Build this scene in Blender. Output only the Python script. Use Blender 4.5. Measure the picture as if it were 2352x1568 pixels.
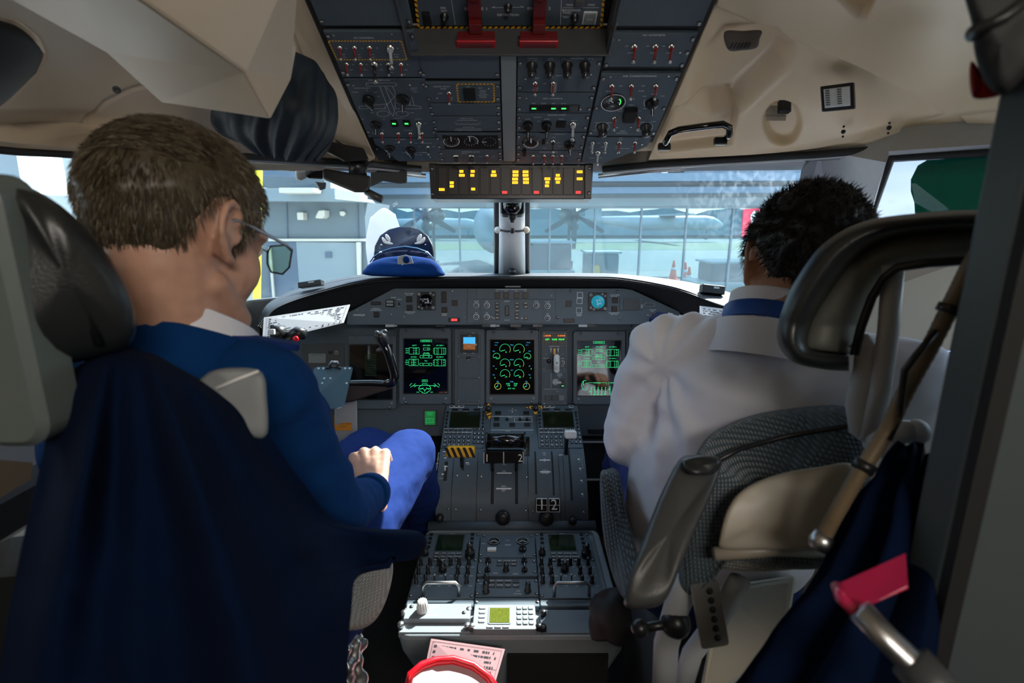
import bpy, math, random
from mathutils import Vector, Matrix, noise
random.seed(7)
S = bpy.context.scene
for _o in list(bpy.data.objects): bpy.data.objects.remove(_o, do_unlink=True)
COL = S.collection
R = math.radians
# ------------------------------------------------------------------ camera, sky, sun, exposure
F = 1176.0; TH = R(13.0); CZ = 1.30
CAM = Vector((0, 0, CZ))
cd = bpy.data.cameras.new('camera'); cam = bpy.data.objects.new('camera', cd); COL.objects.link(cam)
cam.location = CAM; cam.rotation_euler = (R(90) - TH, 0, 0)
cd.sensor_width = 36; cd.lens = 18.0; cd.clip_start = 0.02; cd.clip_end = 600
cd.dof.use_dof = True; cd.dof.focus_distance = 1.75; cd.dof.aperture_fstop = 5.0
S.camera = cam
S.view_settings.view_transform = 'Standard'; S.view_settings.look = 'None'
S.view_settings.gamma = 1.0; S.view_settings.use_curve_mapping = False
S.view_settings.exposure = 0.52
W = bpy.data.worlds.new('sky'); S.world = W; W.use_nodes = True
_n = W.node_tree.nodes; _l = W.node_tree.links
_bg = _n['Background']
_sk = _n.new('ShaderNodeTexSky'); _sk.sky_type = 'NISHITA'; _sk.sun_disc = False
_sk.sun_elevation = R(46); _sk.sun_rotation = R(36); _sk.air_density = 1.2; _sk.dust_density = 1.5
_mx = _n.new('ShaderNodeMix'); _mx.data_type = 'RGBA'; _mx.inputs[0].default_value = 0.45
_mx.inputs[7].default_value = (6.2, 8.2, 10.0, 1)
_l.new(_sk.outputs[0], _mx.inputs[6]); _l.new(_mx.outputs[2], _bg.inputs[0])
_bg.inputs[1].default_value = 0.28
SUN_DIR = Vector((0.0225, 0.031, 0.0351)).normalized()      # towards the sun
_sd = bpy.data.lights.new('sun', 'SUN'); _sd.energy = 13.0; _sd.angle = R(0.53); _sd.color = (1.0, 0.95, 0.88)
sun = bpy.data.objects.new('sun', _sd); COL.objects.link(sun)
sun.rotation_euler = (-SUN_DIR).to_track_quat('-Z', 'Y').to_euler(); sun.location = (3, 6, 8)
def area(name, loc, to, sx, sy, e, colr):
    d = bpy.data.lights.new(name, 'AREA'); d.shape = 'RECTANGLE'; d.size = sx; d.size_y = sy; d.energy = e; d.color = colr
    o = bpy.data.objects.new(name, d); COL.objects.link(o); o.location = loc
    o.rotation_euler = (Vector(to) - Vector(loc)).to_track_quat('-Z', 'Y').to_euler(); return o
# fill lamp added behind the camera, standing in for cabin and doorway light
area('cabin_fill', (0.45, -0.9, 1.92), (0.15, 1.0, 1.3), 0.7, 0.5, 16, (1.0, 0.93, 0.84))

# ------------------------------------------------------------------ pixel <-> place
CT, ST = math.cos(TH), math.sin(TH)
def ray(u, v):
    a = (u - 1176) / F; b = (784 - v) / F
    return Vector((a, CT + b * ST, -ST + b * CT))
def at(u, v, d): return CAM + ray(u, v) * d            # d = depth along the view axis
def aty(u, v, y): r = ray(u, v); return CAM + r * (y / r.y)
def atz(u, v, z): r = ray(u, v); return CAM + r * ((z - CZ) / r.z)
class Plane:
    def __init__(s, o, r, up):
        s.o = Vector(o); s.r = Vector(r).normalized(); s.u = Vector(up).normalized(); s.n = s.r.cross(s.u)
        s.M = Matrix(((s.r.x, s.u.x, s.n.x, s.o.x), (s.r.y, s.u.y, s.n.y, s.o.y), (s.r.z, s.u.z, s.n.z, s.o.z), (0, 0, 0, 1)))
    def px(s, u, v):
        d = ray(u, v); t = (s.o - CAM).dot(s.n) / d.dot(s.n); p = CAM + d * t - s.o
        return p.dot(s.r), p.dot(s.u)

# ------------------------------------------------------------------ mesh builder
def rrpts(w, h, r, n=4):
    r = min(r, w / 2 - 1e-6, h / 2 - 1e-6); out = []
    for cx, cy, a0 in ((w/2-r, h/2-r, 0), (-w/2+r, h/2-r, 90), (-w/2+r, -h/2+r, 180), (w/2-r, -h/2+r, 270)):
        for i in range(n + 1):
            a = R(a0 + 90 * i / n); out.append((cx + r * math.cos(a), cy + r * math.sin(a)))
    return out
def inset(poly, d):
    n = len(poly); out = []
    A = sum(poly[i][0]*poly[(i+1)%n][1]-poly[(i+1)%n][0]*poly[i][1] for i in range(n))
    sg = 1 if A > 0 else -1
    for i in range(n):
        p, q, w = Vector(poly[i-1][:2]), Vector(poly[i][:2]), Vector(poly[(i+1)%n][:2])
        e1 = (q-p); e2 = (w-q)
        if e1.length < 1e-9: e1 = e2
        if e2.length < 1e-9: e2 = e1
        e1 = e1.normalized(); e2 = e2.normalized()
        n1 = Vector((-e1.y, e1.x)) * sg; n2 = Vector((-e2.y, e2.x)) * sg
        m = (n1 + n2); L = m.length
        m = n1 if L < 1e-6 else m / L
        out.append(tuple(q + m * (d / max(0.5, m.dot(n1)))))
    return out
TXT = {}
def text_data(s):
    if s not in TXT:
        c = bpy.data.curves.new('t', 'FONT'); c.body = s; c.size = 1; c.align_x = 'CENTER'; c.align_y = 'CENTER'; c.resolution_u = 2
        o = bpy.data.objects.new('t', c); me = bpy.data.meshes.new_from_object(o)
        TXT[s] = ([v.co.copy() for v in me.vertices], [tuple(p.vertices) for p in me.polygons])
        bpy.data.objects.remove(o); bpy.data.curves.remove(c); bpy.data.meshes.remove(me)
    return TXT[s]
class MB:
    def __init__(s): s.v = []; s.f = []; s.m = []; s.s = []
    def add(s, vs, fs, mi=0, sm=False, M=None):
        b = len(s.v)
        s.v += [M @ Vector(p) for p in vs] if M else [Vector(p) for p in vs]
        s.f += [tuple(i + b for i in f) for f in fs]; s.m += [mi] * len(fs); s.s += [sm] * len(fs); return s
    def box(s, c, z, mi=0, M=None):
        x, y, w = [k / 2 for k in z]; c = Vector(c)
        vs = [c + Vector((a*x, b*y, d*w)) for a in (-1, 1) for b in (-1, 1) for d in (-1, 1)]
        return s.add(vs, [(0,1,3,2),(4,6,7,5),(0,4,5,1),(2,3,7,6),(0,2,6,4),(1,5,7,3)], mi, False, M)
    def prism(s, poly, z0, z1, ch=0, mi=0, M=None, sm=False):
        n = len(poly)
        A = sum(poly[i][0]*poly[(i+1)%n][1]-poly[(i+1)%n][0]*poly[i][1] for i in range(n))
        if A < 0: poly = poly[::-1]
        rows = [[(p[0], p[1], z0) for p in poly]]
        if ch: rows += [[(p[0], p[1], z1 - ch) for p in poly], [(p[0], p[1], z1) for p in inset(poly, ch)]]
        else: rows += [[(p[0], p[1], z1) for p in poly]]
        return s.loft(rows, mi, sm, M)
    def rr(s, cx, cy, w, h, r, z0, z1, ch=0, mi=0, M=None, n=3):
        return s.prism([(cx + a, cy + b) for a, b in rrpts(w, h, r, n)], z0, z1, ch, mi, M)
    def loft(s, rows, mi=0, sm=True, M=None, cap=True, wrap=True):
        n = len(rows[0]); vs = [p for r in rows for p in r]; fs = []
        for i in range(len(rows) - 1):
            for j in range(n if wrap else n - 1):
                k = (j + 1) % n; fs.append((i*n+j, i*n+k, (i+1)*n+k, (i+1)*n+j))
        if cap and wrap: fs += [tuple(range(n))[::-1], tuple((len(rows)-1)*n + j for j in range(n))]
        return s.add(vs, fs, mi, sm, M)
    def lathe(s, prof, c=(0, 0, 0), n=16, mi=0, M=None, sm=True, ax=None):
        T = Matrix.Translation(c)
        if ax is not None: T = T @ Vector(ax).to_track_quat('Z', 'Y').to_matrix().to_4x4()
        rows = [[T @ Vector((r * math.cos(2*math.pi*j/n), r * math.sin(2*math.pi*j/n), z)) for j in range(n)] for r, z in prof]
        return s.loft(rows, mi, sm, M)
    def tube(s, pts, r, n=8, mi=0, M=None, closed=False, flat=None, sm=True):
        pts = [Vector(p) for p in pts]; m = len(pts); rr = r if isinstance(r, (list, tuple)) else [r] * m
        rows = []; up = None
        for i, p in enumerate(pts):
            a = pts[(i-1) % m] if (closed or i) else p; b = pts[(i+1) % m] if (closed or i < m-1) else p
            t = (b - a).normalized()
            if up is None: up = Vector((0, 0, 1)) if abs(t.z) < 0.9 else Vector((1, 0, 0))
            x = up.cross(t).normalized(); y = t.cross(x).normalized(); up = y
            fy = flat if flat else 1
            rows.append([p + (x * math.cos(2*math.pi*j/n) + y * math.sin(2*math.pi*j/n) * fy) * rr[i] for j in range(n)])
        if closed: rows.append(rows[0])
        return s.loft(rows, mi, sm, M, cap=not closed)
    def ell(s, c, r, mi=0, M=None, n=16, m=10, rot=None):
        rx, ry, rz = (r, r, r) if isinstance(r, (int, float)) else r
        T = Matrix.Translation(c) @ (rot.to_matrix().to_4x4() if rot else Matrix())
        rows = []
        for i in range(m + 1):
            a = -math.pi/2 + math.pi * i / m; q = max(1e-4, math.cos(a))
            rows.append([T @ Vector((rx*q*math.cos(2*math.pi*j/n), ry*q*math.sin(2*math.pi*j/n), rz*math.sin(a))) for j in range(n)])
        return s.loft(rows, mi, True, M)
    def cap(s, p0, p1, r0, r1=None, n=14, mi=0):                  # tapered capsule, for bodies
        p0, p1 = Vector(p0), Vector(p1); r1 = r0 if r1 is None else r1
        ax = (p1 - p0); L = ax.length
        q = ax.to_track_quat('Z', 'Y').to_matrix().to_4x4() if L > 1e-6 else Matrix()
        T = Matrix.Translation(p0) @ q; rows = []
        for i in range(6):
            a = -math.pi/2 * (1 - i/5); rows.append((r0*max(1e-3, math.cos(a)), r0*math.sin(a)))
        for i in range(6):
            a = math.pi/2 * i/5; rows.append((r1*max(1e-3, math.cos(a)), L + r1*math.sin(a)))
        return s.loft([[T @ Vector((r*math.cos(2*math.pi*j/n), r*math.sin(2*math.pi*j/n), z)) for j in range(n)] for r, z in rows], mi)
    def line(s, a, b, w, z=0.0004, mi=0, M=None):
        a = Vector(a[:2]); b = Vector(b[:2]); d = (b - a)
        if d.length < 1e-9: return s
        d = d.normalized(); n = Vector((-d.y, d.x)) * w / 2
        return s.add([(*(a-n), z), (*(b-n), z), (*(b+n), z), (*(a+n), z)], [(0, 1, 2, 3)], mi, False, M)
    def pline(s, pts, w, z=0.0004, mi=0, closed=False, M=None):
        for i in range(len(pts) if closed else len(pts) - 1): s.line(pts[i], pts[(i+1) % len(pts)], w, z, mi, M)
        return s
    def arc(s, c, r, a0, a1, w, z=0.0004, mi=0, n=16, ry=None, M=None):
        ry = ry or r
        return s.pline([(c[0] + r*math.cos(R(a0+(a1-a0)*i/n)), c[1] + ry*math.sin(R(a0+(a1-a0)*i/n))) for i in range(n+1)], w, z, mi, False, M)
    def flat(s, poly, z=0.0004, mi=0, M=None):
        n = len(poly); A = sum(poly[i][0]*poly[(i+1)%n][1]-poly[(i+1)%n][0]*poly[i][1] for i in range(n))
        if A < 0: poly = poly[::-1]
        return s.add([(p[0], p[1], z) for p in poly], [tuple(range(n))], mi, False, M)
    def text(s, t, x, y, h, z=0.0005, mi=0, sx=1.0, rot=0, M=None):
        vs, fs = text_data(t); k = h / 0.72; c, q = math.cos(rot), math.sin(rot)
        return s.add([(x + (p.x*sx*c - p.y*q)*k, y + (p.x*sx*q + p.y*c)*k, z) for p in vs], fs, mi, False, M)
    def merge(s, o, mi=None, M=None):
        b = len(s.v); s.v += [M @ p for p in o.v] if M else [p.copy() for p in o.v]
        s.f += [tuple(i+b for i in f) for f in o.f]; s.m += [mi if mi is not None else k for k in o.m]; s.s += o.s; return s
    def mesh(s, name, mats, X=None):
        me = bpy.data.meshes.new(name)
        me.from_pydata([tuple(X @ p) if X else tuple(p) for p in s.v], [], s.f)
        for m in (mats if isinstance(mats, (list, tuple)) else [mats]): me.materials.append(m)
        me.polygons.foreach_set('material_index', s.m); me.polygons.foreach_set('use_smooth', s.s)
        me.update(); return me
WM = {}
def tag(o, label=None, cat=None, group=None, kind=None):
    if label: o['label'] = label
    if cat: o['category'] = cat
    if group: o['group'] = group
    if kind: o['kind'] = kind
    return o
def thing(name, label, cat, M=None, group=None):
    o = bpy.data.objects.new(name, None); COL.objects.link(o); o.empty_display_size = 0.02
    M = M if isinstance(M, Matrix) else Matrix.Translation(M or (0, 0, 0))
    o.matrix_basis = M; WM[o.name] = M.copy(); return tag(o, label, cat, group)
def part(name, mb, mats, parent=None, world=False, bev=0, label=None, kind=None, sub=0):
    X = WM[parent.name].inverted() if (parent and world) else None
    me = mb if isinstance(mb, bpy.types.Mesh) else mb.mesh(name, mats, X)
    o = bpy.data.objects.new(name, me); COL.objects.link(o)
    if parent: o.parent = parent; WM[o.name] = WM[parent.name].copy()
    else: WM[o.name] = Matrix()
    if bev:
        b = o.modifiers.new('bevel', 'BEVEL'); b.width = bev; b.segments = 2; b.limit_method = 'ANGLE'; b.angle_limit = R(40)
    if sub:
        b = o.modifiers.new('sub', 'SUBSURF'); b.levels = sub; b.render_levels = sub
    return tag(o, label=label, kind=kind)
def single(name, mb, mats, label, cat, group=None, bev=0, sub=0, kind=None):
    vs = mb.v; n = len(vs); c = Vector((sum(p.x for p in vs)/n, sum(p.y for p in vs)/n, min(p.z for p in vs)))
    me = mb.mesh(name, mats, Matrix.Translation(-c))
    o = bpy.data.objects.new(name, me); COL.objects.link(o); o.location = c; WM[o.name] = Matrix.Translation(c)
    if bev:
        b = o.modifiers.new('bevel', 'BEVEL'); b.width = bev; b.segments = 2; b.limit_method = 'ANGLE'; b.angle_limit = R(40)
    if sub:
        b = o.modifiers.new('sub', 'SUBSURF'); b.levels = sub; b.render_levels = sub
    return tag(o, label, cat, group, kind)
def struct(name, mb, mats, **k): return single(name, mb, mats, None, None, kind='structure', **k)
# smooth interpolation of a grid of control points
def cr(p, t):
    n = len(p) - 1; x = min(max(t, 0), 1) * n; i = min(int(x), n - 1); f = x - i
    P = lambda k: p[min(max(k, 0), n)]
    a = P(i-1) if i > 0 else P(0)*2 - P(1); d = P(i+2) if i + 2 <= n else P(n)*2 - P(n-1)
    b, c = P(i), P(i+1)
    return 0.5 * ((2*b) + (c-a)*f + (2*a-5*b+4*c-d)*f*f + (3*b-a-3*c+d)*f**3)
def surf(rows, nu=40, nv=30, fn=None, mi=0, pix=True):
    g = [[(at(*q) if pix else Vector(q)) for q in r] for r in rows]
    M = MB(); vs = []
    for i in range(nv + 1):
        tv = i / nv; col = [cr([cr(r, j / nu) for r in g], tv) for j in range(nu + 1)]
        vs.append(col)
    if fn:
        out = []
        for i in range(nv + 1):
            row = []
            for j in range(nu + 1):
                a = vs[i][min(j+1, nu)] - vs[i][max(j-1, 0)]; b = vs[min(i+1, nv)][j] - vs[max(i-1, 0)][j]
                nn = a.cross(b); nn = nn.normalized() if nn.length > 1e-12 else Vector((0, -1, 0))
                h = fn(j / nu, i / nv, vs[i][j]); row.append(vs[i][j] + (h if isinstance(h, Vector) else nn * h))
            out.append(row)
        vs = out
    M.loft(vs, mi, True, cap=False, wrap=False); return M
def solid(o, t, off=0):
    m = o.modifiers.new('solid', 'SOLIDIFY'); m.thickness = t; m.offset = off; return o
def fbm(p, s, o=4): return noise.fractal(Vector(p) * s, 1.0, 2.0, o)
def proj(p):
    q = p - CAM; d = q.y*CT - q.z*ST; w = q.y*ST + q.z*CT
    return 1176 + q.x/d*F, 784 - w/d*F

# ------------------------------------------------------------------ materials (all procedural)
def mat(name, c, rough=0.5, metal=0, var=0.06, scale=40, bump=0.0, bs=None, spec=0.5, emit=None, es=0, coat=0, sheen=0, trans=0, dist=0.002, stretch=None):
    m = bpy.data.materials.new(name); m.use_nodes = True; nt = m.node_tree; N = nt.nodes; L = nt.links
    p = N['Principled BSDF']; c4 = (*c, 1)
    p.inputs['Roughness'].default_value = rough; p.inputs['Metallic'].default_value = metal
    p.inputs['Specular IOR Level'].default_value = spec
    p.inputs['Coat Weight'].default_value = coat; p.inputs['Sheen Weight'].default_value = sheen
    tc = N.new('ShaderNodeTexCoord'); nz = N.new('ShaderNodeTexNoise'); nz.inputs['Scale'].default_value = scale; nz.inputs['Detail'].default_value = 4
    src = tc.outputs['Object']
    if stretch:
        mp = N.new('ShaderNodeMapping'); mp.inputs['Scale'].default_value = stretch; L.new(src, mp.inputs[0]); src = mp.outputs[0]
    L.new(src, nz.inputs['Vector'])
    mx = N.new('ShaderNodeMix'); mx.data_type = 'RGBA'
    mx.inputs[6].default_value = (*[k * (1 - var) for k in c], 1); mx.inputs[7].default_value = (*[min(1, k * (1 + var)) for k in c], 1)
    L.new(nz.outputs[0], mx.inputs[0]); L.new(mx.outputs[2], p.inputs['Base Color'])
    if bump:
        b = N.new('ShaderNodeBump'); b.inputs['Strength'].default_value = bump; b.inputs['Distance'].default_value = dist
        n2 = N.new('ShaderNodeTexNoise'); n2.inputs['Scale'].default_value = bs or scale * 8; n2.inputs['Detail'].default_value = 3
        L.new(src, n2.inputs['Vector']); L.new(n2.outputs[0], b.inputs['Height']); L.new(b.outputs[0], p.inputs['Normal'])
    if emit: p.inputs['Emission Color'].default_value = (*emit, 1); p.inputs['Emission Strength'].default_value = es
    if trans: p.inputs['Transmission Weight'].default_value = trans
    return m
m_panel = mat('panel_grey', (0.070, 0.098, 0.122), 0.55, var=0.10, scale=60, bump=0.25, bs=1800, dist=0.0003)
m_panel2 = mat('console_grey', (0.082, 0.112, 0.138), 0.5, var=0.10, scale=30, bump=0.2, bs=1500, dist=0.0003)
m_strip = mat('strip_grey', (0.22, 0.25, 0.26), 0.5, var=0.05)
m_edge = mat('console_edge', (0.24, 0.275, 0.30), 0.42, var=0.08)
m_black = mat('black_plastic', (0.012, 0.013, 0.015), 0.35, var=0.2)
m_blackm = mat('black_matt', (0.010, 0.011, 0.012), 0.7, var=0.2)
m_gshield = mat('black_leatherette', (0.014, 0.015, 0.018), 0.55, var=0.2, bump=0.4, bs=700, dist=0.0006)
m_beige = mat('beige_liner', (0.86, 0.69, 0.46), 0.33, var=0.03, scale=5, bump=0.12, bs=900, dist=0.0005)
m_beige_shade = mat('beige_liner_shade', (0.62, 0.515, 0.385), 0.42, var=0.04, scale=5, bump=0.12, bs=900, dist=0.0005)  # darker copy of the liner beige, the left side's weaker light in its colour
m_white = mat('white_paint', (0.80, 0.81, 0.82), 0.4, var=0.04)
m_lgrey = mat('light_grey_frame', (0.42, 0.44, 0.46), 0.45, var=0.05)
m_legend = mat('white_legend', (0.86, 0.90, 0.92), 0.5, var=0.02)
m_metal = mat('chrome', (0.75, 0.75, 0.72), 0.22, 1, var=0.05)
m_steel = mat('brushed_steel', (0.50, 0.51, 0.52), 0.35, 1, var=0.1)
m_redb = mat('red_boot', (0.24, 0.012, 0.010), 0.45)
m_redh = mat('red_handle', (0.42, 0.012, 0.02), 0.3)
m_red = mat('red_plastic', (0.75, 0.008, 0.02), 0.3)
m_yel = mat('hazard_yellow', (0.85, 0.42, 0.01), 0.45, var=0.08)
m_screen = mat('screen_glass', (0.003, 0.003, 0.005), 0.06, var=0.1, coat=0.3)
m_green = mat('green_symbols', (0.01, 0.2, 0.05), 0.5, emit=(0.04, 0.85, 0.28), es=0.75)
m_greenb = mat('green_lamp', (0.01, 0.2, 0.02), 0.5, emit=(0.05, 1.0, 0.12), es=1.6)
m_cyan = mat('cyan_symbols', (0.01, 0.1, 0.2), 0.5, emit=(0.05, 0.45, 0.8), es=0.7)
m_amber = mat('amber_lamp', (0.3, 0.1, 0.0), 0.5, emit=(1.0, 0.36, 0.01), es=2.0)
m_redl = mat('red_lamp', (0.3, 0.01, 0.0), 0.5, emit=(1.0, 0.03, 0.03), es=2.0)
m_wht = mat('white_plastic', (0.80, 0.80, 0.78), 0.35, var=0.02)
m_capk = mat('caution_face', (0.020, 0.014, 0.014), 0.4, var=0.1)
# ------------------------------------------------------------------ cockpit shell
def Z(p): return Vector((p[0], p[1], p[2] + CZ))
def mir(ps): return [Vector((-p[0], p[1], p[2])) for p in ps]
def strip(A, B, mi=0, sm=False, mb=None):
    mb = mb or MB(); n = len(A)
    mb.add(list(A) + list(B), [(i, i+1, n+i+1, n+i) for i in range(n-1)], mi, sm); return mb
def glass(name, tint, dirt, dcol, streak=False, haze=0.0):
    m = bpy.data.materials.new(name); m.use_nodes = True; nt = m.node_tree; N = nt.nodes; L = nt.links
    for x in list(N): N.remove(x)
    out = N.new('ShaderNodeOutputMaterial'); tr = N.new('ShaderNodeBsdfTransparent'); tr.inputs[0].default_value = (*tint, 1)
    gl = N.new('ShaderNodeBsdfGlossy'); gl.inputs['Roughness'].default_value = 0.02
    m1 = N.new('ShaderNodeMixShader'); m1.inputs[0].default_value = 0.035
    L.new(tr.outputs[0], m1.inputs[1]); L.new(gl.outputs[0], m1.inputs[2])
    df = N.new('ShaderNodeBsdfDiffuse'); df.inputs[0].default_value = (*dcol, 1)
    tl = N.new('ShaderNodeBsdfTranslucent'); tl.inputs[0].default_value = (*dcol, 1)
    ad = N.new('ShaderNodeMixShader'); ad.inputs[0].default_value = 0.6; L.new(df.outputs[0], ad.inputs[1]); L.new(tl.outputs[0], ad.inputs[2])
    tc = N.new('ShaderNodeTexCoord'); mp = N.new('ShaderNodeMapping'); L.new(tc.outputs['Object'], mp.inputs[0])
    n1 = N.new('ShaderNodeTexNoise'); n1.inputs['Scale'].default_value = 3.0; n1.inputs['Detail'].default_value = 5
    L.new(tc.outputs['Object'], n1.inputs[0])
    n2 = N.new('ShaderNodeTexVoronoi'); n2.inputs['Scale'].default_value = 38
    L.new(tc.outputs['Object'], n2.inputs['Vector'])
    r1 = N.new('ShaderNodeMapRange'); r1.inputs[1].default_value = 0.50; r1.inputs[2].default_value = 0.72; L.new(n1.outputs[0], r1.inputs[0])
    r2 = N.new('ShaderNodeMapRange'); r2.inputs[1].default_value = 0.30; r2.inputs[2].default_value = 0.42; L.new(n2.outputs['Distance'], r2.inputs[0])
    ml = N.new('ShaderNodeMath'); ml.operation = 'MULTIPLY'; L.new(r1.outputs[0], ml.inputs[0]); L.new(r2.outputs[0], ml.inputs[1])
    fac = ml.outputs[0]
    if streak:                                       # dried water runs below the upper edge
        mp.inputs['Scale'].default_value = (70, 70, 5)
        n3 = N.new('ShaderNodeTexNoise'); n3.inputs['Scale'].default_value = 1.0; L.new(mp.outputs[0], n3.inputs[0])
        r3 = N.new('ShaderNodeMapRange'); r3.inputs[1].default_value = 0.5; r3.inputs[2].default_value = 0.62; L.new(n3.outputs[0], r3.inputs[0])
        sp = N.new('ShaderNodeSeparateXYZ'); L.new(tc.outputs['Object'], sp.inputs[0])
        hz = N.new('ShaderNodeMapRange'); hz.inputs[1].default_value = 0.16; hz.inputs[2].default_value = 0.36; L.new(sp.outputs[2], hz.inputs[0])
        m3 = N.new('ShaderNodeMath'); m3.operation = 'MULTIPLY'; L.new(r3.outputs[0], m3.inputs[0]); xr = N.new('ShaderNodeMapRange'); xr.inputs[1].default_value = .0; xr.inputs[2].default_value = .16; L.new(sp.outputs[0], xr.inputs[0]); mm = N.new('ShaderNodeMath'); mm.operation = 'MULTIPLY'; L.new(hz.outputs[0], mm.inputs[0]); L.new(xr.outputs[0], mm.inputs[1]); L.new(mm.outputs[0], m3.inputs[1])
        m4 = N.new('ShaderNodeMath'); m4.operation = 'ADD'; L.new(fac, m4.inputs[0]); L.new(m3.outputs[0], m4.inputs[1]); fac = m4.outputs[0]
    sc = N.new('ShaderNodeMath'); sc.operation = 'MULTIPLY_ADD'; sc.inputs[1].default_value = dirt; sc.inputs[2].default_value = haze; sc.use_clamp = True; L.new(fac, sc.inputs[0])
    m2 = N.new('ShaderNodeMixShader'); L.new(sc.outputs[0], m2.inputs[0]); L.new(m1.outputs[0], m2.inputs[1]); L.new(ad.outputs[0], m2.inputs[2])
    L.new(m2.outputs[0], out.inputs[0]); return m
m_glassL = glass('windshield_glass', (0.93, 0.98, 1.0), 0.03, (0.8, 0.9, 1.0), haze=0.004)
m_glassR = glass('windshield_glass_streaked', (0.93, 0.98, 1.0), 0.035, (0.8, 0.9, 1.0), True, 0.006)
m_glassS = glass('side_window_glass', (0.95, 0.98, 1.0), 0.05, (0.9, 0.9, 0.9), haze=0.01)
m_carpet = mat('dark_carpet', (0.018, 0.019, 0.021), 0.95, var=0.3, scale=120, bump=0.6, bs=900)
m_wallb = mat('beige_wall', (0.50, 0.43, 0.33), 0.5, var=0.04, scale=6)
m_dgrey = mat('dark_grey_trim', (0.06, 0.065, 0.07), 0.45)

struct('floor', MB().box((0, -0.1, -0.01), (2.6, 4.8, 0.02)), m_carpet)
A = [(0.035, 1.595, .160), (0.70, 1.29, .135)]; B = [(0.035, 2.09, -.21), (0.92, 1.73, -.27)]
Cs = [(.76, 1.09, .13), (.89, .98, .13), (1.0, .72, .13), (1.04, .35, .13)]
D = [(.885, 1.31, -.03), (1.03, 1.10, -.05), (1.12, .78, -.06), (1.14, .35, -.06)]
T = [(0, 1.67, .18), (.40, 1.47, .18), (.745, 1.30, .18), (.80, 1.12, .18), (.92, 1.0, .18), (1.03, .72, .18), (1.07, .35, .18)]
for side, nm in ((1, 'right'), (-1, 'left')):
    f = (lambda ps: [Z(p) for p in ps]) if side > 0 else (lambda ps: mir([Z(p) for p in ps]))
    # windshield frame: header, corner pillar, side window frame
    mb = MB()
    strip(f([(0, 1.67, .18), (.40, 1.47, .18), (.745, 1.30, .18)]), f([(0, 1.60, .160), (.40, 1.43, .147), A[1]]), mb=mb)
    pil = f([A[1], (.745, 1.30, .18), (.80, 1.12, .18), Cs[0], D[0], (1.05, 1.62, -.25), (.955, 1.72, -.27), B[1]])
    # rounded upper corner of the windshield opening
    mb.add(pil, [(0, 1, 2, 3, 4, 5, 6, 7)] if side > 0 else [(7, 6, 5, 4, 3, 2, 1, 0)])
    strip(f([(.80, 1.12, .18), (.92, 1.0, .18), (1.03, .72, .18), (1.07, .35, .18)]), f(Cs), mb=mb)
    o = struct('trim_%d' % (1 if side > 0 else 2), mb, m_lgrey if side > 0 else m_beige_shade); solid(o, 0.03, 0)
    # lower walls
    mb = MB(); bot = [(1.05, 1.62, -1.3), (1.12, 1.25, -1.3), (1.16, .80, -1.3), (1.16, .35, -1.3), (1.16, -2.5, -1.3)]
    top = [(1.05, 1.62, -.25), D[0], D[2], D[3], (1.16, -2.5, -.06)]
    top = [(1.05, 1.62, -.25), (1.03, 1.10, -.05), D[2], D[3], (1.14, -2.5, -.06)]
    strip(f(top), f(bot), mb=mb)
    mb.add(f([D[0], (1.03, 1.10, -.05), (1.05, 1.62, -.25)]), [(0, 1, 2)])
    strip(f([(1.04, .35, .13), (1.04, -2.5, .13)]), f([D[3], (1.14, -2.5, -.06)]), mb=mb)
    strip(f([(1.07, .35, .18), (1.07, -2.5, .18)]), f([(1.04, .35, .13), (1.04, -2.5, .13)]), mb=mb)
    o = struct('wall_' + nm, mb, m_wallb); solid(o, 0.02, 0)
    # glass
    wl = [f([A[0], A[1], B[1], B[0]]), f([Cs[0], Cs[1], Cs[2], Cs[3], D[3], D[2], D[1], D[0]])]
    mb = MB().add(wl[0], [(0, 1, 2, 3)]); o = struct('window_%d' % (1 if side > 0 else 2), mb, m_glassR if side > 0 else m_glassL); solid(o, 0.004)
    mb = MB().add(wl[1], [(0, 1, 6, 7), (1, 2, 5, 6), (2, 3, 4, 5)]); o = struct('window_%d' % (3 if side > 0 else 4), mb, m_glassS); solid(o, 0.004)
    # dark rubber seal round the side window front edge
    mb = MB().tube(f([(.905, 1.345, -.04), (.763, 1.085, .128), (.89, .975, .125), (1.0, .715, .125)]), 0.007, 8)
    struct('trim_%d' % (3 if side > 0 else 4), mb, m_blackm)
    # front bulkhead under the windshield
    strip(f([(0, 2.10, -.20), (.955, 1.72, -.26), (1.05, 1.62, -.25)]), f([(0, 2.10, -1.3), (.955, 1.72, -1.3), (1.05, 1.62, -1.3)]), mb=(mb := MB()))
    o = struct('wall_front_' + nm, mb, m_dgrey); solid(o, 0.02)
# outer roof over cockpit and cabin
fr = [(0, 1.68, .19), (.40, 1.50, .19), (.76, 1.31, .19), (.93, 1.03, .19), (1.06, .72, .19), (1.09, .35, .19), (1.09, -2.5, .19)]
inn = [(0, 1.6, .42), (.35, 1.42, .42), (.62, 1.18, .44), (.72, .95, .47), (.78, .6, .5), (.8, .35, .52), (.8, -2.5, .55)]
ce = [(0, 1.4, .56), (0, 1.25, .6), (0, 1.05, .64), (0, .85, .67), (0, .6, .70), (0, .35, .72), (0, -2.5, .72)]
mb = MB()
for g in ((lambda p: p), mir):
    strip(g([Z(p) for p in fr]), g([Z(p) for p in inn]), mb=mb); strip(g([Z(p) for p in inn]), g([Z(p) for p in ce]), mb=mb)
o = struct('ceiling', mb, m_beige_shade); solid(o, 0.02)
struct('wall_back', MB().box((0, -2.5, 0.95), (2.5, 0.04, 2.3)), m_wallb)

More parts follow.
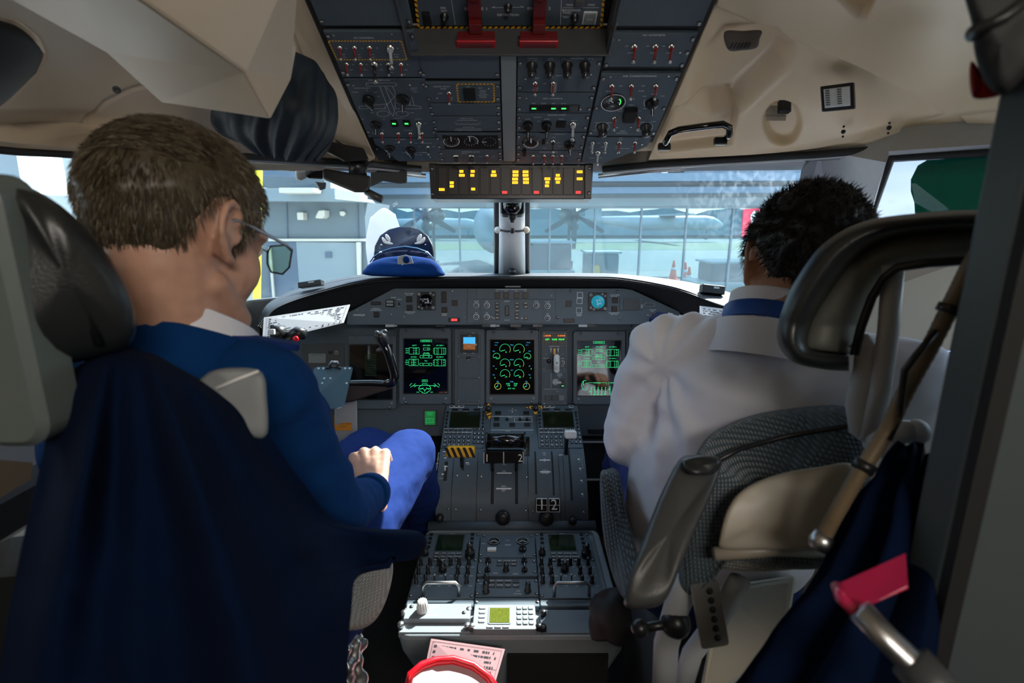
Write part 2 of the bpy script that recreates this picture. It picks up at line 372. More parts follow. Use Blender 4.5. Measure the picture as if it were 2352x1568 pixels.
# centre post between the windshields
pt, pb = Z((0, 1.60, .15)), Z((0, 2.07, -.22)); ax = (pb - pt).normalized(); n_ = Vector((1, 0, 0)).cross(ax)
def postsec(hw, dp, p): return [p + Vector((x, 0, 0)) - n_ * z for x, z in ((-hw, 0), (-hw*.93, dp*.7), (-hw*.6, dp), (0, dp*1.15), (hw*.6, dp), (hw*.93, dp*.7), (hw, 0), (hw, -.03), (-hw, -.03))]
mb = MB().loft([postsec(0.040, 0.03, pt), postsec(0.047, 0.035, pt.lerp(pb, .5)), postsec(0.056, 0.04, pb)])
struct('trim_5', mb, m_white)
for s_ in (-1, 1):
    mb = MB().tube([pt + Vector((s_*.046, 0, 0)), pb + Vector((s_*.064, 0, 0))], 0.009, 8)
    struct('trim_%d' % (6 if s_ > 0 else 7), mb, m_dgrey)
# ------------------------------------------------------------------ moulded liners
def seg_d(p, a, b):
    ax, ay = b[0]-a[0], b[1]-a[1]; t = max(0, min(1, ((p[0]-a[0])*ax + (p[1]-a[1])*ay) / (ax*ax+ay*ay+1e-12)))
    return math.hypot(p[0]-a[0]-ax*t, p[1]-a[1]-ay*t)
def sdf(p, poly):
    d = min(seg_d(p, poly[i-1], poly[i]) for i in range(len(poly))); ins = False
    for i in range(len(poly)):
        a, b = poly[i-1], poly[i]
        if (a[1] > p[1]) != (b[1] > p[1]) and p[0] < (b[0]-a[0]) * (p[1]-a[1]) / (b[1]-a[1]) + a[0]: ins = not ins
    return -d if ins else d
def sstep(e0, e1, x):
    t = max(0, min(1, (x-e0)/(e1-e0))); return t*t*(3-2*t)
def pl_d(p, pl): return min(seg_d(p, pl[i], pl[i+1]) for i in range(len(pl)-1))
def curve_y(pl, x):
    for i in range(len(pl)-1):
        if pl[i][0] <= x <= pl[i+1][0]: return pl[i][1] + (pl[i+1][1]-pl[i][1]) * (x-pl[i][0]) / (pl[i+1][0]-pl[i][0])
    return pl[0][1] - 40 if x < pl[0][0] else pl[-1][1] + (x - pl[-1][0])
LR = [[(1672, -60, .86), (1800, -60, .84), (1950, -60, .80), (2100, -60, .74), (2260, -60, .66), (2440, -60, .58)],
      [(1613, 80, .98), (1760, 80, .99), (1920, 80, .95), (2080, 80, .87), (2250, 80, .76), (2440, 80, .66)],
      [(1553, 220, 1.14), (1720, 215, 1.12), (1880, 210, 1.08), (2050, 205, .98), (2230, 200, .86), (2440, 200, .74)],
      [(1516, 305, 1.25), (1700, 300, 1.20), (1870, 292, 1.14), (2050, 280, 1.04), (2230, 268, .93), (2440, 260, .79)],
      [(1489, 367, 1.33), (1680, 358, 1.26), (1870, 347, 1.17), (2060, 332, 1.06), (2290, 306, .95), (2440, 298, .82)]]
seamR = [(1500, -60), (1684, 30), (1801, 80), (1972, 152), (2105, 212), (2173, 258), (2222, 306)]
rec1 = [(1668, 72), (1775, 70), (1806, 108), (1798, 150), (1756, 190), (1700, 240), (1630, 265), (1588, 250), (1600, 190), (1628, 120)]
rec2 = [(1556, 248), (1672, 228), (1690, 258), (1676, 330), (1518, 348)]
rec3 = [(1870, -60), (1925, -20), (1978, 30), (1992, 32), (2040, -60)]
crs = [(1500, 372), (1850, 334), (1960, 310), (2100, 272), (2300, 240), (2460, 220)]
def fR(s, t, p):
    q = proj(p); d = 0
    d += 0.042 * sstep(26, -34, sdf(q, rec1)); d += 0.026 * sstep(7, -7, sdf(q, rec2)); d += 0.035 * sstep(5, -14, sdf(q, rec3))
    e = math.hypot((q[0]-1797)/44, (q[1]-283)/52); d += 0.026 * sstep(1.06, 0.72, e)
    sy = curve_y(seamR, q[0]) - q[1]
    if q[0] > 1600: d -= 0.007 * sstep(-3, 3, sy) ; d += 0.004 * math.exp(-((sy/5)**2))
    cy = q[1] - curve_y(crs, q[0]); d += 0.016 * sstep(-6, 26, cy) * sstep(1700, 1900, q[0])
    return d
mb = surf(LR, 220, 130, fR)
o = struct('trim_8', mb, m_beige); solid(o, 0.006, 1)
LL = [[(2350 - a, v, d) for a, v, d in r][::-1] for r in LR]
seamL = [(175, 330), (200, 280), (240, 235), (300, 205), (345, 195), (700, 180)]
def fL(s, t, p):
    q = proj(p); d = 0
    e = sdf(q, [(-90, 20), (40, 55), (85, 90), (100, 125), (80, 165), (10, 240), (-90, 300)]); d += 0.03 * sstep(6, -8, e)
    d += 0.005 * math.exp(-((pl_d(q, seamL)/3.5)**2)); d += 0.012 * sstep(-10, 22, q[1] - 250 - q[0]*0.04) * sstep(330, 150, q[0])
    return d
mb = surf(LL, 160, 100, fL)
o = struct('trim_9', mb, m_beige_shade); solid(o, 0.006, 1)
# dark padded surround in the left roof opening
mb = surf([[(-90, 30, .575), (40, 62, .64), (92, 110, .70)], [(-90, 150, .63), (0, 150, .685), (95, 128, .73)], [(-90, 290, .69), (0, 240, .755), (80, 165, .775)]], 12, 12, lambda s, t, p: -0.012*math.sin(math.pi*s)*math.sin(math.pi*t))
o = struct('trim_10', mb, m_blackm); solid(o, 0.004)
# beam along the left edge of the overhead console, with its end foot
def wedge(name, P, faces, m, label=None, cat=None, bev=0.004):
    mb = MB().add([at(*p) for p in P], faces)
    return single(name, mb, m, label, cat, bev=bev) if label else struct(name, mb, m, bev=bev)
wedge('trim_11', [(640, -30, .90), (700, -30, .87), (712, 18, .90), (862, 362, 1.27), (848, 372, 1.28), (770, 318, 1.24), (652, 18, .93),
                  (640, -30, .96), (700, -30, .97), (712, 18, 1.0), (862, 362, 1.33), (848, 372, 1.33), (770, 318, 1.32), (652, 18, 1.02)],
      [(0, 1, 2, 6), (2, 3, 4, 5, 6), (1, 8, 9, 2), (2, 9, 10, 3), (3, 10, 11, 4), (4, 11, 12, 5), (5, 12, 13, 6), (6, 13, 7, 0)], m_beige_shade, bev=0.003)
# overhead housing on the left (moulded stowage over the left seat)
wedge('overhead_locker', [(150, -120, .40), (563, 168, .62), (623, 275, .70), (668, 185, .75), (683, 108, .73), (646, 32, .68), (690, -20, .66), (690, -120, .60),
                          (245, 120, .66), (375, 238, .76), (-80, -60, .52), (330, 60, .85), (560, 60, .92)],
      [(0, 1, 2, 3, 4, 5, 6, 7), (1, 8, 9, 2), (0, 10, 8, 1), (2, 9, 11, 12, 3), (3, 12, 4), (4, 12, 5)], m_beige_shade,
      'large faceted beige overhead stowage housing hanging above the head of the pilot on the left', 'overhead locker', 0.004)
# rails and trims under the liners
for sd, nm in ((1, 12), (-1, 14)):
    pr = [(2350-1176-1174+1380, 396, 1.42)] ; 
    P1 = [(1385, 388, 1.40), (1500, 377, 1.34), (1680, 366, 1.275), (1870, 355, 1.18), (2060, 340, 1.07), (2300, 316, .945)]
    P2 = [(1375, 404, 1.44), (1500, 391, 1.38), (1680, 378, 1.305), (1870, 363, 1.21), (1960, 358, 1.15)]
    fx = (lambda P: [at(*p) for p in P]) if sd > 0 else (lambda P: mir([at(*p) for p in P]))
    struct('trim_%d' % nm, MB().tube(fx(P1), 0.0085, 10), m_blackm if sd > 0 else m_dgrey)
    struct('trim_%d' % (nm+1), MB().tube(fx(P2), 0.007, 10), m_steel)
    struct('trim_%d' % (nm+4), MB().tube(fx([(u, v+9, d+.012) for u, v, d in P1]), 0.007, 8, flat=.6), m_lgrey)
# ------------------------------------------------------------------ instrument panel kit
def knob_mesh(r, h, kind):
    mb = MB()
    if kind == 'bar':          # round skirt with a pointer bar
        mb.lathe([(r, 0), (r, h*.25), (r*.9, h*.35), (r*.5, h*.36)], n=20)
        mb.prism([(a, b) for a, b in ((-r*.28, -r*1.05), (r*.28, -r*1.05), (r*.34, r*.6), (0, r*1.25), (-r*.34, r*.6))], h*.3, h, r*.07)
        mb.line((0, -r*.6), (0, r*1.05), r*.10, h + .0003, 1)
    elif kind == 'stalk':      # tall round cap knob
        mb.lathe([(r*1.1, 0), (r*1.1, h*.12), (r*.8, h*.2), (r*.85, h*.9), (r*.75, h), (0.0001, h)], n=18)
        mb.line((0, r*.15), (0, r*.7), r*.14, h + .0003, 1)
    elif kind == 'dual':       # two stacked knurled knobs
        mb.lathe([(r, 0), (r*.98, h*.42), (r*.9, h*.48), (r*.6, h*.5), (r*.62, h*.95), (r*.52, h), (.0001, h)], n=20)
        mb.line((0, 0), (0, r*.5), r*.12, h + .0003, 1)
    elif kind == 'ring':       # bright ring around a dark cap
        mb.lathe([(r*1.15, 0), (r*1.15, h*.15)], n=20, mi=1); mb.lathe([(r*.95, 0), (r*.85, h*.9), (r*.7, h), (.0001, h)], n=20)
        mb.arc((0, 0), r*.5, 0, 360, r*.12, h + .0003, 1)
    return mb.mesh('rotary_knob', [m_black, m_legend])
def toggle_mesh(k, col, tilt=-0.9):
    mb = MB(); mb.lathe([(.0042*k, 0), (.0042*k, .0015*k), (.0033*k, .0022*k), (.0026*k, .0045*k), (.0001, .0045*k)], n=14, mi=1)
    mb.lathe([(.0030*k, .0042*k), (.0028*k, .0052*k), (.0001, .0055*k)], n=14, mi=0)
    e = Vector((0, tilt, 1)).normalized() * .0165 * k; s0 = Vector((0, 0, .004*k))
    mb.tube([s0, s0 + e*.72], [.0014*k, .0017*k], 10, 0); mb.tube([s0 + e*.7, s0 + e*.9, s0+e], [.0019*k, .0026*k, .0014*k], 10, 2)
    return mb.mesh('toggle_switch', [col, m_metal, m_steel])
KN = {}
def gm(key, fn):
    if key not in KN: KN[key] = fn()
    return KN[key]
def plate_of(T):
    return next((c for c in T.children if c.name.split('.')[0] in ('faceplate', 'bezel')), T)
def inst(name, me, parent, x, y, z=0, rz=0, sc=1):
    if name == 'screw': parent = plate_of(parent)
    o = bpy.data.objects.new(name, me); COL.objects.link(o); o.parent = parent
    o.location = (x, y, z); o.rotation_euler = (0, 0, rz); o.scale = (sc, sc, sc); WM[o.name] = WM[parent.name]; return o
def screw_mesh():
    mb = MB(); mb.lathe([(.0046, 0), (.0046, .0012), (.0040, .0016)], n=14, mi=0); mb.lathe([(.0034, .0012), (.0030, .0026), (.0001, .0028)], n=14, mi=1)
    mb.line((-.0025, 0), (.0025, 0), .0008, .0030, 0); return mb.mesh('screw', [m_black, m_steel])
def pin_mesh(): return MB().lathe([(.0022, 0), (.0018, .001), (.0001, .0012)], n=10).mesh('screw', [m_metal])
class Panel:
    def __init__(s, pl, cv, cu, cvv, name, label, cat, group=None, h0=0.0, parent=None):
        s.pl, s.cv = pl, cv; u, v = cv(cu, cvv); s.sx, s.sy = pl.px(u, v); s.h = h0
        if parent: s.T = parent.T; s.sx, s.sy = parent.sx, parent.sy; s.own = False
        else: s.T = thing(name, label, cat, pl.M @ Matrix.Translation((s.sx, s.sy, 0)), group); s.own = True
        s.lg = MB(); u2, v2 = cv(cu + 10, cvv); a = pl.px(u2, v2)[0]; a0 = pl.px(u, v)[0]; s.k = (a - a0) / 10
    def L(s, x, y): a, b = s.pl.px(*s.cv(x, y)); return a - s.sx, b - s.sy
    def plate(s, pts, m, z0, z1, name='faceplate', ch=0.001, r=0):
        P = [s.L(*p) for p in pts]
        s.h = z1; return part(name, MB().prism(P, z0, z1, ch), m, s.T)
    def rect(s, x0, y0, x1, y1): a = s.L(x0, y0); b = s.L(x1, y1); return min(a[0], b[0]), min(a[1], b[1]), max(a[0], b[0]), max(a[1], b[1])
    def block(s, x0, y0, x1, y1, m, z0, z1, name, r=.002, ch=.0006, mb=None, mi=0):
        a, b, c, d = s.rect(x0, y0, x1, y1); q = mb or MB(); q.rr((a+c)/2, (b+d)/2, c-a, d-b, r, z0, z1, ch, mi)
        return q if mb is not None else part(name, q, m, s.T)
    def text(s, t, x, y, hh, mi=0, sx=1.0, mb=None, z=None):
        a, b = s.L(x, y); (mb or s.lg).text(t, a, b, hh * s.k, (s.h if z is None else z) + .0005, mi, sx)
    def pl_(s, pts, w=2, mi=0, closed=False, mb=None, z=None): (mb or s.lg).pline([s.L(*p) for p in pts], w*s.k, (s.h if z is None else z) + .0005, mi, closed)
    def ring(s, x, y, rx, ry, a0=0, a1=360, w=3, mi=0, mb=None, z=None):
        (mb or s.lg).pline([s.L(x + rx*math.cos(R(a0+(a1-a0)*i/20)), y - ry*math.sin(R(a0+(a1-a0)*i/20))) for i in range(21)], w*s.k, (s.h if z is None else z) + .0005, mi)
    def knob(s, x, y, r, kind, h=None, rz=0, name='rotary_knob'):
        rr = round(r * s.k, 4); h = h or rr * 1.5
        inst(name, gm(('k', kind, rr, round(h, 4)), lambda: knob_mesh(rr, h, kind)), s.T, *s.L(x, y), s.h, rz)
    def tog(s, x, y, col='r', k=1.0, tilt=-0.9, rz=0):
        m = {'r': m_redb, 'b': m_black, 'w': m_lgrey}[col]
        inst('toggle_switch', gm(('t', col, k, tilt), lambda: toggle_mesh(k, m, tilt)), s.T, *s.L(x, y), s.h, rz)
    def screws(s, pts, big=True):
        for x, y in pts: inst('screw', gm('scr' if big else 'pin', screw_mesh if big else pin_mesh), s.T, *s.L(x, y), s.h)
    def btn(s, x, y, w, hh, lamp=None, txt=None, m=None, frame=False, rs=.0035, name='push_button', th=None):
        a, b, c, d = s.rect(x-w/2, y-hh/2, x+w/2, y+hh/2); cx, cy = (a+c)/2, (b+d)/2; W_, H_ = c-a, d-b
        mb = MB(); mb.rr(cx, cy, W_, H_, .0012, s.h, s.h + .0012, .0003, 2 if frame else 0); mb.rr(cx, cy, W_*.82, H_*.82, .001, s.h+.0012, s.h + rs, .0005, 0)
        if lamp is not None: mb.rr(cx, cy + H_*.12, W_*.5, H_*.20, .0001, s.h+rs, s.h + rs + .0003, 0, 1)
        if txt: mb.text(txt, cx, cy, th*s.k if th else H_*.28, s.h + rs + .0004, 3)
        part(name, mb, [m or m_black, lamp or m_greenb, m_legend, m_legend], s.T)
    def done(s):
        if s.lg.v: part('legend', s.lg, [m_legend, m_yel, m_black, m_greenb], s.T)
    def hazard(s, pts, w, n=5):
        P = [Vector(s.L(*p)) for p in pts]; wm = w*s.k; mb = MB()
        for i in range(len(P)):
            a, b = P[i], P[(i+1) % len(P)]; d = b - a; L_ = d.length; d = d.normalized(); nn = Vector((-d.y, d.x))
            k = max(2, int(L_ / (wm*2.2)))
            for j in range(k):
                p = a + d * (L_*j/k); q = a + d * (L_*(j+.62)/k); sh = d*wm*.6
                mb.flat([tuple(p - nn*wm/2), tuple(q - nn*wm/2), tuple(q + nn*wm/2 + sh), tuple(p + nn*wm/2 + sh)], s.h+.0004, 0)
        part('hazard_border', mb, m_yel, s.T)
# ------------------------------------------------------------------ overhead console
OS = R(27.5); _B = at(1176, 370, 1.30)
OH = Plane(_B, (1, 0, 0), (0, -math.cos(OS), math.sin(OS)))
Z1 = lambda x, y: (680 + x/3.92, y/3.92)
Z2 = lambda x, y: (1140 + x/3.92, y/3.92)
ID = lambda x, y: (x, y)
# the console body behind the panels
def ohx(u, v): return OH.px(u, v)[0]
xL0, xL1, xC0, xC1 = ohx(738, 60), ohx(950, 60), ohx(955, 120), ohx(1147, 120)
xD0, xD1, xR0, xR1 = ohx(1188, 125), ohx(1386, 125), ohx(1402, 70), ohx(1605, 70)
def oy(v): return OH.px(1176, v)[1]
oh = thing('overhead_console', 'dark grey overhead switch console spanning the roof between the two beige liners', 'overhead console', OH.M.copy())
mb = MB(); q0, q1 = xL0 - .012, xR1 + .012
mb.prism([(q0+.01, oy(372)), (xR0-.02, oy(372)), (xR1+.004, oy(330)), (q1, oy(-60)), (xD1+.01, oy(-60)), (xD1+.01, oy(118)), (xC0-.012, oy(118)), (xC0-.012, oy(-60)), (q0, oy(-60)), (q0, oy(330))], -0.06, -0.004, 0.002)
part('console_body', mb, m_blackm, oh)
mb = MB(); a, b = ohx(1150, 130), ohx(1186, 130)
mb.rr((a+b)/2, (oy(120)+oy(368))/2, b-a, oy(120)-oy(368), .006, -.004, 0.004, .001)
part('centre_strip', mb, m_strip, oh)
# recess of the fire panel: cheeks and floor
mb = MB(); cw = .004
for x in (xC0 - .010, xD1 + .008): mb.box((x, (oy(-60)+oy(116))/2, -.02), (cw, oy(-60)-oy(116), .062))
mb.box(((xC0+xD1)/2, oy(117), -.02), (xD1-xC0+.02, .004, .062)); part('recess_frame', mb, m_dgrey, oh, bev=.001)
mb = MB().box(((xC0+xD1)/2, oy(30), -.062), (xD1-xC0+.02, oy(-60)-oy(120), .004)); part('recess_floor', mb, m_blackm, oh)
def colpanel(x0, x1, v0, v1, name, label, cv, z1=.003, poly=None, m=m_panel, top=0.0):
    cx, cyv = (x0+x1)/2, (oy(v0)+oy(v1))/2
    P = Panel(OH, cv, 0, 0, name, label, 'control panel')if False else None
    T = thing(name, label, 'control panel', OH.M @ Matrix.Translation((cx, cyv, 0)))
    P = Panel.__new__(Panel); P.pl, P.cv, P.sx, P.sy, P.T, P.lg, P.h = OH, cv, cx, cyv, T, MB(), z1
    vm = (v0+v1)/2; P.k = (OH.px(1186, vm)[0]-OH.px(1176, vm)[0])/10 / 3.92
    hw, hh = (x1-x0)/2 - .0008, (oy(v0)-oy(v1))/2 - .0008
    pts = [(-hw, -hh), (hw, -hh), (hw, hh), (-hw, hh)] if poly is None else [(a-cx, b-cyv) for a, b in poly]
    part('faceplate', MB().prism(pts, -.004, z1, .0008), m, T); return P
def edge_screws(P, x0, x1, vs):
    for v in vs:
        for x in (x0+.006, x1-.006): inst('screw', gm('scr', screw_mesh), P.T, x - P.sx, oy(v) - P.sy, P.h)
# left column
P = colpanel(xL0, xL1, -50, 57, 'blank_panel', 'blank dark overhead panel above the DC control switches', Z1); P.h = .003; edge_screws(P, xL0, xL1, (46,)); P.done()
P = colpanel(xL0, xL1, 68, 175, 'dc_control_panel', 'overhead panel lettered DC CONTROL with a hazard-striped frame of four switches', Z1)
edge_screws(P, xL0, xL1, (80, 163))
P.text('DC CONTROL', 612, 328, 15, sx=1.3); P.hazard([(292, 356), (950, 356), (998, 524), (372, 524)], 12)
for x in (395, 527, 662): P.tog(x, 415, 'r', 1.15)
P.tog(850, 415, 'w', 1.9)
for x, c in ((457, 'r'), (583, 'r'), (830, 'b'), (945, 'r')): P.tog(x, 565, c, 1.1)
P.tog(705, 563, 'b', 1.8)
for x, y, t in ((455, 422, 'OFF'), (597, 422, 'OFF'), (730, 420, 'OFF'), (915, 422, 'OFF'), (430, 478, 'STBY'), (440, 503, 'BATT'), (570, 478, 'AUX'), (575, 503, 'BATT'), (690, 478, 'MAIN'), (700, 503, 'BATT'), (900, 478, 'BATTERY'), (905, 500, 'MASTER'), (515, 568, 'OFF'), (640, 567, 'OFF'), (765, 567, 'OFF'), (1005, 567, 'OFF'), (500, 615, 'GEN 1'), (625, 615, 'GEN 2'), (770, 615, 'BUS'), (860, 615, 'BUS FAULT'), (862, 638, 'RESET'), (990, 615, 'MAIN')): P.text(t, x, y, 9)
P.screws([(340, 308), (862, 295), (975, 660)], False); P.done()
ax0 = xL0 + .004
P = colpanel(xL0, xL1, 178, 314, 'ice_protection_panel', 'overhead panel lettered ICE PROTECTION with a white aeroplane outline', Z1)
edge_screws(P, xL0, xL1, (190, 300))
P.text('ICE PROTECTION', 750, 710, 13, sx=1.25)
w = 2.6
P.pl_([(640, 733), (895, 733), (908, 748), (895, 762), (640, 762), (628, 748)], w, closed=True); P.pl_([(755, 765), (840, 985), (875, 1035), (888, 985), (800, 765)], w)
P.pl_([(572, 945), (830, 922)], w); P.pl_([(900, 918), (1122, 945), (1128, 955), (1120, 966), (885, 966)], w); P.pl_([(820, 966), (575, 966), (568, 955), (572, 945)], w)
P.ring(785, 1012, 57, 25, w=w); P.ring(955, 1012, 57, 25, w=w)
P.pl_([(815, 770), (885, 857), (795, 960)], w); P.pl_([(868, 765), (893, 815), (893, 960)], w); P.pl_([(1043, 857), (1065, 938)], w); P.pl_([(1030, 897), (1022, 938)], w)
P.knob(655, 880, 55, 'bar', rz=R(-150)); P.knob(962, 878, 60, 'bar', rz=R(170)); P.knob(722, 1108, 50, 'bar', rz=R(165))
for x, y, t in ((595, 780, 'AIRFRAME MODE SELECT'), (640, 800, 'OFF'), (535, 817, 'MANUAL'), (720, 817, 'SLOW'), (745, 855, 'FAST'), (1060, 780, 'AIRFRAME'), (1060, 797, 'MANUAL'), (1075, 815, 'SELECT'), (685, 1003, 'PROPS'), (1045, 1003, 'PROPS'), (600, 1060, 'TEST'), (790, 1060, 'ON'), (925, 1052, 'ENGINE INTAKE'), (1100, 1060, 'BOOT AIR'), (1165, 1098, 'OFF'), (785, 1160, 'HEAT'), (1010, 1162, 'PITOT STATIC'), (705, 1188, 'NORM')): P.text(t, x, y, 9)
P.btn(885, 1098, 82, 58, m_greenb); P.btn(997, 1098, 82, 58, m_greenb); P.tog(1105, 1100, 'w', 1.7)
for x in (775, 922, 1030, 1135): P.tog(x, 1190, 'r', 1.1)
P.screws([(520, 757), (1025, 757)], False); P.done()
P = colpanel(xL0, xL1, 315, 372, 'windshield_panel', 'overhead panel lettered WINDSHIELD with two black knobs above a white sticker', Z1,
             poly=[(xL0+.01, oy(330)), (xL0+.01, oy(316)), (xL1-.001, oy(316)), (xL1-.001, oy(368)), (xL0+.05, oy(368)), (xL0+.035, oy(350))])
P.text('WINDSHIELD', 935, 1244, 10); P.knob(845, 1322, 45, 'bar', rz=R(170)); P.knob(1033, 1338, 46, 'bar', rz=R(15)); P.tog(1190, 1312, 'b', 1.0)
for x, y, t in ((905, 1278, 'LOW'), (1080, 1278, 'HIGH'), (1170, 1278, 'PLT SIDE WDO/HT'), (910, 1308, 'OFF'), (1110, 1308, 'PARK'), (1240, 1308, 'OFF')): P.text(t, x, y, 9)
for y, t in ((1363, 'SHUT DOWN FDAU / IDT RELAY'), (1382, 'WARM UP CAUTION')): P.text(t, 1070, y, 11)
P.screws([(730, 1330), (1210, 1405)], False); P.done()
# centre columns
P = colpanel(xC0, xC1, 120, 178, 'blank_panel', 'blank dark overhead panel above the flight data recorder switch', Z1); edge_screws(P, xC0, xC1, (168,))
P = colpanel(xC0, xC1, 187, 234, 'flight_data_panel', 'overhead panel lettered FLIGHT DATA RCDR with the hazard-framed ELT switch', Z1)
edge_screws(P, xC0, xC1, (195, 224)); P.text('FLIGHT DATA', 1312, 767, 15, sx=1.15); P.text('RCDR', 1328, 787, 14); P.text('NORM', 1297, 828, 11); P.text('GND', 1400, 868, 10); P.text('TEST', 1400, 886, 10)
P.tog(1378, 825, 'r', 1.2); P.hazard([(1447, 745), (1780, 745), (1785, 905), (1462, 905)], 14)
P.block(1500, 783, 1622, 875, m_black, P.h, P.h+.006, 'guarded_switch'); P.text('ON', 1548, 767, 12); P.text('ELT', 1662, 780, 14, sx=1.2); P.text('RESET', 1567, 886, 10)
for i, t in enumerate(('WARNING', 'EMERGENCY', 'USE ONLY', 'UNAUTHORIZED', 'OPERATION', 'PROHIBITED')): P.text(t, 1682, 802 + 13*i, 8.5)
P.screws([(1268, 873), (1735, 785)], False); P.done()
P = colpanel(xC0, xC1, 235, 264, 'blank_panel', 'narrow blank overhead panel under the flight data recorder switch', Z1); edge_screws(P, xC0, xC1, (244, 258)); P.done()
P = colpanel(xC0, xC1, 265, 299, 'altitude_placard', 'overhead placard panel of small white cabin altitude figures', Z1); edge_screws(P, xC0, xC1, (277, 292))
P.text('CABIN ALT X 1000', 1537, 1055, 10); P.text('AT MAX PRESS DIFFERENTIAL', 1540, 1071, 10); P.text('ALTITUDE X 1000', 1552, 1134, 9)
P.pl_([(1430, 1095), (1450, 1107), (1540, 1107), (1640, 1107), (1660, 1095)], 2)
for i in range(12): P.pl_([(1450+17*i, 1107), (1450+17*i, 1100)], 1.8)
for x, t in ((1430, '0'), (1487, '3'), (1545, '5'), (1605, '7'), (1657, '8')): P.text(t, x, 1086, 8)
P.text('CABIN ALTITUDE TO BE WITHIN LIMITS', 1553, 1150, 9.5); P.text('OF AMBIENT ALTITUDE BEFORE LANDING', 1553, 1164, 9.5); P.done()
P = colpanel(xC0, xC1, 304, 341, 'pressurization_gauge_panel', 'overhead panel with a black window of three round pressure gauges', Z1); edge_screws(P, xC0, xC1, (316, 334))
P.block(1312, 1207, 1825, 1330, m_black, P.h-.002, P.h+.0008, 'gauge_window')
g = MB()
for cx, a0, a1, na in ((1400, 110, 420, 100), (1568, -30, 110, 100)): P.ring(cx, 1258, 70, 46, a0 if cx > 1500 else 150, a1 if cx > 1500 else 400, 6, mb=g, z=.004); P.pl_([(cx-2, 1258), (cx-6, 1215)], 7, mb=g, z=.004)
for cx, rr_ in ((1400, 58), (1568, 58), (1740, 66)):
    for k in range(14): a = R(25.7*k); P.pl_([(cx+rr_*math.cos(a), 1260+rr_*.62*math.sin(a)), (cx+rr_*.82*math.cos(a), 1260+rr_*.51*math.sin(a))], 3, mb=g, z=.004)
P.pl_([(1676, 1264), (1716, 1264)], 6, mb=g, z=.004); part('dial_marks', g, m_legend, P.T); P.done()
P = colpanel(xC0, xC1, 342, 372, 'exterior_lights_panel', 'left overhead panel lettered EXTERIOR LIGHTS with two triple-tipped toggles', Z1); edge_screws(P, xC0, xC1, (349, 363))
P.text('EXTERIOR LIGHTS', 1575, 1357, 13, sx=1.1); P.text('LANDING', 1510, 1372, 8)
for x in (1440, 1580):
    for dx in (-22, 0, 22): P.tog(x+dx*.5, 1395, 'b', .95, rz=R(dx*.9))
P.tog(1720, 1392, 'r', 1.0); P.text('OFF', 1776, 1398, 9); P.text('LOGO', 1660, 1398, 9); P.text('APPROACH', 1440, 1428, 8); P.text('FLARE', 1590, 1428, 8); P.done()
P = colpanel(xD0, xD1, 127, 209, 'lighting_dimmer_panel', 'overhead panel with a row of four tall black dimmer knobs', Z2); edge_screws(P, xD0, xD1, (142, 198))
for x in (320, 480, 637, 797): P.knob(x, 575, 46, 'stalk', .026)
for x, y, t in ((325, 514, 'OVERHEAD'), (325, 535, 'CONSOLE'), (487, 514, 'GLARE'), (487, 533, 'SHIELD'), (650, 535, 'FWD'), (728, 514, 'CTR CONSOLE'), (357, 692, 'STORM'), (433, 740, 'OFF'), (355, 782, 'DOME'), (350, 800, 'PANEL'), (565, 668, 'LIGHTS')): P.text(t, x, y, 12)
P.pl_([(590, 525), (590, 514), (630, 514)], 2.5); P.pl_([(825, 514), (868, 514), (868, 525)], 2.5)
P.tog(350, 735, 'r', 1.25); P.tog(512, 735, 'r', 1.25); P.block(494, 728, 535, 800, m_strip, P.h, P.h+.007, 'switch_guard'); P.screws([(262, 700), (850, 660)], False); P.done()
P = colpanel(xD0, xD1, 210, 257, 'apu_control_panel', 'overhead panel lettered APU CONTROL with a row of five square buttons', Z2); edge_screws(P, xD0, xD1, (221, 247))
P.text('APU CONTROL', 510, 875, 16, sx=1.15); P.block(298, 930, 742, 992, m_blackm, P.h-.001, P.h+.001, 'button_tray')
for x, lit, t in ((337, 1, 'PWR'), (427, 0, 'START'), (513, 1, 'GEN'), (605, 1, 'BL AIR'), (692, 0, None)):
    P.btn(x, 960, 74, 50, m_greenb if lit else None, m=m_black if x < 650 else m_dgrey)
    if t: P.text(t, x, 919, 11)
P.screws([(270, 875), (757, 972)], False); P.done()
P = colpanel(xD0, xD1, 258, 301, 'engine_start_panel', 'overhead panel lettered ENGINE START with two long black ignition knobs', Z2); edge_screws(P, xD0, xD1, (267, 290))
P.text('ENGINE START', 545, 1024, 15, sx=1.15); P.text('IGNITION', 370, 1044, 11)
for x in (285, 453): P.text('NORM', x, 1061, 12); P.text('OFF', x-72, 1081, 11); P.knob(x, 1108, 46, 'bar', .030, rz=0)
P.text('START', 585, 1061, 12); P.btn(583, 1105, 82, 58); P.text('SELECT', 697, 1074, 12); P.text('1', 640, 1100, 12); P.text('2', 737, 1104, 12); P.tog(690, 1102, 'w', 1.9); P.done()
P = colpanel(xD0, xD1, 303, 343, 'cabin_pressure_panel', 'overhead panel with a round black dial and a black pointer knob beside a short toggle', Z2, m=m_panel2); edge_screws(P, xD0, xD1, (311, 334))
P.knob(310, 1262, 74, 'stalk', .004, name='dial'); P.ring(310, 1262, 66, 42, 190, 380, 6, z=.0075)
for k in range(16): a = R(22.5*k); P.pl_([(310+64*math.cos(a), 1262+42*math.sin(a)), (310+50*math.cos(a), 1262+33*math.sin(a))], 3, z=.0075)
P.pl_([(314, 1262), (314, 1225)], 6, z=.0075); P.block(412, 1240, 440, 1290, m_black, P.h, P.h+.001, 'display'); P.tog(512, 1262, 'b', 1.4); P.knob(662, 1285, 52, 'bar', rz=R(190))
